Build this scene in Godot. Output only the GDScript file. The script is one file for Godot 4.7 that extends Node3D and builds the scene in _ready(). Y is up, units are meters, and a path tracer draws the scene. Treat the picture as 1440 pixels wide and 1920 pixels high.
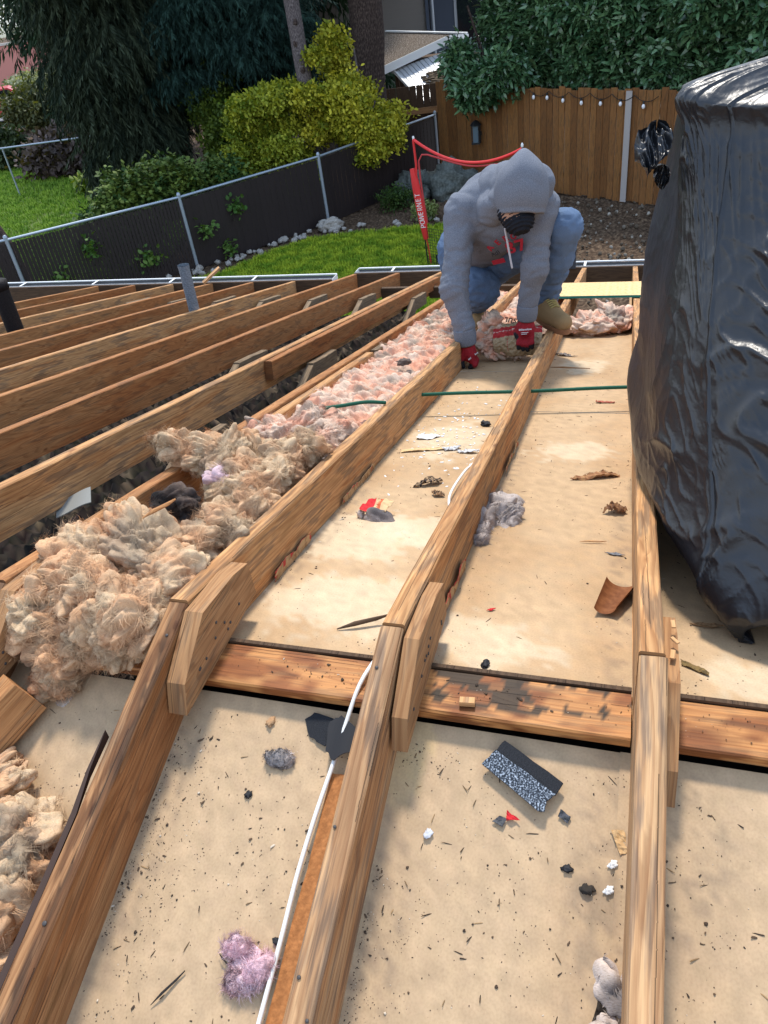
extends Node3D
# Roof tear-off: open low-slope roof, worker pulling batts, black bag, back yard.
# World: ridge along x at z = 0, y = 0 is the top of the rafters at the ridge; far slope falls to -z, near slope to +z.

const TA := 0.2463      # far slope, fall per metre
const TB := 0.3068      # near slope
const RH := 0.138       # rafter depth
const RW := 0.039       # rafter thickness
const SP := 0.406       # rafter spacing
const X1 := -0.7545     # left face of the middle-left rafter
const GY := -3.2        # yard level

var rng := RandomNumberGenerator.new()
var used := {}
var M := {}
var noise := FastNoiseLite.new()
var soft := FastNoiseLite.new()
var frame: Node3D

# ---------------------------------------------------------------- naming
func numbered(n: String) -> String:
	used[n] = int(used.get(n, -1)) + 1
	return n if used[n] == 0 else "%s_%03d" % [n, used[n]]

func tag(o: Node3D, label: String, category: String, group := "", kind := "") -> void:
	if label: o.set_meta("label", label)
	if category: o.set_meta("category", category)
	if group: o.set_meta("group", group)
	if kind: o.set_meta("kind", kind)

func thing(called: String, label: String, category: String, at := Vector3.ZERO, group := "") -> Node3D:
	var o := Node3D.new()
	o.name = numbered(called)
	add_child(o)
	o.position = at
	tag(o, label, category, group)
	return o

func part(parent: Node3D, called: String, mesh: Mesh, mat: Material, xf := Transform3D()) -> MeshInstance3D:
	var o := MeshInstance3D.new()
	o.mesh = mesh
	o.material_override = mat
	o.transform = xf
	o.name = called
	parent.add_child(o, true)
	return o

func solo(called: String, mesh: Mesh, mat: Material, label: String, category: String, xf := Transform3D(), group := "", kind := "") -> MeshInstance3D:
	var o := MeshInstance3D.new()
	o.mesh = mesh
	o.material_override = mat
	o.transform = xf
	o.name = numbered(called)
	add_child(o)
	tag(o, label, category, group, kind)
	return o

func structure(called: String, mesh: Mesh, mat: Material, xf := Transform3D()) -> MeshInstance3D:
	return solo(called, mesh, mat, "", "", xf, "", "structure")

func xf_at(p: Vector3, ry := 0.0, rx := 0.0, rz := 0.0, s := Vector3.ONE) -> Transform3D:
	return Transform3D(Basis.from_euler(Vector3(rx, ry, rz)).scaled_local(s), p)

func roof_y(z: float) -> float:
	return TA * z if z < 0.0 else -TB * z

func rx_(k: int) -> float:
	return X1 + (k - 1) * SP

# ---------------------------------------------------------------- meshes
func smooth_mesh(v: PackedVector3Array, idx: PackedInt32Array, uv := PackedVector2Array(), col := PackedColorArray()) -> ArrayMesh:
	var n := PackedVector3Array()
	n.resize(v.size())
	for i in range(0, idx.size(), 3):
		var a := idx[i]
		var b := idx[i + 1]
		var c := idx[i + 2]
		var f := (v[c] - v[a]).cross(v[b] - v[a])
		n[a] += f
		n[b] += f
		n[c] += f
	for i in n.size():
		n[i] = n[i].normalized() if n[i].length_squared() > 0.0 else Vector3.UP
	var arr := []
	arr.resize(Mesh.ARRAY_MAX)
	arr[Mesh.ARRAY_VERTEX] = v
	arr[Mesh.ARRAY_NORMAL] = n
	arr[Mesh.ARRAY_INDEX] = idx
	if uv.size(): arr[Mesh.ARRAY_TEX_UV] = uv
	if col.size(): arr[Mesh.ARRAY_COLOR] = col
	var m := ArrayMesh.new()
	m.add_surface_from_arrays(Mesh.PRIMITIVE_TRIANGLES, arr)
	return m

# collects flat-shaded quads and triangles
class Flat:
	var v := PackedVector3Array()
	var n := PackedVector3Array()
	var uv := PackedVector2Array()
	var col := PackedColorArray()
	var tint := Color.WHITE
	func tri(a: Vector3, b: Vector3, c: Vector3, ua := Vector2.ZERO, ub := Vector2.ZERO, uc := Vector2.ZERO) -> void:
		var f := (c - a).cross(b - a).normalized()
		v.append(a); v.append(b); v.append(c)
		n.append(f); n.append(f); n.append(f)
		uv.append(ua); uv.append(ub); uv.append(uc)
		col.append(tint); col.append(tint); col.append(tint)
	func quad(a: Vector3, b: Vector3, c: Vector3, d: Vector3, u0 := Vector2.ZERO, u1 := Vector2(1, 0), u2 := Vector2(1, 1), u3 := Vector2(0, 1)) -> void:
		tri(a, b, c, u0, u1, u2)
		tri(a, c, d, u0, u2, u3)
	# chamfered box, grain along z
	func box(p: Vector3, s: Vector3, ch := 0.0, uo := Vector2.ZERO, b := Basis.IDENTITY) -> void:
		var h := s * 0.5
		var c := minf(ch, minf(h.x, h.y) * 0.6)
		var ring := [Vector2(-h.x + c, h.y), Vector2(h.x - c, h.y), Vector2(h.x, h.y - c), Vector2(h.x, -h.y + c), Vector2(h.x - c, -h.y), Vector2(-h.x + c, -h.y), Vector2(-h.x, -h.y + c), Vector2(-h.x, h.y - c)]
		if c <= 0.0:
			ring = [Vector2(-h.x, h.y), Vector2(h.x, h.y), Vector2(h.x, -h.y), Vector2(-h.x, -h.y)]
		var along := 0.0
		var m := ring.size()
		for i in m:
			var q: Vector2 = ring[i]
			var r: Vector2 = ring[(i + 1) % m]
			var w := q.distance_to(r)
			quad(p + b * Vector3(q.x, q.y, h.z), p + b * Vector3(q.x, q.y, -h.z), p + b * Vector3(r.x, r.y, -h.z), p + b * Vector3(r.x, r.y, h.z),
				uo + Vector2(-h.z, along), uo + Vector2(h.z, along), uo + Vector2(h.z, along + w), uo + Vector2(-h.z, along + w))
			along += w
		for e in [-1.0, 1.0]:
			var z: float = h.z * e
			for i in range(1, m - 1):
				var a: Vector2 = ring[0]
				var q: Vector2 = ring[i]
				var r: Vector2 = ring[i + 1]
				var A := p + b * Vector3(a.x, a.y, z)
				var B := p + b * Vector3(q.x, q.y, z)
				var C := p + b * Vector3(r.x, r.y, z)
				if e > 0: tri(A, B, C, uo + Vector2(a.x * 0.3, a.y), uo + Vector2(q.x * 0.3, q.y), uo + Vector2(r.x * 0.3, r.y))
				else: tri(A, C, B, uo + Vector2(a.x * 0.3, a.y), uo + Vector2(r.x * 0.3, r.y), uo + Vector2(q.x * 0.3, q.y))
	# polygon in (z, y) extruded along x
	func prism(poly: Array, x0: float, x1: float, uo := Vector2.ZERO) -> void:
		var m := poly.size()
		var area := 0.0
		for i in m: area += poly[i].cross(poly[(i + 1) % m])
		if area < 0.0:
			poly = poly.duplicate()
			poly.reverse()
		for i in range(1, m - 1):
			var a: Vector2 = poly[0]
			var q: Vector2 = poly[i]
			var r: Vector2 = poly[i + 1]
			tri(Vector3(x1, a.y, a.x), Vector3(x1, q.y, q.x), Vector3(x1, r.y, r.x), uo + a, uo + q, uo + r)
			tri(Vector3(x0, a.y, a.x), Vector3(x0, r.y, r.x), Vector3(x0, q.y, q.x), uo + a, uo + r, uo + q)
		for i in m:
			var q: Vector2 = poly[i]
			var r: Vector2 = poly[(i + 1) % m]
			quad(Vector3(x0, q.y, q.x), Vector3(x0, r.y, r.x), Vector3(x1, r.y, r.x), Vector3(x1, q.y, q.x), uo + Vector2(q.x, 0), uo + Vector2(r.x, 0), uo + Vector2(r.x, x1 - x0), uo + Vector2(q.x, x1 - x0))
	func mesh() -> ArrayMesh:
		var arr := []
		arr.resize(Mesh.ARRAY_MAX)
		arr[Mesh.ARRAY_VERTEX] = v
		arr[Mesh.ARRAY_NORMAL] = n
		arr[Mesh.ARRAY_TEX_UV] = uv
		arr[Mesh.ARRAY_COLOR] = col
		var m := ArrayMesh.new()
		m.add_surface_from_arrays(Mesh.PRIMITIVE_TRIANGLES, arr)
		return m

# grid surface: f(i, j) gives the point, g(i, j) the colour; rows i, columns j
func grid_mesh(ni: int, nj: int, f: Callable, g = null, uvf = null, closed_j := false) -> ArrayMesh:
	var v := PackedVector3Array()
	var col := PackedColorArray()
	var uv := PackedVector2Array()
	var idx := PackedInt32Array()
	for i in ni + 1:
		for j in nj + 1:
			v.append(f.call(i, j))
			if g != null: col.append(g.call(i, j))
			uv.append(uvf.call(i, j) if uvf != null else Vector2(float(j) / nj, float(i) / ni))
	var w := nj + 1
	for i in ni:
		for j in nj:
			var a := i * w + j
			idx.append_array(PackedInt32Array([a, a + w, a + 1, a + 1, a + w, a + w + 1]))
	return smooth_mesh(v, idx, uv, col)

# tube along points with radii
func tube_mesh(pts: Array, rad, sides := 8, caps := true) -> ArrayMesh:
	var v := PackedVector3Array()
	var uv := PackedVector2Array()
	var idx := PackedInt32Array()
	var n := pts.size()
	var up := Vector3.UP
	var along := 0.0
	var side := Vector3.ZERO
	for i in n:
		var d: Vector3 = (pts[mini(i + 1, n - 1)] - pts[maxi(i - 1, 0)]).normalized()
		if side == Vector3.ZERO:
			if absf(d.dot(up)) > 0.95: up = Vector3.RIGHT
			side = d.cross(up).normalized()
		side = (side - d * side.dot(d)).normalized()
		var other := d.cross(side).normalized()
		var r: float = rad if (rad is float or rad is int) else rad[i]
		if i: along += pts[i].distance_to(pts[i - 1])
		for s in sides + 1:
			var t := TAU * s / sides
			v.append(pts[i] + (side * cos(t) + other * sin(t)) * r)
			uv.append(Vector2(along, r * t))
	var w := sides + 1
	for i in n - 1:
		for s in sides:
			var a := i * w + s
			idx.append_array(PackedInt32Array([a, a + w, a + 1, a + 1, a + w, a + w + 1]))
	if caps:
		for e in [0, n - 1]:
			var c := v.size()
			v.append(pts[e])
			uv.append(Vector2.ZERO)
			for s in sides:
				var a: int = e * w + s
				if e == 0: idx.append_array(PackedInt32Array([c, a, a + 1]))
				else: idx.append_array(PackedInt32Array([c, a + 1, a]))
	return smooth_mesh(v, idx, uv)

func curve(ctrl: Array, n: int) -> Array:
	var c := Curve3D.new()
	for i in ctrl.size():
		var a: Vector3 = ctrl[maxi(i - 1, 0)]
		var b: Vector3 = ctrl[mini(i + 1, ctrl.size() - 1)]
		var t: Vector3 = (b - a) / 6.0
		c.add_point(ctrl[i], -t, t)
	var out := []
	var l := c.get_baked_length()
	for i in n + 1:
		out.append(c.sample_baked(l * i / n, true))
	return out

func lathe(profile: Array, sides := 14) -> ArrayMesh:   # profile: [Vector2(r, y)...] bottom to top
	return grid_mesh(profile.size() - 1, sides, func(i, j):
		var p: Vector2 = profile[i]
		var t = -TAU * j / sides
		return Vector3(p.x * cos(t), p.y, p.x * sin(t)))

# wavy board; local origin: top centre at z = 0, runs to -z, depth h below
func board_mesh(l: float, w: float, h: float, seed_: int, seg := 12, wob := 0.0012, ch := 0.0025) -> ArrayMesh:
	var F := Flat.new()
	var r := RandomNumberGenerator.new()
	r.seed = seed_
	var uo := Vector2(r.randf() * 3.0, r.randf())
	var hx := w * 0.5
	var ring := [Vector2(-hx + ch, 0), Vector2(hx - ch, 0), Vector2(hx, -ch), Vector2(hx, -h + ch), Vector2(hx - ch, -h), Vector2(-hx + ch, -h), Vector2(-hx, -h + ch), Vector2(-hx, -ch)]
	var rows := []
	for i in seg + 1:
		var o := Vector2(r.randf_range(-1, 1) * wob, r.randf_range(-1, 1) * wob)
		var row := []
		for q in ring:
			row.append(Vector3(q.x + o.x + r.randf_range(-1, 1) * wob * 0.5, q.y + o.y + r.randf_range(-1, 1) * wob * 0.5, -l * i / seg))
		rows.append(row)
	for i in seg:
		var al := 0.0
		for j in 8:
			var k := (j + 1) % 8
			var ww: float = ring[j].distance_to(ring[k])
			var u0 := l * i / seg
			var u1 := l * (i + 1) / seg
			F.quad(rows[i][j], rows[i + 1][j], rows[i + 1][k], rows[i][k], uo + Vector2(u0, al), uo + Vector2(u1, al), uo + Vector2(u1, al + ww), uo + Vector2(u0, al + ww))
			al += ww
	for e in [0, seg]:
		for j in range(1, 7):
			var a: Vector3 = rows[e][0]
			var b: Vector3 = rows[e][j]
			var c: Vector3 = rows[e][j + 1]
			if e == 0: F.tri(a, b, c, uo + Vector2(a.x, a.y), uo + Vector2(b.x, b.y), uo + Vector2(c.x, c.y))
			else: F.tri(a, c, b, uo + Vector2(a.x, a.y), uo + Vector2(c.x, c.y), uo + Vector2(b.x, b.y))
	return F.mesh()

# fine board with vertex colours: stain(s, t, face) -> Color; s along (m), t across top or down the side (m); faces 0 top, 1 right, 2 bottom, 3 left
func stained_board(l: float, w: float, h: float, seed_: int, stain: Callable, step := 0.012, edge := 0.0) -> ArrayMesh:
	var hx := w * 0.5
	var c := 0.003
	var uo := Vector2(seed_ * 0.37, seed_ * 0.113)
	var nz := int(ceil(l / step))
	var v := PackedVector3Array()
	var uv := PackedVector2Array()
	var col := PackedColorArray()
	var n := PackedVector3Array()
	var idx := PackedInt32Array()
	# strips: [from, to, columns, normal, face]
	var strips := [[Vector2(-hx + c, 0), Vector2(hx - c, 0), 8, Vector3.UP, 0], [Vector2(hx - c, 0), Vector2(hx, -c), 1, Vector3(0.7, 0.7, 0), 0], [Vector2(hx, -c), Vector2(hx, -h), 14, Vector3.RIGHT, 1], [Vector2(hx, -h), Vector2(-hx, -h), 1, Vector3.DOWN, 2], [Vector2(-hx, -h), Vector2(-hx, -c), 6, Vector3.LEFT, 3], [Vector2(-hx, -c), Vector2(-hx + c, 0), 1, Vector3(-0.7, 0.7, 0), 0]]
	var al := 0.0
	for st in strips:
		var a: Vector2 = st[0]
		var b: Vector2 = st[1]
		var nc: int = st[2]
		var base := v.size()
		for i in nz + 1:
			var s := l * i / nz
			for j in nc + 1:
				var q := a.lerp(b, float(j) / nc)
				var wv := noise.get_noise_3d(s * 40.0 + seed_ * 7.0, q.x * 200.0, q.y * 100.0) * 0.0009 + noise.get_noise_2d(s * 7.0, seed_ * 31.0) * 0.0018
				var d: Vector3 = st[3]
				var p := Vector3(q.x, q.y, -s) + d * wv
				if edge > 0.0 and absf(q.x) > hx - c - 0.001 and q.y > -0.02:   # worn arris
					p.y -= edge * maxf(0.0, noise.get_noise_2d(s * 60.0, q.x * 900.0 + seed_))
				v.append(p)
				n.append(d.normalized())
				uv.append(uo + Vector2(s, al + a.distance_to(q)))
				var t := q.x + hx if st[4] == 0 else -q.y
				col.append(stain.call(s, t, st[4]))
		for i in nz:
			for j in nc:
				var k := base + i * (nc + 1) + j
				var w2 := nc + 1
				idx.append_array(PackedInt32Array([k, k + w2, k + 1, k + 1, k + w2, k + w2 + 1]))
		al += a.distance_to(b)
	# ends
	for e in [0.0, -l]:
		var base := v.size()
		for q in [Vector2(-hx, -c), Vector2(-hx + c, 0), Vector2(hx - c, 0), Vector2(hx, -c), Vector2(hx, -h), Vector2(-hx, -h)]:
			v.append(Vector3(q.x, q.y, e))
			n.append(Vector3(0, 0, 1) if e == 0.0 else Vector3(0, 0, -1))
			uv.append(uo + q)
			col.append(Color(0.5, 0.42, 0.36))
		for j in range(1, 5):
			if e == 0.0: idx.append_array(PackedInt32Array([base, base + j, base + j + 1]))
			else: idx.append_array(PackedInt32Array([base, base + j + 1, base + j]))
	var arr := []
	arr.resize(Mesh.ARRAY_MAX)
	arr[Mesh.ARRAY_VERTEX] = v
	arr[Mesh.ARRAY_NORMAL] = n
	arr[Mesh.ARRAY_TEX_UV] = uv
	arr[Mesh.ARRAY_COLOR] = col
	arr[Mesh.ARRAY_INDEX] = idx
	var m := ArrayMesh.new()
	m.add_surface_from_arrays(Mesh.PRIMITIVE_TRIANGLES, arr)
	return m

# unit icosphere
var ico_v := {}
var ico_i := {}
func ico(level: int) -> void:
	if ico_v.has(level): return
	var t := (1.0 + sqrt(5.0)) / 2.0
	var v := PackedVector3Array()
	for p in [Vector3(-1, t, 0), Vector3(1, t, 0), Vector3(-1, -t, 0), Vector3(1, -t, 0), Vector3(0, -1, t), Vector3(0, 1, t), Vector3(0, -1, -t), Vector3(0, 1, -t), Vector3(t, 0, -1), Vector3(t, 0, 1), Vector3(-t, 0, -1), Vector3(-t, 0, 1)]:
		v.append(p.normalized())
	var f := PackedInt32Array([0, 11, 5, 0, 5, 1, 0, 1, 7, 0, 7, 10, 0, 10, 11, 1, 5, 9, 5, 11, 4, 11, 10, 2, 10, 7, 6, 7, 1, 8, 3, 9, 4, 3, 4, 2, 3, 2, 6, 3, 6, 8, 3, 8, 9, 4, 9, 5, 2, 4, 11, 6, 2, 10, 8, 6, 7, 9, 8, 1])
	for l in level:
		var g := PackedInt32Array()
		var mid := {}
		for i in range(0, f.size(), 3):
			var e := [0, 0, 0]
			for k in 3:
				var a := f[i + k]
				var b := f[i + (k + 1) % 3]
				var key := mini(a, b) * 100000 + maxi(a, b)
				if not mid.has(key):
					mid[key] = v.size()
					v.append((v[a] + v[b]).normalized())
				e[k] = mid[key]
			g.append_array(PackedInt32Array([f[i], e[0], e[2], f[i + 1], e[1], e[0], f[i + 2], e[2], e[1], e[0], e[1], e[2]]))
		f = g
	# turn to clockwise fronts
	for i in range(0, f.size(), 3):
		var s := f[i + 1]
		f[i + 1] = f[i + 2]
		f[i + 2] = s
	ico_v[level] = v
	ico_i[level] = f

func rock_mesh(r: Vector3, seed_: int, level := 2, rough := 0.35) -> ArrayMesh:
	ico(level)
	var v := PackedVector3Array()
	for p in ico_v[level]:
		var d := 1.0 + rough * noise.get_noise_3d(p.x * 11.0 + seed_ * 13.0, p.y * 11.0, p.z * 11.0 + seed_) + rough * 0.4 * noise.get_noise_3d(p.x * 36.0, p.y * 36.0 + seed_ * 5.0, p.z * 36.0)
		v.append(p * d * r)
	return smooth_mesh(v, ico_i[level])

# torn thin sheet (paper, felt, plastic): outline in local xz, curled; real thickness
func sheet_mesh(outline: Array, thick: float, lift: Callable, tint = null) -> ArrayMesh:
	var poly := PackedVector2Array()
	for p in outline: poly.append(p)
	var lo := poly[0]
	var hi := poly[0]
	for p in poly:
		lo = lo.min(p)
		hi = hi.max(p)
	var st := maxf(hi.x - lo.x, hi.y - lo.y) / 14.0
	var cells := []
	var y := lo.y
	while y < hi.y:
		var x := lo.x
		while x < hi.x:
			for c in Geometry2D.intersect_polygons(poly, PackedVector2Array([Vector2(x, y), Vector2(x + st, y), Vector2(x + st, y + st), Vector2(x, y + st)])):
				cells.append(c)
			x += st
		y += st
	var F := Flat.new()
	var top := func(p: Vector2) -> Vector3: return Vector3(p.x, lift.call(p), p.y)
	for c in cells:
		var cc: PackedVector2Array = c
		for i in range(1, cc.size() - 1):
			if tint != null: F.tint = tint.call((cc[0] + cc[i] + cc[i + 1]) / 3.0)
			var A: Vector3 = top.call(cc[0])
			var B: Vector3 = top.call(cc[i])
			var C: Vector3 = top.call(cc[i + 1])
			var d := Vector3(0, -thick, 0)
			if (C - A).cross(B - A).y < 0.0:
				var T := B
				B = C
				C = T
			F.tri(A, B, C, Vector2(A.x, A.z), Vector2(B.x, B.z), Vector2(C.x, C.z))
			F.tri(A + d, C + d, B + d, Vector2(A.x, A.z), Vector2(C.x, C.z), Vector2(B.x, B.z))
	for i in poly.size():
		var a := poly[i]
		var b := poly[(i + 1) % poly.size()]
		var n := maxi(1, int(a.distance_to(b) / st))
		for k in n:
			var P: Vector3 = top.call(a.lerp(b, float(k) / n))
			var Q: Vector3 = top.call(a.lerp(b, float(k + 1) / n))
			var d := Vector3(0, -thick, 0)
			F.quad(P, Q, Q + d, P + d)
	return F.mesh()

func ragged(pts: Array, seed_: int, amp: float, sub := 3) -> Array:   # breaks the edges of an outline
	var r := RandomNumberGenerator.new()
	r.seed = seed_
	var out := []
	for i in pts.size():
		var a: Vector2 = pts[i]
		var b: Vector2 = pts[(i + 1) % pts.size()]
		out.append(a)
		for k in range(1, sub):
			out.append(a.lerp(b, float(k) / sub) + Vector2(r.randf_range(-amp, amp), r.randf_range(-amp, amp)))
	return out

# place on a panel: frame whose y is the panel's normal
func ceil_y(x: float, z: float) -> float:   # upper face of the ceiling boards
	var k := clampi(int(floorf((x - X1 + 0.01) / SP)) + 1, 0, 4)
	return roof_y(z) - RH - 0.0025 + soft.get_noise_2d(x * 14.0, z * 14.0 + k * 100.0) * 0.003

func on_panel(p: Vector3, turn := 0.0, up := 0.0) -> Transform3D:
	if absf(p.y - (roof_y(p.z) - RH)) < 0.02: p.y = ceil_y(p.x, p.z) + 0.0012
	var a := atan(TA) if p.z < 0.0 else -atan(TB)
	var b := Basis(Vector3.RIGHT, -a) * Basis(Vector3.UP, turn)
	return Transform3D(b, p + b.y * up)

# ---------------------------------------------------------------- textures and materials
func noise_bytes(seed_: int, w: int, h: int, freq: float, oct := 3, sw := 1.0, sh := 1.0) -> PackedByteArray:   # stretched, seamless
	var f := FastNoiseLite.new()
	f.seed = seed_
	f.noise_type = FastNoiseLite.TYPE_SIMPLEX_SMOOTH
	f.frequency = freq
	f.fractal_octaves = oct
	var im := f.get_seamless_image(maxi(16, int(w / sw)), maxi(16, int(h / sh)), false, false, 0.15)
	im.resize(w, h, Image.INTERPOLATE_CUBIC)
	im.convert(Image.FORMAT_L8)
	return im.get_data()

func wood_tex(seed_: int, rings: float, amp: float, light: Color, dark: Color, grey: Color, grey_amt: float, knots: int) -> Array:
	var W := 1024
	var H := 256
	var warp := noise_bytes(seed_, W, H, 0.012, 2, 6.0, 1.0)
	var fib := noise_bytes(seed_ + 1, W, H, 0.22, 3, 14.0, 1.0)
	var blot := noise_bytes(seed_ + 2, W, H, 0.02, 4, 4.0, 1.0)
	var r := RandomNumberGenerator.new()
	r.seed = seed_
	var kn := []
	for k in knots: kn.append(Vector3(r.randf_range(60, W - 60), r.randf_range(50, H - 50), r.randf_range(7, 13)))
	var out := PackedByteArray()
	out.resize(W * H * 3)
	var hgt := PackedByteArray()
	hgt.resize(W * H)
	var crack := PackedByteArray()
	crack.resize(W * H)
	for c in 16:
		var cx := r.randi_range(0, W)
		var cy := r.randf_range(4, H - 4)
		for k in r.randi_range(60, 320):
			cy += r.randf_range(-0.16, 0.16)
			crack[clampi(int(cy), 0, H - 1) * W + (cx + k) % W] = 255
	for y in H:
		for x in W:
			var i := y * W + x
			var wv := warp[i] / 255.0 - 0.5
			var v := float(y) / H * rings + wv * amp
			var kd := 0.0
			for k in kn:
				var dx: float = (x - k.x) / 3.0
				var dy: float = y - k.y
				if absf(dx) < 60.0 and absf(dy) < 60.0:
					var rr := sqrt(dx * dx * 2.2 + dy * dy)
					v += signf(dy + 0.01) * 1.6 * exp(-rr / (k.z * 1.6))
					if rr < k.z * 0.75: kd = maxf(kd, 1.0 - rr / (k.z * 0.75))
			var s := v - floorf(v)
			var late := smoothstep(0.35, 0.86, s) * (1.0 - smoothstep(0.9, 1.0, s))
			var fi := fib[i] / 255.0 - 0.5
			var bl := blot[i] / 255.0
			var t := clampf(0.16 + late * (0.20 + 0.34 * bl) + fi * 0.30 + kd * 0.8, 0.0, 1.0)
			var c := light.lerp(dark, t)
			c = c * (0.86 + 0.28 * bl)
			var g := clampf((bl - 0.52) * 4.0 + fi, 0.0, 1.0) * grey_amt
			c = c.lerp(grey, g)
			if crack[i]: c = c * 0.42
			out[i * 3] = int(clampf(c.r, 0, 1) * 255)
			out[i * 3 + 1] = int(clampf(c.g, 0, 1) * 255)
			out[i * 3 + 2] = int(clampf(c.b, 0, 1) * 255)
			hgt[i] = 0 if crack[i] else int(clampf(0.55 + late * 0.25 + fi * 0.5, 0, 1) * 255)
	var im := Image.create_from_data(W, H, false, Image.FORMAT_RGB8, out)
	var bm := Image.create_from_data(W, H, false, Image.FORMAT_L8, hgt)
	bm.convert(Image.FORMAT_RGBA8)
	bm.bump_map_to_normal_map(2.2)
	return [ImageTexture.create_from_image(im), ImageTexture.create_from_image(bm)]

func wood_mat(tx: Array, tint := Color.WHITE, rough := 0.78, ns := 0.5) -> StandardMaterial3D:
	var m := StandardMaterial3D.new()
	m.albedo_texture = tx[0]
	m.albedo_color = tint
	m.normal_enabled = true
	m.normal_texture = tx[1]
	m.normal_scale = ns
	m.roughness = rough
	m.metallic_specular = 0.35
	m.vertex_color_use_as_albedo = true
	m.uv1_scale = Vector3(1.0 / 1.3, 1.0 / 0.19, 1)
	return m

func plain_mat(c: Color, rough := 0.8, spec := 0.4, metal := 0.0) -> StandardMaterial3D:   # c in linear values
	var m := StandardMaterial3D.new()
	m.albedo_color = c.linear_to_srgb()
	m.roughness = rough
	m.metallic_specular = spec
	m.metallic = metal
	return m

func vc_mat(rough := 0.9, spec := 0.3) -> StandardMaterial3D:
	var m := StandardMaterial3D.new()
	m.vertex_color_use_as_albedo = true
	m.roughness = rough
	m.metallic_specular = spec
	return m

func noise_tex(seed_: int, size: int, freq: float, oct: int, ramp: Array, normal := false, strength := 4.0) -> NoiseTexture2D:
	var f := FastNoiseLite.new()
	f.seed = seed_
	f.frequency = freq
	f.fractal_octaves = oct
	var t := NoiseTexture2D.new()
	t.noise = f
	t.width = size
	t.height = size
	t.seamless = true
	t.as_normal_map = normal
	t.bump_strength = strength
	if ramp.size():
		var g := Gradient.new()
		var off := PackedFloat32Array()
		var col := PackedColorArray()
		for k in ramp:
			off.append(k[0])
			col.append(k[1])
		g.offsets = off
		g.colors = col
		t.color_ramp = g
	return t

func tri_mat(tex: Texture2D, nrm: Texture2D, scale: float, rough := 0.9, ns := 0.6, spec := 0.3) -> StandardMaterial3D:
	var m := StandardMaterial3D.new()
	m.albedo_texture = tex
	if nrm:
		m.normal_enabled = true
		m.normal_texture = nrm
		m.normal_scale = ns
	m.uv1_triplanar = true
	m.uv1_world_triplanar = true
	m.uv1_scale = Vector3.ONE * scale
	m.roughness = rough
	m.metallic_specular = spec
	return m

func make_materials() -> void:
	noise.seed = 7
	noise.frequency = 0.1
	noise.fractal_octaves = 3
	soft.seed = 19
	soft.frequency = 0.1
	soft.fractal_type = FastNoiseLite.FRACTAL_NONE
	var wa := wood_tex(11, 9.0, 5.0, Color(0.80, 0.65, 0.48), Color(0.56, 0.40, 0.265), Color(0.44, 0.39, 0.34), 0.5, 4)
	var wb := wood_tex(23, 16.0, 2.2, Color(0.81, 0.66, 0.49), Color(0.58, 0.42, 0.285), Color(0.45, 0.39, 0.34), 0.65, 3)
	var wg := wood_tex(41, 12.0, 3.0, Color(0.58, 0.52, 0.44), Color(0.36, 0.31, 0.25), Color(0.30, 0.28, 0.26), 0.4, 2)
	M.rafter_a = wood_mat(wa, Color(0.92, 0.82, 0.72))
	M.rafter_b = wood_mat(wa, Color(0.86, 0.75, 0.65))
	M.rafter_c = wood_mat(wb, Color(1.0, 0.95, 0.88))
	M.near = wood_mat(wb, Color(0.93, 0.92, 0.92), 0.7, 1.0)
	M.near_dark = wood_mat(wa, Color(0.84, 0.78, 0.73), 0.7, 1.0)
	M.near_pale = wood_mat(wb, Color(1.0, 0.985, 0.965), 0.7, 1.0)
	M.gusset = wood_mat(wa, Color(0.84, 0.78, 0.72))
	M.old = wood_mat(wg, Color(0.95, 0.9, 0.84))
	M.old_dark = wood_mat(wg, Color(0.62, 0.54, 0.48))
	M.beam = wood_mat(wa, Color(0.93, 0.80, 0.64), 0.6)
	M.osb_edge = plain_mat(Color(0.02, 0.16, 0.12))
	M.wood_tex = wa

# ---------------------------------------------------------------- scene
func _ready() -> void:
	rng.seed = 20240
	set_view()
	make_materials()
	build_roof()
	build_ceiling()
	build_eaves()
	build_yard()
	build_fences()
	build_background()
	build_trees()
	build_insulation()
	build_bag()
	build_worker()
	build_loose()

func set_view() -> void:
	var cam := Camera3D.new()
	cam.name = "camera"
	cam.position = Vector3(0.0014, 0.8823, 0.8423)
	cam.rotation = Vector3(-0.6261, 0.3602, -0.1501)
	cam.fov = 68.35
	cam.near = 0.02
	cam.far = 400.0
	add_child(cam)
	cam.current = true
	var sun := DirectionalLight3D.new()
	sun.name = "sun"
	sun.light_energy = 0.9
	sun.light_color = Color(1.0, 0.972, 0.93)
	sun.light_angular_distance = 7.0
	sun.shadow_enabled = true
	add_child(sun)
	sun.look_at_from_position(Vector3(-0.20, 1.55, -1.0), Vector3.ZERO)
	var sky := ProceduralSkyMaterial.new()
	sky.sky_top_color = Color(0.60, 0.69, 0.82)
	sky.sky_horizon_color = Color(0.91, 0.93, 0.94)
	sky.sky_curve = 0.22
	sky.ground_bottom_color = Color(0.22, 0.22, 0.18)
	sky.ground_horizon_color = Color(0.6, 0.62, 0.6)
	sky.sun_angle_max = 20.0
	sky.energy_multiplier = 1.0
	var env := Environment.new()
	env.background_mode = Environment.BG_SKY
	env.sky = Sky.new()
	env.sky.sky_material = sky
	env.background_energy_multiplier = 1.5
	env.tonemap_mode = Environment.TONE_MAPPER_LINEAR
	env.tonemap_exposure = 1.68
	env.sdfgi_enabled = true
	env.ssao_enabled = true
	env.ssil_enabled = true
	var we := WorldEnvironment.new()
	we.name = "surroundings"
	we.environment = env
	add_child(we)

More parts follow.
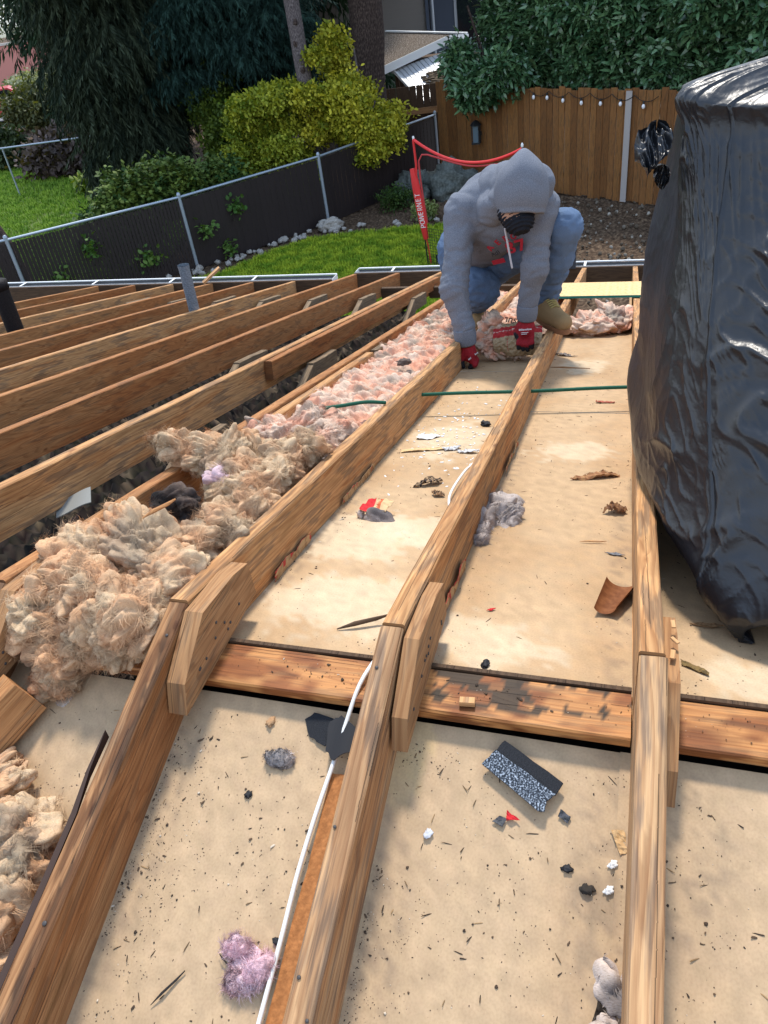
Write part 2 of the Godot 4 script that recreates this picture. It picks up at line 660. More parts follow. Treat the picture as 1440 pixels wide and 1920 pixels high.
# dark streaks and nail rust on old rafters
func stain_fn(seed_: int, black_edge: float, warm: float) -> Callable:
	return func(s: float, t: float, face: int) -> Color:
		var c := Color(1, 1, 1)
		var n := noise.get_noise_3d(s * 45.0, t * 700.0, seed_ * 17.0)
		var big := noise.get_noise_3d(s * 12.0, t * 90.0, seed_ * 5.0 + 40.0)
		c = c * (0.95 + 0.25 * big)
		if face == 0:
			var e := clampf((t / RW - 0.42) * 5.0 + n * 4.5 + big * 5.0 - 0.15, 0.0, 1.0) * black_edge
			c = c.lerp(Color(0.16, 0.15, 0.16), e * 0.9)
			var g := clampf(n * 4.0 + big * 4.0 - 0.2, 0.0, 1.0)
			c = c.lerp(Color(0.62, 0.52, 0.45), g * 0.5)
		elif face == 1:
			var g := clampf(1.0 - t / 0.06 + n * 3.5, 0.0, 1.0) * black_edge
			c = c.lerp(Color(0.50, 0.46, 0.36), g * 0.75)
			var r := clampf(big * 4.5 + n - 0.1, 0.0, 1.0)
			c = c.lerp(Color(0.78, 0.58, 0.42), r * 0.7)
		c = Color(c.r, c.g * (1.0 - warm * 0.10), c.b * (1.0 - warm * 0.22))
		c.a = 1.0
		return c

func nail(parent: Node3D, p: Vector3, r := 0.0042, b := Basis.IDENTITY) -> void:
	part(parent, "nail", lathe([Vector2(0.0, -0.004), Vector2(r * 0.5, -0.004), Vector2(r * 0.5, 0.0), Vector2(r, 0.0003), Vector2(r, 0.0012), Vector2(r * 0.6, 0.0020), Vector2(0, 0.0021)], 10), M.steel_dull, Transform3D(b, p))

func build_roof() -> void:
	M.steel_dull = plain_mat(Color(0.055, 0.048, 0.045), 0.6, 0.5, 0.2)
	M.galv = plain_mat(Color(0.34, 0.37, 0.40), 0.5, 0.5, 0.55)
	frame = thing("roof_frame", "stripped low-slope roof of brown timber rafters with tan ceiling boards between them", "roof frame")
	var far_b := Basis(Vector3.RIGHT, -atan(TA))
	var near_b := Basis(Vector3.RIGHT, atan(TB))
	# far slope rafters, -9 .. 5
	for k in range(-9, 6):
		var zend := 5.14 if k < -3 else 5.60
		var l := zend / cos(atan(TA))
		var at := Vector3(rx_(k) + RW * 0.5, 0, 0)
		if k == -9: l *= 1.0
		var start := 0.0
		if k <= -1: start = -0.02 + 0.0
		var h := RH * cos(atan(TA)) + 0.0
		var mat: Material = [M.rafter_a, M.rafter_b, M.rafter_c][posmod(k * 7, 3)]
		var o: MeshInstance3D
		var wob := 0.0016
		if k in [1, 2, 3]:
			o = part(frame, "rafter", stained_board(l, RW, h, 30 + k, stain_fn(30 + k, 0.45 if k == 1 else 0.28, 0.3), 0.02, 0.002), M.rafter_c, Transform3D(far_b, at))
		else:
			o = part(frame, "rafter", stained_board(l, RW, h, 30 + k, stain_fn(30 + k, 0.22, 0.3), 0.05, 0.001), mat, Transform3D(far_b, at))
		if k == -1: o.set_meta("label", "rafter with a second short board nailed along its right side")
	# near slope rafters
	for k in range(-1, 6):
		var h := RH * cos(atan(TB))
		var at := Vector3(rx_(k) + RW * 0.5 + [0.0, 0.004, 0.0, -0.002, 0.002, 0.0, 0.0][k + 1], -0.004, 0.004)
		# a board runs to -z from its origin; turned half round it runs to +z
		var b := near_b * Basis(Vector3.UP, PI)
		b = Basis(Vector3.RIGHT, atan(TB))
		var l := 1.9
		var st := stain_fn(60 + k, 1.0 if k == 1 else 0.4, 0.45 if k != 3 else 0.15)
		var start := Vector3(at.x, at.y - TB * l * cos(atan(TB)), at.z + l * cos(atan(TB)))
		var flip := func(s: float, t: float, f: int) -> Color: return st.call(l - s, t, f)
		var o := part(frame, "rafter", stained_board(l, RW + (0.003 if k == 3 else 0.0), h, 60 + k, flip, 0.012, 0.0025), {1: M.near_dark, 0: M.near_dark, 3: M.near_pale}.get(k, M.near), Transform3D(b, start))
		if k == 1: o.set_meta("label", "weathered near rafter with black stains along its top edge")
		# nails set in the top face, local z counted from the lower end
		var rr := RandomNumberGenerator.new()
		rr.seed = 90 + k
		for i in rr.randi_range(4, 6):
			nail(o, Vector3(rr.randf_range(-0.014, 0.014), 0.0005, -l + 0.03 + rr.randf() * 0.8), rr.randf_range(0.0024, 0.0036))
	# gusset boards over the ridge joints, right of each rafter
	var gp := [Vector2(-0.157, -0.118), Vector2(-0.157, -0.041), Vector2(-0.10, -0.022), Vector2(0.02, -0.006), Vector2(0.128, -0.073), Vector2(0.151, -0.127)]
	for k in [-1, 0, 1, 2, 3, 4]:
		var F := Flat.new()
		var th: float = {1: 0.036, 2: 0.026, 3: 0.021}.get(k, 0.034)
		var dy: float = {2: -0.004, 3: -0.034}.get(k, 0.0)
		var poly := []
		for p in gp: poly.append(p + Vector2(0, dy))
		F.prism(poly, rx_(k) + RW + 0.003, rx_(k) + RW + 0.003 + th, Vector2(k * 0.43 + 0.2, k * 0.21 + 0.05))
		var g := part(frame, "gusset_plate", F.mesh(), M.gusset)
		if k == 1: g.set_meta("label", "thick gusset board with nail holes beside the stained rafter")
		var rr := RandomNumberGenerator.new()
		rr.seed = 200 + k
		for i in 9:
			var z := rr.randf_range(-0.13, 0.12)
			var y := dy - 0.05 - absf(z) * 0.2 - rr.randf() * 0.045
			nail(g, Vector3(rx_(k) + RW + 0.003 + th, y, z), 0.003, Basis(Vector3.BACK, -PI / 2))
	# ridge board under the joints, one length per bay
	for k in range(-1, 5):
		var xa := rx_(k) + RW + 0.002
		var xb := rx_(k + 1) - 0.002
		var stn := func(s: float, t: float, f: int) -> Color:
			var n := noise.get_noise_3d(s * 60.0 + k * 50.0, t * 160.0, 9.0)
			var b := noise.get_noise_3d(s * 160.0 + k * 90.0, t * 260.0, 77.0)
			var c := Color(1, 1, 1).lerp(Color(0.45, 0.30, 0.22), clampf(n * 4.5 + 0.25, 0.0, 0.9))
			if k == 2 and b * 1.4 + 0.30 * (1.0 - absf(s - 0.20) / 0.11) - maxf(0.0, 0.035 - t) * 8.0 > 0.12 and t > 0.02: c = Color(0.10, 0.12, 0.15)
			return c
		var m := stained_board(xb - xa, 0.092, 0.018, 140 + k, stn, 0.006)
		part(frame, "ridge_board", m, M.beam, Transform3D(Basis(Vector3.UP, PI / 2), Vector3(xb, -0.1245, 0.024)))
		# drywall edge strip on the far side of the board
		var F := Flat.new()
		F.box(Vector3((xa + xb) * 0.5, -0.128, -0.0285), Vector3(xb - xa, 0.012, 0.008))
		part(frame, "trim_strip", F.mesh(), M.old_dark)
	# sister boards
	var sl := 3.35
	part(frame, "sister_board", stained_board(sl, 0.038, 0.085, 71, stain_fn(71, 0.25, 0.7), 0.03, 0.002), M.rafter_b, Transform3D(far_b, Vector3(rx_(-1) + RW + 0.024, roof_y(-1.98) - 0.004, -1.98))).set_meta("label", "brown square-ended board nailed along the side of a rafter")
	part(frame, "sister_board", stained_board(1.45, 0.036, 0.10, 72, stain_fn(72, 0.3, 0.4), 0.03, 0.002), M.rafter_c, Transform3D(far_b, Vector3(rx_(0) + RW + 0.0215, roof_y(-0.80) - 0.010, -0.80)))
	part(frame, "sister_board", stained_board(0.16, 0.036, 0.075, 73, stain_fn(73, 0.5, 0.0), 0.03, 0.002), M.old, Transform3D(far_b, Vector3(rx_(0) + RW + 0.0215, roof_y(-2.27) - 0.014, -2.27)))
	# grey truss webs leaning beside the rafters
	for k in range(-8, 1):
		var spots := [[-3.3, -0.46, -4.32, -0.055]]
		if k >= -2: spots.append([-1.55, -0.46, -2.35, -0.10])
		if k == -1: spots.append([-0.35, -0.50, -1.12, -0.145])
		if k == 0: spots = [[-3.2, -0.5, -3.95, -0.06]]
		for s in spots:
			var a := Vector3(rx_(k) + RW + 0.075, roof_y(s[0]) + s[1], s[0])
			var b := Vector3(rx_(k) + RW + 0.060, roof_y(s[2]) + s[3], s[2])
			var z := (a - b).normalized()
			var x := Vector3.UP.cross(z).normalized()
			var bs := Basis(x, z.cross(x), z)
			part(frame, "truss_web", board_mesh(a.distance_to(b), 0.036, 0.088, 300 + k * 5 + spots.find(s), 6), M.old if k > -5 else M.old_dark, Transform3D(bs, a))
			# short upright end block where the web meets the rafter
			part(frame, "truss_web", board_mesh(0.34, 0.036, 0.088, 350 + k, 4), M.old, Transform3D(far_b, Vector3(b.x, b.y + 0.004, b.z + 0.012)))
	# blocking between rafters near the eave
	for k in range(-2, 5):
		var xa := rx_(k) + RW + 0.002
		var xb := rx_(k + 1) - 0.002
		if k in [1]: xa += 0.0
		var z := -5.02
		var F := Flat.new()
		F.box(Vector3((xa + xb) * 0.5, roof_y(z) - 0.105, z), Vector3(xb - xa, 0.09, 0.036), 0.002, Vector2(k * 0.3, 0.1))
		part(frame, "blocking", F.mesh(), M.old_dark)
	# metal strap standing on a rafter tail
	part(frame, "tie_strap", board_mesh(0.26, 0.045, 0.003, 5, 3), M.galv, Transform3D(Basis(Vector3.RIGHT, -PI / 2) * Basis(Vector3.UP, 0.0), Vector3(-0.70, -1.28, -4.55)))

# ---------------------------------------------------------------- ceiling boards seen between the rafters
func ceiling_col(x: float, z: float) -> Color:
	var n := noise.get_noise_2d(x * 60.0, z * 60.0)
	var f := noise.get_noise_2d(x * 260.0 + 50.0, z * 260.0)
	var s := noise.get_noise_2d(x * 26.0 + 300.0, z * 20.0)
	var c := Color(0.49, 0.335, 0.190)
	c = c.lerp(Color(0.40, 0.245, 0.120), clampf(s * 1.3 + f * 0.35 + 0.05, 0.0, 0.6))
	# paler blotches with ragged outlines
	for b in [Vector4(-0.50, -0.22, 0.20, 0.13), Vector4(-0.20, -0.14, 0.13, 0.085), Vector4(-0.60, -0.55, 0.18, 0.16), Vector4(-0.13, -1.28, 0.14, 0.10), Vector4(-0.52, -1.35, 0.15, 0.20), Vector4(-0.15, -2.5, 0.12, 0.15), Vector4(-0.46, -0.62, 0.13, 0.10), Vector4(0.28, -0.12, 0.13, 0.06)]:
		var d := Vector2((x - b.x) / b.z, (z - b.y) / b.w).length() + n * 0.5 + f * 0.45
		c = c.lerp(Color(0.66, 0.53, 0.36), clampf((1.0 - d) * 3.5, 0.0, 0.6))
	if z > 0.06:
		c = c.lerp(Color(0.50, 0.355, 0.215), 0.65)
		for b in [Vector4(-0.30, 0.10, 0.05, 0.07), Vector4(-0.29, 0.16, 0.03, 0.05)]:   # water mark with a sharp rim
			var d := Vector2((x - b.x) / b.z, (z - b.y) / b.w).length() + n * 0.2
			if d < 1.0: c = c.lerp(Color(0.62, 0.44, 0.22), 0.6)
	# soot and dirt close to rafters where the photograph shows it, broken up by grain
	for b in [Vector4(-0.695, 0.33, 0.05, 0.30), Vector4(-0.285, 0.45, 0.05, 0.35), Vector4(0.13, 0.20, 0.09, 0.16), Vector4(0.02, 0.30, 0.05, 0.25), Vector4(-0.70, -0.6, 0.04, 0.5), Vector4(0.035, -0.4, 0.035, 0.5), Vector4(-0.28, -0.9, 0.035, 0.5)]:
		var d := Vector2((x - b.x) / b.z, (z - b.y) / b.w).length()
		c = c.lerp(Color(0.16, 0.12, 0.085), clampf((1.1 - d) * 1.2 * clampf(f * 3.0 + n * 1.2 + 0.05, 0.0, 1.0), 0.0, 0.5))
	c = c * (0.97 + f * 0.22)
	c.a = 1.0
	return c

func build_ceiling() -> void:
	var tex := noise_tex(5, 512, 0.16, 4, [[0.0, Color(0.90, 0.89, 0.88)], [0.5, Color(0.97, 0.965, 0.96)], [1.0, Color(1, 1, 1)]])
	var nm := noise_tex(6, 512, 0.03, 4, [], true, 3.0)
	var m := tri_mat(tex, nm, 2.2, 0.72, 0.25, 0.35)
	m.vertex_color_use_as_albedo = true
	M.ceiling = m
	var black := plain_mat(Color(0.012, 0.010, 0.009))
	for k in range(0, 5):
		var xa := rx_(k) - 0.004 if k == 0 else rx_(k) - 0.015
		var xb := rx_(k + 1) + 0.018
		# far boards split at their joints
		var joints := [-0.036, -1.135, -2.34, -3.56, -5.3] if k != 0 else [-0.036, -1.2, -2.42, -3.64, -5.3]
		if k == 1: joints = [-0.036, -1.16, -2.36, -3.56, -5.3]
		if k == 2: joints = [-0.036, -1.137, -1.72, -2.94, -3.55]
		for j in joints.size() - 1:
			var z0: float = joints[j]
			var z1: float = joints[j + 1] + 0.0025
			var ni := int((z0 - z1) / 0.014)
			var nj := 30
			var sag := func(i: int, jj: int) -> Vector3:
				var x := lerpf(xa, xb, float(jj) / nj)
				var z := lerpf(z0, z1, float(i) / ni)
				return Vector3(x, ceil_y(clampf(x, rx_(k) + 0.01, rx_(k + 1) - 0.012), z) - (0.001 if j % 2 else 0.0), z)
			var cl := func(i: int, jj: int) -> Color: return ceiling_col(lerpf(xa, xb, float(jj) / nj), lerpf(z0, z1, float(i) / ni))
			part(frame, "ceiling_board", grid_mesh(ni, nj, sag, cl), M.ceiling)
		# near boards
		var n0 := 1.6
		var n1 := 0.068
		var ni2 := int((n0 - n1) / 0.011)
		var nj2 := 36
		var sag2 := func(i: int, jj: int) -> Vector3:
			var x := lerpf(xa, xb, float(jj) / nj2)
			var z := lerpf(n0, n1, float(i) / ni2)
			if k == 2 and jj > 26:   # torn edge beside the rafter
				var tear := 0.042 - 0.042 * smoothstep(0.30, 0.44, z) + noise.get_noise_2d(z * 130.0, 5.0) * 0.012
				x = minf(x, tear + 0.022)
			return Vector3(x, ceil_y(clampf(x, rx_(k) + 0.01, rx_(k + 1) - 0.012), z), z)
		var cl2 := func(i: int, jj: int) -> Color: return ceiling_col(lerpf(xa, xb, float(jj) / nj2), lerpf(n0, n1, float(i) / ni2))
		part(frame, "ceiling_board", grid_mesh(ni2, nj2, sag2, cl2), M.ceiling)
	# dark backing under the gaps
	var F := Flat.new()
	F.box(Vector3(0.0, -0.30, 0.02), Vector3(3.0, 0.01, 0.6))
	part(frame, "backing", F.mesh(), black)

# ---------------------------------------------------------------- eaves, gutters, pipes
func build_eaves() -> void:
	M.white_paint = plain_mat(Color(0.72, 0.73, 0.72), 0.45, 0.5)
	M.sludge = plain_mat(Color(0.02, 0.018, 0.015), 0.95)
	var runs := [[-9.5, -2.43, -5.17, "long white gutter along the left eave in front of the dark fence"], [-2.38, 2.6, -5.63, "white gutter along the right eave behind the kneeling worker"]]
	for r in runs:
		var xa: float = r[0]
		var xb: float = r[1]
		var z: float = r[2]
		var y := roof_y(z)
		var F := Flat.new()
		F.box(Vector3((xa + xb) * 0.5, y - 0.085, z - 0.012), Vector3(0.022, 0.17, xb - xa), 0.002, Vector2(0, 0.4), Basis(Vector3.UP, PI / 2))
		part(frame, "fascia_board", F.mesh(), M.old_dark)
		F = Flat.new()
		F.box(Vector3((xa + xb) * 0.5, y + 0.001, z - 0.030), Vector3(xb - xa, 0.004, 0.012))
		part(frame, "drip_edge", F.mesh(), M.white_paint)
		var g := thing("gutter", r[3], "gutter", Vector3((xa + xb) * 0.5, y - 0.10, z - 0.09))
		var l := xb - xa
		F = Flat.new()
		F.box(Vector3(0, 0.045, 0.062), Vector3(l, 0.12, 0.003))
		F.box(Vector3(0, -0.016, 0.0), Vector3(l, 0.003, 0.122))
		F.box(Vector3(0, 0.030, -0.066), Vector3(l, 0.100, 0.003), 0.0, Vector2.ZERO, Basis(Vector3.RIGHT, -0.22))
		part(g, "trough", F.mesh(), plain_mat(Color(0.10, 0.105, 0.11), 0.6))
		F = Flat.new()
		F.box(Vector3(0, 0.092, -0.074), Vector3(l, 0.010, 0.014), 0.003)
		part(g, "lip", F.mesh(), M.white_paint)
		for e in [-1.0, 1.0]:
			F = Flat.new()
			F.box(Vector3(e * (l * 0.5 + 0.0025), 0.038, -0.005), Vector3(0.004, 0.115, 0.140))
			part(g, "end_cap", F.mesh(), M.white_paint)
		part(g, "sludge", grid_mesh(3, 60, func(i, j): return Vector3(-l * 0.5 + l * j / 60.0, 0.004 + noise.get_noise_2d(j * 31.0, i * 60.0) * 0.012, 0.055 - i * 0.036)), M.sludge)
		var n := int(l / 0.85)
		for i in n:
			F = Flat.new()
			F.box(Vector3(-l * 0.5 + 0.35 + i * 0.85, 0.097, 0.0), Vector3(0.020, 0.004, 0.125), 0.001)
			part(g, "hanger", F.mesh(), M.white_paint)
	# wall under the eaves
	var W := Flat.new()
	W.box(Vector3(-3.4, -2.43, -4.9), Vector3(12.2, 1.5, 0.12))
	part(frame, "wall", W.mesh(), plain_mat(Color(0.35, 0.33, 0.3)))
	# vent pipes
	var galv := tri_mat(noise_tex(61, 256, 0.05, 3, [[0.0, Color(0.36, 0.40, 0.44)], [1.0, Color(0.62, 0.66, 0.70)]]), null, 6.0, 0.42, 0.5, 0.5)
	galv.metallic = 0.35
	var p := thing("vent_pipe", "grey galvanised vent pipe standing up between the left rafters", "pipe", Vector3(-2.82, -1.12, -3.56))
	part(p, "shaft", tube_mesh([Vector3(0, 0, 0), Vector3(0.02, 0.54, 0.0)], 0.037, 16, false), galv)
	part(p, "rim", tube_mesh([Vector3(0.0195, 0.530, 0), Vector3(0.0202, 0.549, 0)], 0.0385, 16, false), galv)
	part(p, "bore", tube_mesh([Vector3(0.005, 0.2, 0), Vector3(0.02, 0.53, 0)], 0.033, 14, true), M.sludge)
	var b := thing("vent_pipe", "thick black cast-iron vent pipe at the left edge among the rafters", "pipe", Vector3(-3.70, -1.02, -2.86))
	var iron := tri_mat(noise_tex(62, 256, 0.06, 4, [[0.0, Color(0.06, 0.055, 0.055)], [1.0, Color(0.17, 0.15, 0.15)]]), noise_tex(63, 256, 0.06, 4, [], true, 5.0), 7.0, 0.7, 0.8)
	part(b, "shaft", tube_mesh([Vector3(0, 0, 0), Vector3(0.03, 0.605, 0.0)], 0.052, 16, false), iron)
	part(b, "collar", tube_mesh([Vector3(0.028, 0.57, 0), Vector3(0.0305, 0.62, 0.0)], 0.058, 16, true), iron)
	# loose dark insulation lying under the left rafters
	var cell := 0.022
	var x0 := -5.2
	var x1 := -1.125
	var nj := int((x1 - x0) / cell)
	var ni := int(5.0 / cell)
	var hf := func(i: int, j: int) -> Vector3:
		var x := x0 + j * cell
		var z := 0.25 - i * cell
		var h := noise.get_noise_2d(x * 140.0, z * 140.0) * 0.055 + noise.get_noise_2d(x * 420.0 + 9.0, z * 420.0) * 0.03 + noise.get_noise_2d(x * 20.0, z * 20.0) * 0.05
		return Vector3(x + noise.get_noise_2d(x * 400.0, z * 400.0 + 50.0) * 0.012, roof_y(minf(z, 0.0)) - 0.25 + h, z)
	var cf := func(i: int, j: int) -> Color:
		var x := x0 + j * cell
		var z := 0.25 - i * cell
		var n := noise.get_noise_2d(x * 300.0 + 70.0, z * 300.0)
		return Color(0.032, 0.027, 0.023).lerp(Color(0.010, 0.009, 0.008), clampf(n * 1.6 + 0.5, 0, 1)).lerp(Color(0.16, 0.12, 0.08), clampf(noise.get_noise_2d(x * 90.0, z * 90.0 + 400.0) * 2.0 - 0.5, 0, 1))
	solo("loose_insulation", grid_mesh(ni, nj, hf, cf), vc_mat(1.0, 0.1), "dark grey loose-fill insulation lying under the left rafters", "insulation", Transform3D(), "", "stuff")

# ---------------------------------------------------------------- yard
func in_poly(p: Vector2, poly: PackedVector2Array) -> bool:
	return Geometry2D.is_point_in_polygon(p, poly)

func flat_poly(poly: PackedVector2Array, y: float) -> ArrayMesh:
	var F := Flat.new()
	var t := Geometry2D.triangulate_polygon(poly)
	for i in range(0, t.size(), 3):
		var a := Vector3(poly[t[i]].x, y, poly[t[i]].y)
		var b := Vector3(poly[t[i + 1]].x, y, poly[t[i + 1]].y)
		var c := Vector3(poly[t[i + 2]].x, y, poly[t[i + 2]].y)
		if (c - a).cross(b - a).y > 0.0: F.tri(a, b, c, Vector2(a.x, a.z), Vector2(b.x, b.z), Vector2(c.x, c.z))
		else: F.tri(a, c, b, Vector2(a.x, a.z), Vector2(c.x, c.z), Vector2(b.x, b.z))
	return F.mesh()

func multi(parent: Node, called: String, mesh: Mesh, mat: Material, xf: Array, cols: Array) -> MultiMeshInstance3D:
	var mm := MultiMesh.new()
	mm.transform_format = MultiMesh.TRANSFORM_3D
	mm.use_colors = true
	mm.mesh = mesh
	mm.instance_count = xf.size()
	for i in xf.size():
		mm.set_instance_transform(i, xf[i])
		mm.set_instance_color(i, cols[i])
	var o := MultiMeshInstance3D.new()
	o.multimesh = mm
	o.material_override = mat
	o.name = called
	parent.add_child(o, true)
	return o

func tuft_mesh(blades: int, h: float, w: float, spread: float, seed_: int) -> ArrayMesh:
	var F := Flat.new()
	var r := RandomNumberGenerator.new()
	r.seed = seed_
	for i in blades:
		var a := r.randf() * TAU
		var p := Vector3(cos(a), 0, sin(a)) * spread * sqrt(r.randf())
		var d := Vector3(r.randf_range(-1, 1), 0, r.randf_range(-1, 1)).normalized()
		var s := d.cross(Vector3.UP) * w
		var hh := h * r.randf_range(0.6, 1.1)
		var m := p + Vector3.UP * hh * 0.55 + d * hh * 0.18
		var t := p + Vector3.UP * hh + d * hh * 0.55
		F.quad(p - s, p + s, m + s * 0.8, m - s * 0.8)
		F.tri(m - s * 0.8, m + s * 0.8, t)
	return F.mesh()

func leaf_mat(rough: float, spec: float, back: Color) -> StandardMaterial3D:
	var m := vc_mat(rough, spec)
	m.backlight_enabled = true
	m.backlight = back
	m.cull_mode = BaseMaterial3D.CULL_DISABLED
	return m

func grass(called: String, poly: PackedVector2Array, n: int, mesh: Mesh, lo: Color, hi: Color, y: float, label: String) -> void:
	var b := Rect2(poly[0], Vector2.ZERO)
	for p in poly: b = b.expand(p)
	var xs := []
	var cs := []
	while xs.size() < n:
		var p := Vector2(rng.randf_range(b.position.x, b.end.x), rng.randf_range(b.position.y, b.end.y))
		if not in_poly(p, poly): continue
		xs.append(Transform3D(Basis(Vector3.UP, rng.randf() * TAU).scaled(Vector3.ONE * rng.randf_range(0.7, 1.25)), Vector3(p.x, y, p.y)))
		var t := clampf(0.5 + noise.get_noise_2d(p.x * 30.0, p.y * 30.0) * 1.4 + rng.randf_range(-0.25, 0.25), 0, 1)
		cs.append(lo.lerp(hi, t))
	var o := multi(self, called, mesh, M.grass, xs, cs)
	tag(o, label, "grass", "", "stuff")

func build_yard() -> void:
	M.grass = leaf_mat(0.7, 0.3, Color(0.3, 0.42, 0.1))
	var soil_tex := noise_tex(71, 512, 0.03, 5, [[0.0, Color(0.16, 0.12, 0.09)], [0.45, Color(0.30, 0.235, 0.18)], [0.7, Color(0.40, 0.33, 0.26)], [1.0, Color(0.52, 0.45, 0.37)]])
	var soil := tri_mat(soil_tex, noise_tex(72, 512, 0.04, 5, [], true, 8.0), 0.7, 0.95, 1.0)
	M.soil = soil
	# ground sheet, finer and lumpy in the yard
	var far := Flat.new()
	far.quad(Vector3(-160, GY - 0.06, 60), Vector3(-160, GY - 0.06, -200), Vector3(160, GY - 0.06, -200), Vector3(160, GY - 0.06, 60))
	structure("ground", far.mesh(), soil)
	var lump := func(i: int, j: int) -> Vector3:
		var x := -9.5 + j * 0.055
		var z := -7.0 - i * 0.055
		var h := noise.get_noise_2d(x * 60.0, z * 60.0) * 0.04 + noise.get_noise_2d(x * 220.0, z * 220.0) * 0.045
		return Vector3(x, GY - 0.03 + maxf(h, -0.025), z)
	structure("planting_bed", grid_mesh(190, 230, lump), soil)
	# lawn
	var lawn := PackedVector2Array([Vector2(-9.0, -7.5), Vector2(-8.3, -9.6), Vector2(-6.75, -11.0), Vector2(-6.3, -12.0), Vector2(-5.8, -12.65), Vector2(-5.0, -12.95), Vector2(-3.6, -13.2), Vector2(-2.3, -13.1), Vector2(-1.75, -12.2), Vector2(-1.55, -10.5), Vector2(-1.5, -7.5)])
	structure("lawn_soil", flat_poly(lawn, GY + 0.006), plain_mat(Color(0.05, 0.075, 0.015), 0.95))
	grass("lawn_grass", lawn, 26000, tuft_mesh(9, 0.075, 0.0045, 0.045, 3), Color(0.13, 0.24, 0.012), Color(0.38, 0.46, 0.028), GY + 0.004, "short bright green grass of the lawn inside the stone border")
	# pale stones along the edge of the lawn
	M.stone = tri_mat(noise_tex(75, 256, 0.03, 4, [[0.0, Color(0.42, 0.40, 0.37)], [0.6, Color(0.62, 0.60, 0.57)], [1.0, Color(0.78, 0.77, 0.74)]]), null, 5.0, 0.85)
	var line := [Vector2(-8.05, -10.2), Vector2(-6.95, -11.2), Vector2(-6.45, -12.2), Vector2(-5.85, -12.95), Vector2(-5.0, -13.2), Vector2(-3.6, -13.45), Vector2(-2.4, -13.4), Vector2(-1.6, -12.4)]
	var shapes := []
	for i in 5: shapes.append(rock_mesh(Vector3(1, 0.72, 0.85), 400 + i, 2, 0.5))
	for i in 95:
		var f := rng.randf() * (line.size() - 1)
		var k := int(f)
		var p: Vector2 = line[k].lerp(line[k + 1], f - k)
		var out := Vector2(-0.6, -0.8) * rng.randf_range(-0.05, 0.42)
		var s := rng.randf_range(0.030, 0.075) * (1.15 if i % 9 == 0 else 0.85)
		solo("border_stone", shapes[i % 5], M.stone, "small pale rounded stone in the border along the lawn edge", "stone", Transform3D(Basis.from_euler(Vector3(rng.randf_range(-0.4, 0.4), rng.randf() * TAU, rng.randf_range(-0.4, 0.4))).scaled(Vector3.ONE * s), Vector3(p.x + out.x, GY + s * 0.4, p.y + out.y)), "pale stones edging the lawn")
	solo("boulder", rock_mesh(Vector3(0.24, 0.15, 0.17), 440, 3, 0.5), M.stone, "largest pale rock at the foot of the chain-link post", "rock", xf_at(Vector3(-5.55, GY + 0.07, -13.35), 0.4))
	var grey := tri_mat(noise_tex(76, 256, 0.03, 4, [[0.0, Color(0.24, 0.26, 0.25)], [1.0, Color(0.46, 0.48, 0.46)]]), noise_tex(77, 256, 0.03, 4, [], true, 6.0), 2.0, 0.9)
	for b in [[Vector3(-3.62, GY + 0.18, -15.4), Vector3(0.55, 0.42, 0.4), "large grey boulder right behind the back of the net"], [Vector3(-4.35, GY + 0.15, -15.5), Vector3(0.42, 0.34, 0.35), "flat-topped grey boulder by the chain-link corner"], [Vector3(-2.5, GY + 0.12, -15.0), Vector3(0.4, 0.32, 0.3), "grey boulder hidden low behind the worker"]]:
		solo("boulder", rock_mesh(b[1], int(b[0].x * 31), 3, 0.55), grey, b[2], "rock", xf_at(b[0], b[0].x))
	for b in [[Vector3(-1.05, GY + 0.05, -10.25), 0.10, "tan rock on the bare soil just past the gutter"], [Vector3(-1.42, GY + 0.05, -11.3), 0.07, "pale flat stone on the soil beside the worker's knee"]]:
		solo("garden_rock", rock_mesh(Vector3(1, 0.75, 0.8) * b[1], int(b[0].x * 77), 3, 0.5), M.stone, b[2], "rock", xf_at(b[0], 1.0))
	# pale specks and clods on the bare soil
	var cl := []
	var cc := []
	for i in 700:
		var s := rng.randf_range(0.008, 0.035)
		cl.append(Transform3D(Basis.from_euler(Vector3(rng.randf() * 6, rng.randf() * 6, 0)).scaled(Vector3.ONE * s), Vector3(rng.randf_range(-1.6, 2.5), GY + s * 0.3, rng.randf_range(-14.4, -8.0))))
		cc.append(Color(0.09, 0.07, 0.05).lerp(Color(0.36, 0.33, 0.28), pow(rng.randf(), 3.0)))
	tag(multi(self, "soil_clods", rock_mesh(Vector3.ONE, 470, 1, 0.6), vc_mat(0.95), cl, cc), "clods and pebbles scattered over the bare brown soil", "soil", "", "stuff")
	# neighbour's lawn, street beyond
	var nl := PackedVector2Array([Vector2(-9.6, -9.3), Vector2(-8.3, -11.6), Vector2(-9.0, -14.5), Vector2(-13.5, -18.5), Vector2(-18.0, -21.3), Vector2(-24, -25.5), Vector2(-34, -18), Vector2(-20, -8)])
	structure("neighbour_lawn", flat_poly(nl, GY + 0.006), plain_mat(Color(0.075, 0.11, 0.02), 0.95))
	grass("neighbour_grass", nl, 22000, tuft_mesh(10, 0.10, 0.009, 0.09, 4), Color(0.09, 0.19, 0.015), Color(0.24, 0.36, 0.04), GY + 0.004, "sunlit green grass beyond the chain-link fence at the left")
	var F := Flat.new()
	F.box(Vector3(-33, GY + 0.004, -37), Vector3(60, 0.02, 9), 0.0, Vector2.ZERO, Basis(Vector3.UP, 0.62))
	structure("road", F.mesh(), tri_mat(noise_tex(78, 256, 0.2, 3, [[0.0, Color(0.36, 0.37, 0.38)], [1.0, Color(0.52, 0.53, 0.55)]]), null, 1.0, 0.85))
	F = Flat.new()
	F.box(Vector3(-33, GY + 0.018, -37), Vector3(60, 0.004, 0.15), 0.0, Vector2.ZERO, Basis(Vector3.UP, 0.62))
	structure("road_line", F.mesh(), M.white_paint)
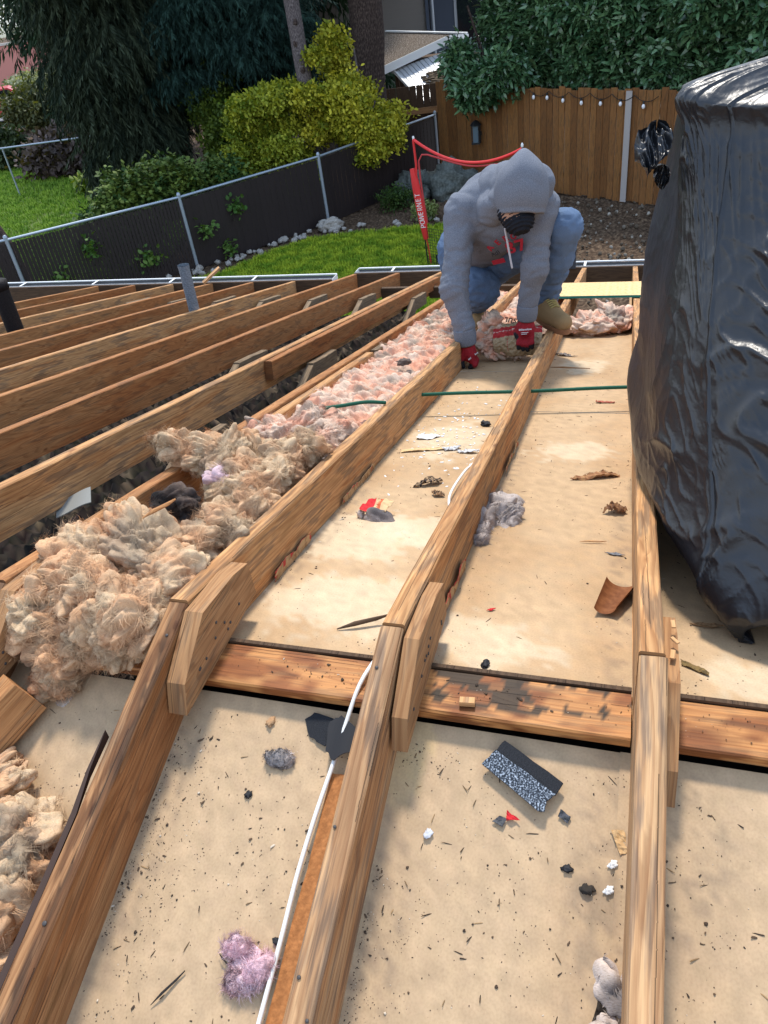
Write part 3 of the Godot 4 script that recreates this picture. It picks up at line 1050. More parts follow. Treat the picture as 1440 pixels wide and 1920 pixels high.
	# sports net: red top band, lettered sleeve, poles
	var red := plain_mat(Color(0.62, 0.03, 0.03), 0.6)
	var dark := plain_mat(Color(0.015, 0.018, 0.016), 0.6)
	var A := Vector3(-3.13, GY, -11.04)
	var B := Vector3(-1.40, GY, -10.0)
	var H := 1.9
	var net := thing("sports_net", "red backyard ball net with lettered pole sleeve standing on the lawn", "net", A)
	var ax := B - A
	var lean := Vector3(-0.10, 0, 0.0)
	part(net, "pole", tube_mesh([Vector3(0.06, 0, 0), Vector3(0.04, 0.5, 0), Vector3(-0.01, 1.2, 0), Vector3(0, H, 0)], 0.011, 8), dark)
	part(net, "pole", tube_mesh([ax + Vector3(0, 0, 0), ax + Vector3(0, H, 0)], 0.011, 8), dark)
	var top := []
	for i in 25:
		var t := i / 24.0
		top.append(ax * t + Vector3(0, H - 0.24 * 4.0 * t * (1 - t) - 0.02 * t, 0))
	part(net, "top_band", tube_mesh(top, 0.022, 8), red)
	part(net, "side_band", tube_mesh([Vector3(0.0, H, 0.015), Vector3(0.012, H - 0.35, 0.02), Vector3(-0.01, H - 0.55, 0.02)], 0.018, 8), red)
	part(net, "side_band", tube_mesh([ax + Vector3(0, H - 0.03, 0.015), ax + Vector3(0.0, H - 0.45, 0.02)], 0.018, 8), red)
	part(net, "side_band", tube_mesh([Vector3(0.03, 0.62, 0.02), Vector3(0.09, 0.35, 0.02), Vector3(0.12, 0.0, 0.02)], 0.014, 8), plain_mat(Color(0.45, 0.06, 0.02), 0.6))
	var prof := [[0.45, 0.042], [0.7, 0.060], [0.95, 0.066], [1.25, 0.062], [1.50, 0.045]]
	var sl := []
	var sr := []
	for k in prof:
		sl.append(Vector3(0.045 - (k[0] - 0.6) * 0.11, k[0], 0.0))
		sr.append(k[1])
	var sleeve := part(net, "sleeve", tube_mesh(sl, sr, 12), red)
	for i in 8:
		var tm := TextMesh.new()
		tm.text = "POWERNET"[i]
		tm.font = SystemFont.new()
		tm.font.font_names = PackedStringArray(["Droid Sans"])
		tm.font.font_italic = true
		tm.font_size = 16
		tm.pixel_size = 0.0062
		tm.depth = 0.004
		var yy := 0.66 + i * 0.066
		part(sleeve, "letter", tm, M.white_paint, Transform3D(Basis(Vector3.UP, 0.26) * Basis(Vector3.BACK, PI / 2), Vector3(0.045 - (yy - 0.6) * 0.11 + 0.012, yy, 0.062)))
	for e in [Vector3.ZERO, ax]:
		part(net, "hook", lathe([Vector2(0.0, 0.0), Vector2(0.016, 0.01), Vector2(0.018, 0.04), Vector2(0.008, 0.06), Vector2(0, 0.062)], 8), M.white_paint, Transform3D(Basis.IDENTITY, e + Vector3(0, H - 0.01, 0)))
	# knotted netting between the poles, and the smaller rear hoop
	var N := Flat.new()
	var nh := 0.62
	for i in 41:
		var t := i / 40.0
		var p := ax * t + Vector3(0.05, 0, 0)
		N.box(p + Vector3(0, nh * 0.5, 0), Vector3(0.004, nh, 0.004))
	for j in 15:
		N.box(ax * 0.5 + Vector3(0.05, nh * j / 14.0, 0), Vector3(0.004, 0.004, ax.length()), 0.0, Vector2.ZERO, Basis(Vector3.UP, atan2(ax.x, ax.z)))
	part(net, "netting", N.mesh(), dark)
	var C := Vector3(-0.45, 0, -2.2)
	part(net, "rear_hoop", tube_mesh(curve([C, C + Vector3(-0.06, 0.75, 0), C + Vector3(-0.06, 1.18, 0), C + Vector3(0.03, 1.25, 0), C + Vector3(0.9, 1.12, 0.5), C + Vector3(1.5, 1.2, 0.9)], 24), 0.016, 6), plain_mat(Color(0.5, 0.05, 0.05), 0.6))
	var stake := Flat.new()
	stake.box(Vector3(0, 0.1, 0), Vector3(0.04, 0.2, 0.02))
	solo("stake", stake.mesh(), dark, "short black stake on the lawn at the foot of the net", "stake", xf_at(Vector3(-2.9, GY, -11.0)))

# ---------------------------------------------------------------- fences
func build_fences() -> void:
	M.galv_post = plain_mat(Color(0.30, 0.35, 0.40), 0.45, 0.5, 0.4)
	var slat := plain_mat(Color(0.020, 0.014, 0.014), 0.6)
	var wire := plain_mat(Color(0.075, 0.068, 0.068), 0.5, 0.5, 0.3)
	var P := [Vector3(-11.8, GY, -7.5), Vector3(-9.435, GY, -9.21), Vector3(-7.41, GY, -11.255), Vector3(-5.716, GY, -13.7), Vector3(-4.20, GY, -17.1)]
	var H := 1.25
	var fence := thing("chain_link_fence", "low chain-link fence with dark brown privacy slats behind the lawn", "fence", P[2])
	for i in P.size():
		var o := part(fence, "post", tube_mesh([P[i] - P[2], P[i] - P[2] + Vector3(0, H + 0.03, 0)], 0.030, 10), M.galv_post)
		part(o, "cap", lathe([Vector2(0.034, 0), Vector2(0.034, 0.02), Vector2(0.02, 0.045), Vector2(0, 0.05)], 10), M.galv_post, Transform3D(Basis.IDENTITY, P[i] - P[2] + Vector3(0, H + 0.03, 0)))
	for i in P.size() - 1:
		var a: Vector3 = P[i] - P[2]
		var b: Vector3 = P[i + 1] - P[2]
		var d := (b - a).normalized()
		var l := a.distance_to(b)
		part(fence, "top_rail", tube_mesh([a + Vector3(0, H, 0), b + Vector3(0, H, 0)], 0.022, 8), M.galv_post)
		# woven slats, too fine to pick apart
		var F := Flat.new()
		var bs := Basis(d.cross(Vector3.UP), Vector3.UP, -d)
		var n := int(l / 0.062)
		for k in n:
			var p := a + d * (k + 0.5) * 0.062
			F.tint = Color.WHITE * rng.randf_range(0.9, 1.1)
			F.box(p + Vector3(0, H * 0.5 - 0.02, 0) + bs.x * (0.002 if k % 2 else -0.002), Vector3(0.002, H - 0.06, 0.061 if i > 1 else 0.054), 0.0, Vector2.ZERO, bs)
		var sm := slat.duplicate()
		sm.vertex_color_use_as_albedo = true
		part(fence, "slat_weave", F.mesh(), sm).set_meta("kind", "stuff")
		F = Flat.new()
		var step := 0.075
		var m := int((l + H) / step)
		var nrm := bs.x * 0.016
		for k in m:
			for s in [-1.0, 1.0]:
				var t0: float = k * step - H if s > 0 else k * step
				var p0 := Vector2(t0, 0)
				var p1 := Vector2(t0 + H * s, H)
				if p0.x < 0: p0 = Vector2(0, -t0 * s)
				if p0.x > l: p0 = Vector2(l, (l - t0) * s)
				if p1.x > l: p1 = Vector2(l, (l - t0) * s)
				if p1.x < 0: p1 = Vector2(0, -t0 * s)
				if p0.y < 0 or p1.y > H + 0.01 or p1.y < p0.y: continue
				var u := a + d * p0.x + Vector3(0, p0.y, 0) - nrm
				var v := a + d * p1.x + Vector3(0, p1.y, 0) - nrm
				var e := (v - u).normalized().cross(bs.x) * 0.004
				F.quad(u - e, v - e, v + e, u + e)
		part(fence, "wire_mesh", F.mesh(), wire).set_meta("kind", "stuff")
	# neighbour's low wire fence at the far left
	var nf := thing("wire_fence", "thin wire fence with one post on the neighbour's lawn", "fence", Vector3(-15.5, GY, -18.0))
	var q0 := Vector3(-19.5, 0, -17.0) - Vector3(-15.5, 0, -18.0)
	var q1 := Vector3(-13.3, 0, -18.6) - Vector3(-15.5, 0, -18.0)
	part(nf, "top_rail", tube_mesh([q0 + Vector3(0, 1.25, 0), q1 + Vector3(0, 1.25, 0)], 0.025, 6), M.galv_post)
	for t in [0.05, 0.5, 0.95]:
		part(nf, "post", tube_mesh([q0.lerp(q1, t), q0.lerp(q1, t) + Vector3(0, 1.25, 0)], 0.024, 6), M.galv_post)
	# cedar board fence
	var tx := wood_tex(77, 10.0, 3.0, Color(0.58, 0.43, 0.29), Color(0.41, 0.28, 0.18), Color(0.34, 0.28, 0.22), 0.6, 2)
	var mats := [wood_mat(tx, Color(0.96, 0.90, 0.78)), wood_mat(tx, Color(0.86, 0.79, 0.67)), wood_mat(tx, Color(1.0, 0.94, 0.80))]
	var meshes := []
	for k in 5:
		var F := Flat.new()
		F.box(Vector3(0, 0, 0), Vector3(0.136 - k * 0.003, 0.02, 1.80 + k * 0.012), 0.003, Vector2(k * 0.41, k * 0.23))
		meshes.append(F.mesh())
	var a := Vector3(-4.05, GY, -16.75)
	var b := Vector3(2.9, GY, -12.3)
	var d := (b - a).normalized()
	var wf := thing("board_fence", "tall brown cedar board fence across the back of the yard", "fence", a)
	var face := Vector3.UP.cross(d).normalized()   # towards the back
	var bs := Basis(d, -face, Vector3.UP)
	var n := int(a.distance_to(b) / 0.1385)
	for k in n:
		var p := d * (k + 0.5) * 0.1385
		var tall := 0.02 * sin(k * 1.7) + (0.10 if k < 12 else 0.0)
		part(wf, "board", meshes[(k * 3) % 5], mats[(k * 5 + k / 3) % 3], Transform3D(bs, p + Vector3(0, 0.92 + tall, 0) - face * (0.006 if k % 2 else 0.0)))
	for y in [0.35, 1.5]:
		var F := Flat.new()
		F.box(d * a.distance_to(b) * 0.5 + Vector3(0, y, 0) + face * 0.04, Vector3(0.04, 0.09, a.distance_to(b)), 0.0, Vector2.ZERO, Basis(d.cross(Vector3.UP), Vector3.UP, -d))
		part(wf, "rail", F.mesh(), mats[1])
	var F := Flat.new()
	F.box(Vector3.ZERO, Vector3(0.115, 0.02, 1.80), 0.003)
	part(wf, "batten", F.mesh(), plain_mat(Color(0.36, 0.33, 0.31), 0.8), Transform3D(bs, (Vector3(-0.106, GY, -14.224) - a) + Vector3(0, 0.91, 0) - face * 0.045)).set_meta("label", "pale grey unpainted batten on the brown fence")
	# string lights sagging along the fence top
	var sl := thing("string_lights", "string of small white bulbs hanging along the top of the board fence", "string lights", a + d * 3.0 + Vector3(0, 1.75, 0))
	var o := d * 3.0 + Vector3(0, 1.75, 0)
	var pts := []
	var bulbs := []
	for i in 61:
		var t := 2.55 + i * 0.045
		var ph := fmod(i / 10.0, 1.0)
		pts.append(d * t + Vector3(0, 1.80 - 0.09 * 4.0 * ph * (1 - ph) - 0.06 * (i / 60.0), 0) - face * 0.06 - o)
		if i in [2, 9, 17, 26, 35, 44, 54]: bulbs.append(pts[-1] + Vector3(0, rng.randf_range(-0.02, 0.01), 0))
	part(sl, "cord", tube_mesh(pts, 0.006, 5), plain_mat(Color(0.012, 0.012, 0.012), 0.6))
	for p in bulbs:
		var bu := part(sl, "bulb", lathe([Vector2(0.0, -0.105), Vector2(0.017, -0.098), Vector2(0.029, -0.075), Vector2(0.026, -0.05), Vector2(0.014, -0.03), Vector2(0.012, -0.02)], 10), plain_mat(Color(0.75, 0.76, 0.78), 0.25, 0.6), Transform3D(Basis.IDENTITY, p))
		part(bu, "socket", lathe([Vector2(0.014, -0.03), Vector2(0.017, -0.02), Vector2(0.017, 0.01), Vector2(0.0, 0.014)], 8), plain_mat(Color(0.012, 0.012, 0.012), 0.5))
	# lantern on the fence
	var at := Vector3(-3.05, -2.2, -16.05) - face * 0.10
	var ln := thing("wall_lantern", "black wall lantern with glass panes on the board fence", "lantern", at)
	var iron := plain_mat(Color(0.012, 0.013, 0.014), 0.5)
	F = Flat.new()
	F.box(Vector3(0, -0.16, 0), Vector3(0.17, 0.03, 0.17), 0.004)
	part(ln, "base", F.mesh(), iron)
	part(ln, "roof", lathe([Vector2(0.12, 0.17), Vector2(0.10, 0.20), Vector2(0.05, 0.25), Vector2(0.0, 0.27)], 12), iron)
	for sx in [-1, 1]:
		for sz in [-1, 1]:
			F = Flat.new()
			F.box(Vector3(0.075 * sx, 0.01, 0.075 * sz), Vector3(0.014, 0.33, 0.014))
			part(ln, "bar", F.mesh(), iron)
	F = Flat.new()
	F.box(Vector3(0, 0.01, 0), Vector3(0.11, 0.32, 0.11))
	part(ln, "pane", F.mesh(), plain_mat(Color(0.10, 0.14, 0.18), 0.2, 0.6))
	F = Flat.new()
	F.box(Vector3(0, 0.0, 0), Vector3(0.05, 0.08, 0.12), 0.0, Vector2.ZERO, Basis(Vector3.UP, atan2(face.x, face.z)))
	part(ln, "bracket", F.mesh(), iron, Transform3D(Basis.IDENTITY, face * 0.10))

# ---------------------------------------------------------------- houses and street behind
func build_background() -> void:
	var siding := plain_mat(Color(0.22, 0.20, 0.18), 0.8)
	var blue := plain_mat(Color(0.07, 0.085, 0.115), 0.8)
	var trim := plain_mat(Color(0.42, 0.45, 0.48), 0.6)
	var glass := plain_mat(Color(0.012, 0.015, 0.02), 0.08, 0.6)
	# house with lap siding
	var base := Vector3(-6.6, GY, -25.6)
	var hs := thing("house", "grey-brown house with horizontal lap siding and a blue-grey wing behind the trees", "house", base)
	var w := Vector3(0.97, 0, -0.24)
	var hb := Basis(w, Vector3.UP, w.cross(Vector3.UP))
	var F := Flat.new()
	F.box(Vector3(-1.55, 2.6, -2.1), Vector3(3.8, 5.2, 4.0))
	part(hs, "wall", F.mesh(), siding, Transform3D(hb, Vector3.ZERO))
	for i in 26:
		F = Flat.new()
		F.box(Vector3(-1.55, 0.3 + i * 0.185, -0.085), Vector3(3.8, 0.19, 0.016), 0.0, Vector2.ZERO, Basis(Vector3.RIGHT, 0.10))
		part(hs, "siding_board", F.mesh(), siding, Transform3D(hb, Vector3.ZERO))
	F = Flat.new()
	F.box(Vector3(0.40, 2.6, -0.05), Vector3(0.10, 5.2, 0.10))
	part(hs, "corner_trim", F.mesh(), blue, Transform3D(hb, Vector3.ZERO))
	F = Flat.new()
	F.box(Vector3(2.9, 2.6, -3.0), Vector3(4.8, 5.2, 4.0))
	part(hs, "wing_wall", F.mesh(), blue, Transform3D(hb, Vector3.ZERO))
	F = Flat.new()
	F.box(Vector3(2.2, 2.5, -0.99), Vector3(1.9, 1.9, 0.03))
	var wn := part(hs, "window", F.mesh(), trim, Transform3D(hb, Vector3.ZERO))
	for x in [1.75, 2.65]:
		F = Flat.new()
		F.box(Vector3(x, 2.5, -0.965), Vector3(0.82, 1.75, 0.02))
		part(wn, "pane", F.mesh(), glass)
	part(hs, "downspout", tube_mesh([Vector3(0.56, 0.2, -0.02), Vector3(0.56, 5.0, -0.02)], 0.045, 8), trim, Transform3D(hb, Vector3.ZERO))
	F = Flat.new()
	F.box(Vector3(0.8, 5.35, -1.6), Vector3(9.6, 0.25, 5.6))
	part(hs, "roof", F.mesh(), M.sludge, Transform3D(hb, Vector3.ZERO))
	# shed with mossy roof and white barge board, and a lean-to of ribbed metal
	var sb := Vector3(-5.1, GY, -20.2)
	var sh := thing("shed", "low shed with a mossy roof and white edge board", "shed", sb)
	var moss := tri_mat(noise_tex(81, 512, 0.05, 5, [[0.0, Color(0.16, 0.13, 0.10)], [0.5, Color(0.36, 0.31, 0.26)], [0.62, Color(0.46, 0.42, 0.38)], [1.0, Color(0.68, 0.66, 0.64)]]), noise_tex(82, 512, 0.05, 5, [], true, 10.0), 0.8, 0.95, 1.0)
	var r0 := Vector3(-6.6, -1.30, -19.0) - sb
	var r1 := Vector3(-4.35, -0.72, -19.7) - sb
	var r2 := Vector3(-4.15, -0.84, -21.0) - sb
	var r3 := Vector3(-6.5, -0.66, -22.0) - sb
	r0 = Vector3(-5.98, -1.18, -18.85) - sb
	F = Flat.new()
	F.quad(r0, r3, r2, r1, Vector2(0, 0), Vector2(0, 2), Vector2(2, 2), Vector2(2, 0))
	var dn := Vector3(0, -0.06, 0)
	F.quad(r0 + dn, r1 + dn, r2 + dn, r3 + dn)
	part(sh, "roof", F.mesh(), moss)
	part(sh, "edge_board", board_like(r0 + Vector3(0, -0.08, 0.03), r1 + Vector3(0, -0.08, 0.03), 0.03, 0.17), M.white_paint)
	part(sh, "edge_board", board_like(r1 + Vector3(0.03, -0.05, 0), r2 + Vector3(0.03, -0.05, 0), 0.03, 0.12), M.white_paint)
	part(sh, "ridge_flashing", board_like(r3 + Vector3(0, 0.03, 0), r2 + Vector3(0, 0.03, 0), 0.10, 0.03), M.white_paint)
	F = Flat.new()
	F.box(Vector3(0.2, 1.0, -0.9), Vector3(2.0, 1.9, 1.4))
	part(sh, "wall", F.mesh(), M.old_dark)
	var lt := thing("lean_to", "white ribbed metal lean-to roof with fallen debris on it", "lean-to", Vector3(-5.0, GY, -18.6))
	var o := Vector3(-5.0, GY, -18.6)
	var m0 := Vector3(-5.62, -1.27, -19.2) - o
	var m1 := Vector3(-4.40, -1.05, -19.55) - o
	var m2 := Vector3(-3.55, -1.66, -18.6) - o
	var m3 := Vector3(-4.72, -1.84, -18.15) - o
	var metal := plain_mat(Color(0.62, 0.64, 0.66), 0.38, 0.5, 0.2)
	var ribs := 12
	for i in ribs:
		F = Flat.new()
		var a := m0.lerp(m1, (i + 0.04) / ribs)
		var b := m0.lerp(m1, (i + 0.86) / ribs)
		var c := m3.lerp(m2, (i + 0.86) / ribs)
		var e := m3.lerp(m2, (i + 0.04) / ribs)
		var u := Vector3(0, 0.03, 0)
		F.quad(a + u, b + u, c + u, e + u)
		F.quad(b + u, b - u, c - u, c + u)
		F.quad(a - u, a + u, e + u, e - u)
		F.quad(e + u, c + u, c - u, e - u)
		part(lt, "roof_panel", F.mesh(), metal)
	F = Flat.new()
	F.quad(m0 - Vector3(0, 0.02, 0), m1 - Vector3(0, 0.02, 0), m2 - Vector3(0, 0.02, 0), m3 - Vector3(0, 0.02, 0))
	part(lt, "underside", F.mesh(), M.sludge)
	part(lt, "edge_trim", board_like(m0 + Vector3(0, 0.02, 0), m3 + Vector3(0, 0.02, 0), 0.05, 0.06), M.white_paint)
	part(lt, "edge_trim", board_like(m3 + Vector3(0, 0.0, 0.02), m2 + Vector3(0, 0.0, 0.02), 0.03, 0.06), M.white_paint)
	for p in [m3, m2, m0]:
		part(lt, "post", board_like(Vector3(p.x, 0, p.z) + Vector3(0.05, 0, -0.1), p + Vector3(0.05, -0.05, -0.1), 0.08, 0.08), M.old_dark)
	var dl := []
	var dc := []
	for i in 500:
		var s := rng.randf_range(0.3, 1.0)
		var t := 1.0 - pow(rng.randf(), 1.5) * 0.6
		var p := m0.lerp(m1, s).lerp(m3.lerp(m2, s), t)
		if noise.get_noise_2d(s * 130.0, t * 130.0) < 0.02 - (0.25 if t > 0.7 else 0.0): continue
		dl.append(Transform3D(Basis.from_euler(Vector3(0, rng.randf() * 6, 0)).scaled(Vector3(rng.randf_range(0.05, 0.12), 0.02, rng.randf_range(0.02, 0.05))), p + o + Vector3(0, 0.05, 0)))
		dc.append(Color(0.10, 0.075, 0.05) * rng.randf_range(0.5, 1.8))
	tag(multi(self, "roof_litter", rock_mesh(Vector3.ONE, 90, 1, 0.5), vc_mat(1.0), dl, dc), "brown fallen needles and twigs lying on the white metal lean-to roof", "litter", "", "stuff")
	# weathered grey fence panel behind the corner
	var gf := thing("panel_fence", "weathered grey board fence in shade behind the chain-link corner", "fence", Vector3(-4.9, GY, -17.9))
	var grey := [M.old_dark, M.old]
	for i in 12:
		F = Flat.new()
		F.box(Vector3.ZERO, Vector3(0.145, 0.02, 1.72), 0.002, Vector2(i * 0.3, 0.1 * i))
		part(gf, "board", F.mesh(), grey[0], Transform3D(Basis(Vector3(1, 0, -0.2).normalized(), Vector3(0.2, 0, 1).normalized(), Vector3.UP), Vector3(-0.9 + i * 0.15, 0.86, -0.03 * i)))
	F = Flat.new()
	F.box(Vector3(-0.05, 1.22, 0.0), Vector3(1.8, 0.12, 0.05), 0.0, Vector2.ZERO, Basis(Vector3.UP, 0.2))
	part(gf, "rail", F.mesh(), M.gusset)
	# street at the far left
	var pink := plain_mat(Color(0.52, 0.22, 0.18), 0.85)
	var wl := thing("garden_wall", "salmon-pink wall across the street at the far left", "wall", Vector3(-38.5, GY, -46.5))
	F = Flat.new()
	F.box(Vector3(0, 0.85, 0), Vector3(14, 3.7, 0.3), 0.0, Vector2.ZERO, Basis(Vector3.UP, 0.66))
	part(wl, "panel", F.mesh(), pink)
	F = Flat.new()
	F.box(Vector3(0, 2.75, 0), Vector3(14.1, 0.12, 0.42), 0.0, Vector2.ZERO, Basis(Vector3.UP, 0.66))
	part(wl, "coping", F.mesh(), plain_mat(Color(0.5, 0.45, 0.4)))
	var car := thing("parked_car", "red car parked on the street, cut by the left edge", "car", Vector3(-29.6, GY, -33.6))
	var cb := Basis(Vector3.UP, 0.62)
	var prof := [Vector2(-2.1, 0.35), Vector2(-2.1, 0.75), Vector2(-1.9, 0.9), Vector2(-1.1, 0.98), Vector2(-0.55, 1.38), Vector2(0.75, 1.42), Vector2(1.5, 1.0), Vector2(2.05, 0.92), Vector2(2.15, 0.4)]
	F = Flat.new()
	F.prism(prof, -0.85, 0.85)
	part(car, "body", F.mesh(), plain_mat(Color(0.45, 0.02, 0.025), 0.3, 0.6), Transform3D(cb * Basis(Vector3.UP, PI / 2), Vector3.ZERO))
	F = Flat.new()
	F.prism([Vector2(-0.95, 0.99), Vector2(-0.5, 1.33), Vector2(0.7, 1.36), Vector2(1.25, 1.02)], -0.865, 0.865)
	part(car, "window", F.mesh(), glass, Transform3D(cb * Basis(Vector3.UP, PI / 2), Vector3.ZERO))
	for x in [-1.35, 1.35]:
		for z in [-0.8, 0.8]:
			var wh := part(car, "wheel", lathe([Vector2(0.0, -0.1), Vector2(0.30, -0.1), Vector2(0.33, -0.06), Vector2(0.33, 0.06), Vector2(0.30, 0.1), Vector2(0, 0.1)], 16), M.sludge, Transform3D(cb * Basis(Vector3.RIGHT, PI / 2), cb * Vector3(x, 0.33, z)))
			part(wh, "rim", lathe([Vector2(0.0, -0.11), Vector2(0.18, -0.11), Vector2(0.18, 0.11), Vector2(0, 0.11)], 12), M.galv)

# square bar between two points
func board_like(a: Vector3, b: Vector3, w: float, h: float) -> ArrayMesh:
	var F := Flat.new()
	var d := (b - a).normalized()
	var x := d.cross(Vector3.UP).normalized() if absf(d.y) < 0.95 else Vector3.RIGHT
	F.box((a + b) * 0.5, Vector3(w, h, a.distance_to(b)), 0.0, Vector2.ZERO, Basis(x, x.cross(-d) if false else (-d).cross(x), -d))
	return F.mesh()

# ---------------------------------------------------------------- trees and shrubs
func leaf(F: Flat, p: Vector3, d: Vector3, up: Vector3, l: float, w: float, droop := 0.15) -> void:
	var s := d.cross(up).normalized() * w * 0.5
	var a := p + d * l * 0.35 + up * l * 0.06
	var b := p + d * l * 0.72 - up * l * droop * 0.3
	var t := p + d * l - up * l * droop
	F.tri(p, a - s, a + s)
	F.quad(a - s, b - s * 0.8, b + s * 0.8, a + s)
	F.tri(b - s * 0.8, t, b + s * 0.8)

func spray(leaves: int, l: float, w: float, r_: float, seed_: int, flat := 1.0, droop := 0.15) -> ArrayMesh:
	var F := Flat.new()
	var r := RandomNumberGenerator.new()
	r.seed = seed_
	for i in leaves:
		var d := Vector3(r.randfn(), r.randfn() * flat + 0.15, r.randfn()).normalized()
		var p := Vector3(r.randfn(), r.randfn() * flat, r.randfn()) * r_ * 0.45
		var up := Vector3(r.randfn() * 0.5, 1, r.randfn() * 0.5).normalized()
		if absf(up.dot(d)) > 0.92: up = Vector3.RIGHT
		var g := r.randf_range(0.72, 1.3)
		F.tint = Color(g, g, g)
		leaf(F, p, d, (up - d * up.dot(d)).normalized(), l * r.randf_range(0.7, 1.2), w * r.randf_range(0.8, 1.15), droop)
	return F.mesh()

func needle_spray(n: int, l: float, seed_: int, hang: float) -> ArrayMesh:   # a twig with side twigs of fine needles
	var F := Flat.new()
	var r := RandomNumberGenerator.new()
	r.seed = seed_
	for i in n:
		var t := r.randf()
		var p := Vector3(0, -hang * t * t * l, -l * t)
		var d := Vector3(r.randf_range(-1, 1), r.randf_range(-0.7, 0.25) - hang * 0.5, r.randf_range(-1.0, 0.1)).normalized()
		var ll := l * r.randf_range(0.16, 0.36)
		var s := d.cross(Vector3(r.randf(), 1, r.randf()).normalized()).normalized() * ll * 0.07
		var g := r.randf_range(0.6, 1.4)
		F.tint = Color(g, g, g)
		var e := p + d * ll + Vector3(0, -hang * ll * 0.4, 0)
		F.quad(p - s, p.lerp(e, 0.6) - s * 1.2, e, p.lerp(e, 0.6) + s * 1.2)
	return F.mesh()

# blobs: [centre, radii, count]; positions crowd towards the shell
func scatter(blobs: Array, smin: float, smax: float, lo: Color, hi: Color, r: RandomNumberGenerator, shell := 0.45, outward := true) -> Array:
	var xs := []
	var cs := []
	for b in blobs:
		var c: Vector3 = b[0]
		var R: Vector3 = b[1]
		for i in int(b[2]):
			var u := Vector3(r.randfn(), r.randfn(), r.randfn()).normalized()
			var k := pow(r.randf(), shell) * (0.90 + 0.22 * noise.get_noise_3d(u.x * 14.0 + c.x * 40.0, u.y * 14.0, u.z * 14.0 + c.z * 40.0) * 2.0)
			var p := c + u * R * k
			var bs := Basis.from_euler(Vector3(r.randf_range(-0.7, 0.7), r.randf() * TAU, r.randf_range(-0.7, 0.7)))
			if outward:
				var f := (u * Vector3(1, 0.3, 1)).normalized()
				var ry := atan2(-f.x, -f.z) + r.randf_range(-0.7, 0.7)
				bs = Basis.from_euler(Vector3(r.randf_range(-0.5, 0.3), ry, r.randf_range(-0.4, 0.4)))
			xs.append(Transform3D(bs.scaled(Vector3.ONE * r.randf_range(smin, smax)), p))
			var t := clampf(0.5 + noise.get_noise_3d(p.x * 45.0, p.y * 45.0, p.z * 45.0) * 1.2 + r.randf_range(-0.3, 0.3), 0, 1)
			cs.append(lo.lerp(hi, t))
	return [xs, cs]

func bark_mat(seed_: int, a: Color, b: Color, scale: float) -> StandardMaterial3D:
	var m := tri_mat(noise_tex(seed_, 512, 0.03, 5, [[0.0, a * 0.5], [0.45, a], [1.0, b]]), noise_tex(seed_ + 1, 512, 0.03, 5, [], true, 9.0), scale, 0.95, 1.0)
	m.uv1_scale = Vector3(scale * 1.6, scale * 0.45, scale * 1.6)
	return m

func trunk_mesh(pts: Array, rad: Array, seed_: int) -> ArrayMesh:
	var path := curve(pts, 40)
	var n := path.size()
	return grid_mesh(n - 1, 28, func(i, j):
		var t = TAU * j / 28.0
		var f := float(i) / (n - 1) * (rad.size() - 1)
		var r: float = lerpf(rad[int(f)], rad[mini(int(f) + 1, rad.size() - 1)], f - int(f))
		var k := 1.0 + 0.06 * noise.get_noise_3d(cos(t) * 12.0, sin(t) * 12.0, i * 1.0 + seed_) + 0.05 * noise.get_noise_3d(cos(t) * 52.0, sin(t) * 52.0, i * 2.0 + seed_)
		return path[i] + Vector3(cos(-t), 0, sin(-t)) * r * k)

func tree(called: String, label: String, category: String, base: Vector3, pts: Array, rad: Array, bark: Material, seed_: int) -> Node3D:
	var t := thing(called, label, category, base)
	part(t, "trunk", trunk_mesh(pts, rad, seed_), bark)
	return t

func crown(t: Node3D, mesh: Mesh, mat: Material, data: Array) -> void:
	var xs := []
	for x in data[0]: xs.append(Transform3D(x.basis, x.origin - t.position))
	multi(t, "crown", mesh, mat, xs, data[1]).set_meta("kind", "stuff")

func limbs(t: Node3D, mat: Material, list: Array) -> void:
	for l in list: part(t, "limb", tube_mesh(curve(l[0], 12), (range(13).map(func(i): return lerpf(l[1], l[1] * 0.3, i / 12.0))), 7), mat)

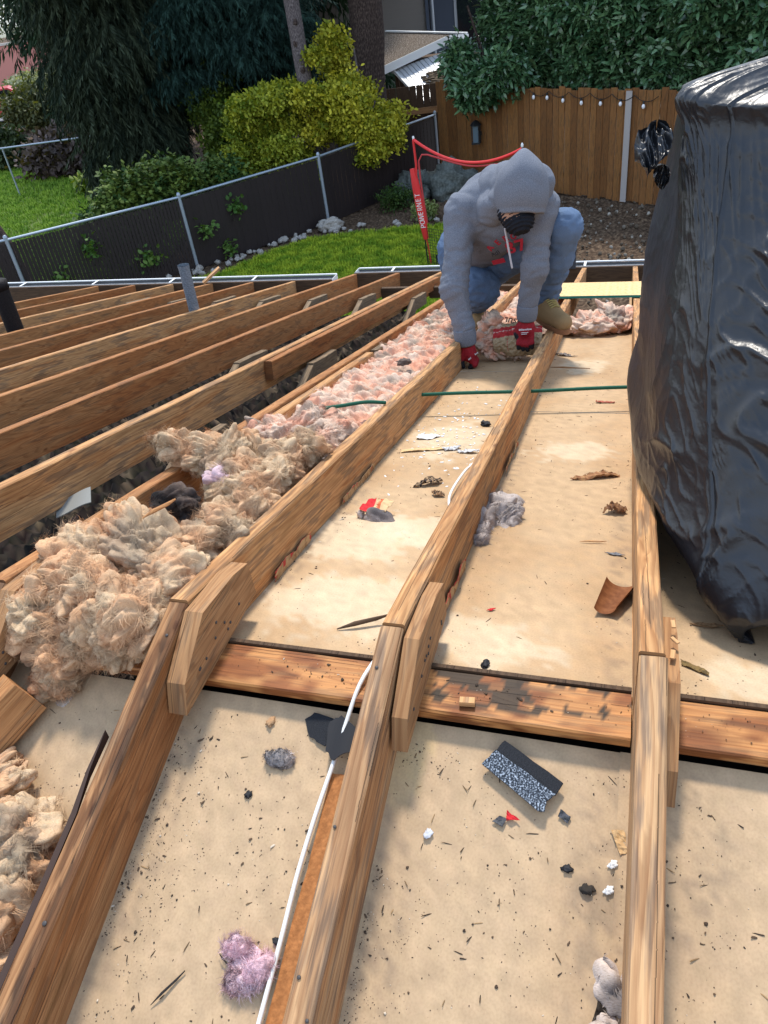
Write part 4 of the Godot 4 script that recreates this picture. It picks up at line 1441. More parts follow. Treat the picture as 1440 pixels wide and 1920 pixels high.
func build_trees() -> void:
	var r := RandomNumberGenerator.new()
	r.seed = 555
	var bark_grey := bark_mat(91, Color(0.34, 0.31, 0.31), Color(0.58, 0.54, 0.53), 2.2)
	var bark_dark := bark_mat(93, Color(0.24, 0.20, 0.185), Color(0.46, 0.40, 0.37), 1.6)
	var fir := leaf_mat(0.8, 0.25, Color(0.05, 0.09, 0.04))
	var gold := leaf_mat(0.6, 0.35, Color(0.70, 0.70, 0.10))
	var gloss := leaf_mat(0.30, 0.55, Color(0.10, 0.16, 0.04))
	var ns := needle_spray(46, 1.0, 21, 0.5)
	var ns2 := needle_spray(46, 1.0, 22, 1.1)
	# big trunk and slim leaning trunk, tall pines whose crowns are above the frame
	var t := tree("pine_tree", "massive dark-barked pine trunk right of the golden shrub", "tree", Vector3(-5.72, GY, -17.4), [Vector3(-0.05, -0.1, 0), Vector3(0, 2.0, 0), Vector3(0.14, 3.5, 0), Vector3(0.2, 9.0, 0)], [0.44, 0.36, 0.36, 0.33], bark_dark, 3)
	crown(t, ns, fir, scatter([[Vector3(-5.6, 5.5, -17.8), Vector3(3.0, 2.2, 3.0), 900]], 0.7, 1.3, Color(0.018, 0.035, 0.02), Color(0.035, 0.065, 0.035), r))
	t = tree("pine_tree", "slim grey leaning trunk between the dark conifer and golden shrub", "tree", Vector3(-6.30, GY, -15.25), [Vector3(0, -0.1, 0), Vector3(0.0, 1.2, 0), Vector3(-0.06, 2.6, 0), Vector3(-0.07, 3.7, 0), Vector3(-0.2, 8.0, 0)], [0.17, 0.145, 0.145, 0.14, 0.11], bark_grey, 8)
	for k in [[0.10, 2.55], [0.12, 3.35], [-0.05, 3.0]]:
		part(t, "branch_scar", rock_mesh(Vector3(0.045, 0.055, 0.03), int(k[1] * 50), 2, 0.4), bark_dark, Transform3D(Basis.IDENTITY, Vector3(-0.05 + k[0] * 0.4, k[1], 0.135)))
	crown(t, ns, fir, scatter([[Vector3(-6.6, 5.2, -15.4), Vector3(2.2, 1.6, 2.2), 600]], 0.6, 1.1, Color(0.018, 0.035, 0.02), Color(0.035, 0.065, 0.035), r))
	# dark cedar with hanging boughs at the left
	t = tree("cedar_tree", "tall dark weeping cedar with hanging boughs at the left", "tree", Vector3(-11.2, GY, -16.4), [Vector3(0.1, -0.1, 0), Vector3(0.05, 2, 0), Vector3(0, 8, 0)], [0.5, 0.38, 0.25], bark_dark, 11)
	var blobs := []
	for i in 26:
		var y := -2.3 + i * 0.22
		var sp := 0.75 + 0.13 * i * 0.6
		blobs.append([Vector3(-11.15 - 0.012 * i + r.randf_range(-0.35, 0.35), y, -16.2 + r.randf_range(-0.4, 0.4)), Vector3(minf(sp, 1.45), 0.42, minf(sp, 1.4)), 300])
	crown(t, ns2, fir, scatter(blobs, 0.22, 0.55, Color(0.016, 0.028, 0.018), Color(0.060, 0.078, 0.045), r, 0.5))
	# second conifer, blue-green mass in the middle left
	t = tree("fir_tree", "broad blue-green conifer in deep shade left of the slim trunk", "tree", Vector3(-9.4, GY, -18.2), [Vector3(0, -0.1, 0), Vector3(0, 3, 0), Vector3(0, 9, 0)], [0.45, 0.36, 0.25], bark_dark, 14)
	blobs = []
	for i in 30:
		var a := r.randf() * TAU
		blobs.append([Vector3(-9.3 + cos(a) * r.randf_range(0.3, 1.9), r.randf_range(-1.4, 3.6), -17.3 + sin(a) * 0.9), Vector3(0.95, 0.34, 0.8), 340])
	crown(t, ns, fir, scatter(blobs, 0.24, 0.55, Color(0.014, 0.034, 0.028), Color(0.040, 0.090, 0.072), r, 0.5))
	limbs(t, bark_dark, [[[Vector3(0, 2.2, 0), Vector3(1.0, 2.3, 0.6), Vector3(2.4, 2.0, 0.9)], 0.05], [[Vector3(0, 3.0, 0), Vector3(-1.0, 3.1, 0.6), Vector3(-2.0, 2.7, 0.9)], 0.05], [[Vector3(0, 3.3, 0.2), Vector3(1.3, 3.6, 0.8), Vector3(2.6, 3.3, 1.0)], 0.05]])
	# dim woodland behind it all
	var dim := []
	for i in 22: dim.append([Vector3(r.randf_range(-17, -7.6), r.randf_range(-2.0, 4.0), -23.0 + r.randf_range(-1, 1)), Vector3(1.7, 1.0, 1.0), 80])
	for i in 6: dim.append([Vector3(r.randf_range(-24, -17), r.randf_range(2.2, 5.0), -27.0), Vector3(1.7, 0.9, 1.0), 60])
	var wd := scatter(dim, 0.8, 1.4, Color(0.014, 0.03, 0.016), Color(0.035, 0.065, 0.03), r, 0.5)
	tag(multi(self, "woodland", ns, fir, wd[0], wd[1]), "dark evergreen woodland behind the nearer trees", "woodland", "", "stuff")
	# golden shrub in front of the trunks
	var gl := spray(12, 0.075, 0.046, 0.14, 31)
	t = thing("golden_shrub", "bright yellow-green shrub spilling over the chain-link fence", "shrub", Vector3(-5.4, GY, -15.3))
	limbs(t, bark_grey, [[[Vector3(0, 0, 0), Vector3(0.1, 1.0, 0.1), Vector3(0.5, 1.9, 0.2)], 0.05], [[Vector3(-0.1, 0, 0), Vector3(-0.5, 1.2, 0.1), Vector3(-0.9, 2.3, 0.1)], 0.05], [[Vector3(0, 0, 0), Vector3(0.1, 1.6, -0.2), Vector3(0.0, 2.8, -0.4)], 0.05]])
	var more := []
	for i in 46:
		var q := Vector3(r.randf_range(-6.15, -4.70), 0, r.randf_range(-15.9, -14.8))
		var hi := lerpf(-0.25, -1.80, clampf((q.x + 6.0) / 1.25, 0, 1))
		q.y = lerpf(-2.25, hi, pow(r.randf(), 0.8))
		var s := r.randf_range(0.16, 0.40)
		more.append([q, Vector3(s * 1.25, s * 0.75, s), int(900.0 * s * s) + 25])
	for y in [-1.3, -1.0, -0.72, -0.45, -0.2]: more.append([Vector3(-5.8 + y * 0.12, y, -15.6 + y * 0.3), Vector3(0.34, 0.26, 0.3), 90])
	crown(t, gl, gold, scatter(more, 0.55, 1.4, Color(0.16, 0.20, 0.010), Color(0.60, 0.54, 0.05), r, 0.6, false))
	crown(t, gl, gold, scatter([[Vector3(-5.4, -1.6, -15.3), Vector3(0.7, 0.7, 0.5), 300]], 0.6, 1.2, Color(0.16, 0.20, 0.010), Color(0.60, 0.54, 0.05), r, 0.8, false))
	t = thing("golden_shrub", "larger yellow-green shrub left of the slim grey trunk", "shrub", Vector3(-6.9, GY, -14.9))
	limbs(t, bark_grey, [[[Vector3(0, 0, 0), Vector3(0.1, 1.0, 0.0), Vector3(0.3, 2.2, 0)], 0.05], [[Vector3(0, 0, 0), Vector3(-0.3, 1.0, 0.0), Vector3(-0.5, 1.8, 0)], 0.04]])
	more = []
	for i in 40:
		var q := Vector3(r.randf_range(-7.75, -6.35), 0, r.randf_range(-15.2, -14.1))
		q.y = lerpf(-2.6, lerpf(-1.3, -0.65, clampf((q.x + 7.75) / 1.2, 0, 1)), pow(r.randf(), 0.8))
		var s := r.randf_range(0.16, 0.38)
		more.append([q, Vector3(s * 1.25, s * 0.75, s), int(900.0 * s * s) + 25])
	crown(t, gl, gold, scatter(more, 0.55, 1.35, Color(0.10, 0.16, 0.010), Color(0.42, 0.43, 0.04), r, 0.6, false))
	t = thing("bush", "dim green thicket under the blue-green conifer", "bush", Vector3(-8.6, GY, -15.6))
	limbs(t, bark_dark, [[[Vector3(0, 0, 0), Vector3(0.1, 0.6, 0.0), Vector3(0.2, 1.2, 0)], 0.04]])
	crown(t, gl, gold, scatter([[Vector3(-8.2, -2.0, -15.3), Vector3(0.8, 0.9, 0.5), 900], [Vector3(-9.0, -1.3, -16.2), Vector3(0.6, 0.6, 0.5), 420], [Vector3(-8.8, -0.6, -16.6), Vector3(0.5, 0.4, 0.4), 260]], 0.8, 1.3, Color(0.025, 0.06, 0.008), Color(0.10, 0.14, 0.015), r, 0.4, false))
	# leafy bush at the neighbour's side of the fence
	var ivy := spray(11, 0.085, 0.06, 0.15, 33)
	t = thing("bush", "mid-green leafy bush growing against the left chain-link panel", "bush", Vector3(-8.6, GY, -11.6))
	limbs(t, bark_dark, [[[Vector3(0, 0, 0), Vector3(0.1, 0.5, 0.0), Vector3(0.2, 1.1, 0)], 0.04], [[Vector3(0, 0, 0), Vector3(-0.3, 0.5, 0.0), Vector3(-0.4, 0.9, 0.1)], 0.04]])
	crown(t, ivy, leaf_mat(0.65, 0.3, Color(0.18, 0.28, 0.04)), scatter([[Vector3(-8.55, -2.1, -11.5), Vector3(0.62, 0.70, 0.5), 800], [Vector3(-8.0, -2.0, -12.1), Vector3(0.55, 0.55, 0.5), 550], [Vector3(-7.5, -2.15, -12.9), Vector3(0.6, 0.5, 0.5), 450], [Vector3(-9.0, -2.5, -11.1), Vector3(0.5, 0.55, 0.4), 380]], 0.8, 1.25, Color(0.025, 0.065, 0.015), Color(0.13, 0.18, 0.03), r, 0.4, false))
	# laurel hedge over the board fence
	var lau := spray(10, 0.17, 0.058, 0.16, 35, 1.0, 0.22)
	t = thing("laurel_hedge", "tall glossy dark-green laurel hedge rising behind the board fence", "hedge", Vector3(-1.0, GY, -16.2))
	limbs(t, bark_dark, [[[Vector3(-2.0, 0, -0.4), Vector3(-1.9, 1.8, -0.3), Vector3(-2.2, 3.2, 0)], 0.07], [[Vector3(0, 0, 0), Vector3(0.1, 1.8, 0.0), Vector3(0.2, 3.4, 0)], 0.07], [[Vector3(2.0, 0, 1.4), Vector3(2.1, 1.8, 1.5), Vector3(2.2, 3.2, 1.6)], 0.07]])
	var hb := []
	for i in 15:
		var s := i / 14.0
		var c := Vector3(-2.75, 0, -17.0).lerp(Vector3(4.0, 0, -12.7), s)
		for y in [-1.15, -0.35, 0.55, 1.4]:
			hb.append([c + Vector3(r.randf_range(-0.2, 0.2), y, r.randf_range(-0.25, 0.15)), Vector3(0.62, 0.58, 0.62), 330])
	hb.append([Vector3(-3.05, -1.35, -15.75), Vector3(0.45, 0.36, 0.40), 320])
	hb.append([Vector3(-2.5, -1.15, -15.6), Vector3(0.5, 0.35, 0.45), 300])
	hb.append([Vector3(-3.40, -0.9, -16.0), Vector3(0.30, 0.40, 0.35), 220])
	crown(t, lau, gloss, scatter(hb, 0.8, 1.2, Color(0.026, 0.075, 0.030), Color(0.105, 0.200, 0.085), r, 0.4, false))
	# low growth by the fence foot
	var sm := spray(9, 0.05, 0.025, 0.10, 37)
	for k in [[Vector3(-3.75, GY, -13.75), 0.26, 0.30, "small pale-green bush by the stones at the sleeve of the net", Color(0.08, 0.13, 0.03), Color(0.25, 0.30, 0.10)], [Vector3(-4.55, GY, -14.6), 0.45, 0.42, "dark green bush at the foot of the chain-link fence", Color(0.02, 0.05, 0.012), Color(0.06, 0.11, 0.02)], [Vector3(-1.7, GY, -14.6), 0.3, 0.16, "low green weeds on the soil in front of the board fence", Color(0.03, 0.07, 0.015), Color(0.08, 0.14, 0.03)]]:
		t = thing("bush", k[3], "bush", k[0])
		limbs(t, bark_dark, [[[Vector3(0, 0, 0), Vector3(0.02, 0.08, 0), Vector3(0.05, k[2] * 0.8, 0)], 0.012]])
		crown(t, sm, gold, scatter([[k[0] + Vector3(0, k[2] * 0.45, 0), Vector3(k[1], k[2] * 0.6, k[1]), 180]], 0.8, 1.4, k[4], k[5], r, 0.5, false))
	# sprigs poking through the slats
	var where := ["high up in the panel left of the middle post", "just right of the middle post", "highest in the panel right of the middle post", "low near the middle post's left side", "lowest of those right of the middle post", "low beside the leftmost post"]
	for k in [Vector3(-8.55, -2.35, -9.95), Vector3(-7.15, -2.55, -11.45), Vector3(-6.75, -2.35, -12.0), Vector3(-7.9, -2.75, -10.6), Vector3(-6.95, -3.0, -11.75), Vector3(-8.95, -2.75, -9.55)]:
		var sp := scatter([[k, Vector3(0.10, 0.10, 0.06), 7]], 0.8, 1.1, Color(0.05, 0.12, 0.02), Color(0.12, 0.20, 0.04), r, 0.6, false)
		var o := thing("leaf_sprig", "green sprig in the slatted fence, " + where.pop_front(), "sprig", k, "sprigs in the slatted fence")
		crown(o, ivy, gold, sp)
	# street side greenery at the far left
	for k in [[Vector3(-25.0, GY, -30.6), Vector3(1.5, 0.95, 1.3), 0.75, "round olive-green bush beside the street at the far left", Color(0.06, 0.075, 0.03), Color(0.16, 0.17, 0.07), 900], [Vector3(-20.8, GY, -22.0), Vector3(1.7, 0.75, 0.9), 0.6, "dark low bush behind the thin wire fence", Color(0.02, 0.04, 0.015), Color(0.09, 0.12, 0.05), 600], [Vector3(-16.3, GY, -20.2), Vector3(1.5, 0.7, 0.8), 0.55, "purplish bare bush beside the thin wire fence", Color(0.06, 0.045, 0.04), Color(0.14, 0.10, 0.09), 500], [Vector3(-34.0, GY, -42.5), Vector3(2.2, 0.7, 1.2), 0.7, "flowering bush in front of the pink wall", Color(0.10, 0.14, 0.05), Color(0.45, 0.45, 0.30), 700], [Vector3(-44.0, GY, -52.0), Vector3(4.5, 3.0, 3.0), 5.6, "pale leafy tree beyond the pink wall", Color(0.05, 0.08, 0.03), Color(0.15, 0.20, 0.08), 900], [Vector3(-13.6, GY, -17.6), Vector3(0.5, 0.30, 0.4), 0.25, "bright weeds at the foot of the weeping cedar", Color(0.08, 0.14, 0.02), Color(0.22, 0.28, 0.05), 130]]:
		t = thing("bush", k[3], "bush", k[0])
		limbs(t, bark_dark, [[[Vector3(0, 0, 0), Vector3(0.05, k[2] * 0.5, 0), Vector3(0.1, k[2] * 1.1, 0)], 0.06]])
		crown(t, gl, gold, scatter([[k[0] + Vector3(0, k[2], 0), k[1], k[6]]], 1.6, 3.0, k[4], k[5], r, 0.5, false))
	# dark stump-like trunk at the left edge in front of the lawn
	tree("tree_trunk", "dark leaning trunk at the left edge behind the fence rail", "tree", Vector3(-10.15, GY, -9.9), [Vector3(0.12, -0.1, 0), Vector3(-0.05, 0.9, 0), Vector3(-0.35, 1.9, 0), Vector3(-0.8, 3.4, 0)], [0.20, 0.17, 0.15, 0.12], bark_dark, 19)

# ---------------------------------------------------------------- insulation
func fluff_col(p: Vector3, q: Vector3, kind: int, s: float) -> Color:
	var n := noise.get_noise_3d(q.x * 110.0 + s, q.y * 110.0, q.z * 110.0)
	var f := noise.get_noise_3d(q.x * 420.0, q.y * 420.0 + s, q.z * 420.0)
	var a := Color(0.62, 0.37, 0.21)
	var b := Color(0.64, 0.48, 0.31)
	var g := Color(0.30, 0.24, 0.175)
	if kind == 1:      # fresh pink batt
		a = Color(0.72, 0.38, 0.26)
		b = Color(0.72, 0.56, 0.44)
		g = Color(0.26, 0.24, 0.20)
	elif kind == 2:    # pale pink
		a = Color(0.80, 0.56, 0.64)
		b = Color(0.86, 0.70, 0.77)
		g = Color(0.50, 0.38, 0.38)
	elif kind == 3:    # grey dirty
		a = Color(0.34, 0.30, 0.29)
		b = Color(0.60, 0.52, 0.47)
		g = Color(0.07, 0.07, 0.08)
	elif kind == 5:    # blackened
		a = Color(0.05, 0.045, 0.045)
		b = Color(0.16, 0.12, 0.10)
		g = Color(0.015, 0.015, 0.016)
	elif kind == 4:    # pale grey
		a = Color(0.42, 0.37, 0.35)
		b = Color(0.52, 0.47, 0.45)
		g = Color(0.20, 0.19, 0.19)
	var c := a.lerp(b, clampf(0.55 + n * 1.9, 0, 1))
	c = c.lerp(g, clampf(noise.get_noise_3d(q.x * 48.0 + 500.0, q.y * 48.0, q.z * 48.0 + s) * 2.6 - (0.45 if kind != 3 else -0.1), 0.0, 0.75))
	c = c * (0.96 + f * 0.35)
	c.a = 1.0
	return c

# lumps: [centre, radii, turn]; one joined clump
func fluff_mesh(lumps: Array, kind: int, seed_: int, level := 4, hair := 160, hl := 0.022) -> ArrayMesh:
	ico(level)
	var v := PackedVector3Array()
	var idx := PackedInt32Array()
	var col := PackedColorArray()
	var r := RandomNumberGenerator.new()
	r.seed = seed_
	var iv: PackedVector3Array = ico_v[level]
	var ii: PackedInt32Array = ico_i[level]
	for L in lumps:
		var base := v.size()
		var s := r.randf() * 900.0
		var b := Basis.from_euler(Vector3(r.randf_range(-0.6, 0.6), L[2] if L.size() > 2 else r.randf() * TAU, r.randf_range(-0.6, 0.6)))
		var R: Vector3 = L[1]
		var sc := 0.05 / maxf(0.02, R.length() * 0.577)
		var pts := PackedVector3Array()
		for u in iv:
			var w := u * R
			var q := b * w
			# matted wool: broad soft rolls with creases between them, then fine streaks along the roll
			var ws := Vector3(soft.get_noise_3d(w.x * 70.0 + s, w.y * 70.0, w.z * 70.0), soft.get_noise_3d(w.x * 70.0, w.y * 70.0 + s, w.z * 70.0), 0.0) * 0.04
			var roll: float = absf(soft.get_noise_3d((w.x + ws.x) * 45.0 + s, (w.y + ws.y) * 130.0, (w.z + ws.y) * 110.0)) * 2.0
			var tuft: float = absf(soft.get_noise_3d((w.x + ws.y) * 120.0, (w.y + ws.x) * 330.0 + s, (w.z + ws.x) * 300.0)) * 2.0
			var fine: float = noise.get_noise_3d((w.x + ws.x) * 260.0, (w.y + ws.y) * 900.0 + s, w.z * 900.0)
			var k := 1.0 + 0.30 * soft.get_noise_3d(u.x * 9.0 + s, u.y * 9.0, u.z * 9.0)
			var p: Vector3 = L[0] + q * k + (b * u) * (roll * 0.020 + tuft * 0.012 + fine * 0.007 - 0.013) * minf(1.0, R.length() / 0.07)
			pts.append(p)
			v.append(p)
			col.append(fluff_col(p, w + Vector3(s, 0, 0) * 0.01, kind, s))
		for i in ii: idx.append(base + i)
		# locks of fibres lying along the wool, a few of them lifting off
		for h in hair / 8:
			var j := r.randi() % pts.size()
			add_lock(v, idx, col, pts[j], (pts[j] - L[0]).normalized(), col[base + j], hl, r)
	return smooth_mesh(v, idx, PackedVector2Array(), col)

# seven fibres from one root; the packed arrays are shared, so they are passed back by reference inside one array
func add_lock(v: PackedVector3Array, idx: PackedInt32Array, col: PackedColorArray, p: Vector3, nn: Vector3, c0: Color, hl: float, r: RandomNumberGenerator) -> void:
	var t := nn.cross(Vector3(r.randfn(), r.randfn(), r.randfn())).normalized()
	var lifted := 0.8 if r.randf() < 0.04 else r.randf_range(0.02, 0.22)
	for m in 7:
		var l: float = hl * r.randf_range(0.6, 1.6)
		var tt: Vector3 = (t + Vector3(r.randfn(), r.randfn(), r.randfn()) * 0.22).normalized()
		var sd := tt.cross(nn).normalized()
		var bend := r.randf_range(-0.35, 0.35)
		var p0 := p + (sd * r.randfn() + tt * r.randfn()) * hl * 0.16
		var g := r.randf_range(0.85, 1.25)
		var c := Color(c0.r * g, c0.g * g, c0.b * g, 1.0)
		var k := v.size()
		for q in 4:
			var f := q / 3.0
			var x: Vector3 = p0 + tt * l * f + sd * l * bend * f * f + nn * (0.0006 + l * lifted * f * (1.0 - 0.45 * f))
			var ww: Vector3 = sd * 0.00042 * (1.0 - 0.75 * f)
			v.append(x - ww)
			v.append(x + ww)
			col.append(c)
			col.append(c)
		for q in 3:
			var b0 := k + q * 2
			idx.append_array(PackedInt32Array([b0, b0 + 2, b0 + 1, b0 + 1, b0 + 2, b0 + 3]))

func lump_run(from: Vector3, to: Vector3, n: int, jit: Vector3, r0: float, r1: float, r: RandomNumberGenerator, sq := Vector3(1.2, 0.75, 1.0)) -> Array:
	var out := []
	for i in n:
		var t := (i + r.randf()) / n
		var p := from.lerp(to, t) + Vector3(r.randf_range(-1, 1), r.randf_range(-1, 1), r.randf_range(-1, 1)) * jit
		var s := r.randf_range(r0, r1)
		out.append([p, Vector3(s * r.randf_range(0.8, 1.55), s * r.randf_range(0.55, 1.0), s * r.randf_range(0.7, 1.15)) * sq])
	return out

func batt_mesh(x0: float, x1: float, z0: float, z1: float, top: Callable, kind: int, seed_: int, cell := 0.009) -> ArrayMesh:
	var nj := int((x1 - x0) / cell)
	var ni := int((z0 - z1) / cell)
	var f := func(i: int, j: int) -> Vector3:
		var x := x0 + j * cell
		var z := z0 - i * cell
		var e := minf(minf(float(j), float(nj - j)) * cell, minf(float(i), float(ni - i)) * cell)
		var rid := absf(soft.get_noise_2d(x * 80.0 + seed_, z * 150.0)) * 2.0
		var h: float = top.call(x, z) + soft.get_noise_2d(x * 25.0, z * 25.0 + seed_) * 0.018 + rid * 0.020 - 0.012 + absf(soft.get_noise_2d(x * 230.0 + 40.0, z * 330.0)) * 0.014 + noise.get_noise_2d(x * 600.0, z * 900.0) * 0.005
		return Vector3(x + noise.get_noise_2d(x * 300.0, z * 300.0) * 0.008, roof_y(z) + h - 0.05 * exp(-e / 0.018), z)
	var g := func(i: int, j: int) -> Color:
		var q := Vector3(x0 + j * cell, 0, z0 - i * cell)
		return fluff_col(q, q * 0.9, kind, seed_)
	var arr := grid_mesh(ni, nj, f, g).surface_get_arrays(0)
	var v: PackedVector3Array = arr[Mesh.ARRAY_VERTEX]
	var idx: PackedInt32Array = arr[Mesh.ARRAY_INDEX]
	var col: PackedColorArray = arr[Mesh.ARRAY_COLOR]
	var nrm: PackedVector3Array = arr[Mesh.ARRAY_NORMAL]
	var r := RandomNumberGenerator.new()
	r.seed = seed_ * 31
	var n := v.size()
	for h in int((x1 - x0) * (z0 - z1) * 1900.0):
		var j := r.randi() % n
		add_lock(v, idx, col, v[j], nrm[j], col[j], 0.022, r)
	return smooth_mesh(v, idx, PackedVector2Array(), col)

func build_insulation() -> void:
	var r := RandomNumberGenerator.new()
	r.seed = 909
	M.fluff = tri_mat(noise_tex(101, 512, 0.10, 4, [[0.0, Color(0.74, 0.69, 0.64)], [0.45, Color(0.94, 0.92, 0.90)], [1.0, Color(1, 1, 1)]]), noise_tex(102, 512, 0.10, 4, [], true, 6.0), 7.0, 1.0, 0.55, 0.05)
	M.fluff.uv1_scale = Vector3(3.0, 11.0, 11.0)
	M.fluff.vertex_color_use_as_albedo = true
	M.fluff.rim_enabled = true
	M.fluff.rim = 0.12
	M.fluff.rim_tint = 0.8
	var bx0 := rx_(0) + RW + 0.002
	var bx1 := rx_(1) - 0.002
	# long pink batt still in its bay
	solo("insulation_batt", batt_mesh(bx0, bx1, -1.05, -4.7, func(x, z): return -0.030 - 0.02 * smoothstep(-1.5, -1.05, z) - (0.05 if z < -4.3 else 0.0), 1, 3), M.fluff, "long run of pink fibreglass batt filling the bay left of the worker", "insulation")
	solo("insulation_batt", batt_mesh(rx_(1) + RW + 0.002, rx_(2) - 0.002, -3.02, -4.9, func(x, z): return -0.035 - (0.04 if z < -4.4 else 0.0), 1, 8), M.fluff, "pink batt in the bay behind the worker's hands", "insulation")
	solo("insulation_batt", fluff_mesh(lump_run(Vector3(-0.24, roof_y(-3.3) - 0.10, -3.28), Vector3(0.03, roof_y(-3.35) - 0.085, -3.42), 9, Vector3(0.01, 0.012, 0.06), 0.045, 0.07, r, Vector3(1.3, 0.5, 1.5)), 1, 12, 4, 120), M.fluff, "torn orange-pink batt in the dark bay under the plywood sheet", "insulation")
	# the big pulled-up heap at the ridge: a few big rolls and torn flaps
	var big := func(list: Array) -> Array:
		var out := []
		for e in list: out.append([e[0], e[1], e[2]])
		return out
	var L: Array = big.call([
		[Vector3(-1.03, -0.055, -0.12), Vector3(0.110, 0.062, 0.085), 0.3], [Vector3(-0.93, -0.050, -0.17), Vector3(0.105, 0.060, 0.075), -0.4], [Vector3(-0.84, -0.062, -0.10), Vector3(0.075, 0.058, 0.085), 0.8],
		[Vector3(-1.06, -0.070, 0.00), Vector3(0.075, 0.060, 0.065), 1.2], [Vector3(-0.97, -0.045, -0.03), Vector3(0.085, 0.060, 0.060), 0.1], [Vector3(-0.885, -0.055, 0.005), Vector3(0.062, 0.060, 0.062), 1.9],
		[Vector3(-0.82, -0.065, 0.01), Vector3(0.055, 0.055, 0.060), 0.6], [Vector3(-1.02, -0.085, 0.045), Vector3(0.060, 0.040, 0.035), 0.2], [Vector3(-0.93, -0.095, 0.050), Vector3(0.045, 0.045, 0.028), 1.3],
		[Vector3(-0.87, -0.090, 0.045), Vector3(0.045, 0.045, 0.030), 0.4], [Vector3(-1.08, -0.075, -0.21), Vector3(0.070, 0.042, 0.050), 0.5], [Vector3(-0.97, -0.080, -0.25), Vector3(0.080, 0.040, 0.050), -0.2],
		[Vector3(-0.85, -0.085, -0.24), Vector3(0.080, 0.045, 0.055), 0.9], [Vector3(-0.80, -0.095, -0.31), Vector3(0.050, 0.040, 0.050), 0.2], [Vector3(-1.00, -0.12, -0.05), Vector3(0.10, 0.05, 0.10), 0.0], [Vector3(-0.86, -0.12, -0.10), Vector3(0.08, 0.05, 0.10), 0.7]])
	solo("insulation_heap", fluff_mesh(L, 0, 21, 5, 5200, 0.020), M.fluff, "big matted heap of peach insulation bulging over the stained rafter", "insulation")
	solo("insulation_clump", fluff_mesh([[Vector3(-0.990, -0.120, 0.080), Vector3(0.040, 0.040, 0.028), 0.3], [Vector3(-1.0, -0.145, 0.105), Vector3(0.030, 0.024, 0.024), 1.1], [Vector3(-0.972, -0.15, 0.10), Vector3(0.024, 0.020, 0.024), 0.5]], 0, 31, 5, 3200, 0.016), M.fluff, "pinkish tail of insulation hanging from the heap onto the ceiling board", "insulation")
	# second heap further down the bay
	L = big.call([[Vector3(-1.05, -0.150, -0.69), Vector3(0.085, 0.050, 0.060), 0.2], [Vector3(-0.95, -0.165, -0.70), Vector3(0.080, 0.050, 0.070), -0.3], [Vector3(-0.86, -0.175, -0.68), Vector3(0.075, 0.050, 0.065), 0.5], [Vector3(-0.98, -0.125, -0.66), Vector3(0.075, 0.040, 0.045), 0.9], [Vector3(-0.90, -0.140, -0.60), Vector3(0.060, 0.045, 0.045), 0.1], [Vector3(-0.83, -0.150, -0.58), Vector3(0.055, 0.045, 0.050), 1.3],
		[Vector3(-0.86, -0.135, -0.50), Vector3(0.055, 0.045, 0.045), 0.3], [Vector3(-0.81, -0.130, -0.45), Vector3(0.045, 0.045, 0.045), 0.9], [Vector3(-0.92, -0.145, -0.52), Vector3(0.040, 0.035, 0.035), 0.4], [Vector3(-1.13, -0.125, -0.69), Vector3(0.060, 0.030, 0.035), 0.2], [Vector3(-1.19, -0.115, -0.69), Vector3(0.040, 0.014, 0.018), 0.2], [Vector3(-0.81, -0.17, -0.78), Vector3(0.05, 0.04, 0.05), 0.2], [Vector3(-0.86, -0.125, -0.38), Vector3(0.05, 0.035, 0.05), 0.6]])
	solo("insulation_heap", fluff_mesh(L, 0, 41, 5, 4200, 0.020), M.fluff, "second grey-streaked heap with a tuft sticking out over the left rafter", "insulation")
	solo("insulation_clump", fluff_mesh([[Vector3(-1.03, -0.135, -0.46), Vector3(0.05, 0.022, 0.02), 0.4], [Vector3(-1.06, -0.15, -0.44), Vector3(0.030, 0.030, 0.014), 0.2], [Vector3(-0.99, -0.16, -0.45), Vector3(0.024, 0.034, 0.016), 0.9]], 5, 45, 4, 1200), M.fluff, "blackened shred of insulation hanging in the gap between the two heaps", "insulation")
	solo("insulation_clump", fluff_mesh([[Vector3(-0.945, -0.115, -0.545), Vector3(0.04, 0.012, 0.016), 0.5], [Vector3(-0.915, -0.115, -0.535), Vector3(0.02, 0.016, 0.018), 0.4]], 2, 46, 4, 300), M.fluff, "lilac-pink curl of insulation on the front of the second heap", "insulation")
	L = big.call([[Vector3(-1.02, -0.275, -1.02), Vector3(0.080, 0.042, 0.070), 0.2], [Vector3(-0.92, -0.275, -1.05), Vector3(0.085, 0.042, 0.070), 0.7], [Vector3(-0.84, -0.280, -1.02), Vector3(0.065, 0.042, 0.070), 1.3], [Vector3(-0.98, -0.255, -0.94), Vector3(0.070, 0.040, 0.055), 0.3], [Vector3(-0.88, -0.260, -0.95), Vector3(0.065, 0.040, 0.050), 1.0], [Vector3(-0.82, -0.245, -0.90), Vector3(0.045, 0.036, 0.045), 0.4], [Vector3(-1.06, -0.27, -0.97), Vector3(0.05, 0.035, 0.05), 0.8]])
	solo("insulation_heap", fluff_mesh(L, 1, 51, 5, 3600, 0.019), M.fluff, "third loose heap of pink fluff at the end of the batt", "insulation")
	solo("insulation_clump", fluff_mesh(lump_run(Vector3(-0.90, -0.235, -0.84), Vector3(-0.80, -0.235, -0.82), 3, Vector3(0.015, 0.01, 0.02), 0.03, 0.042, r), 4, 55, 4, 500), M.fluff, "dusty grey tuft lying against the rafter beside the third heap", "insulation")
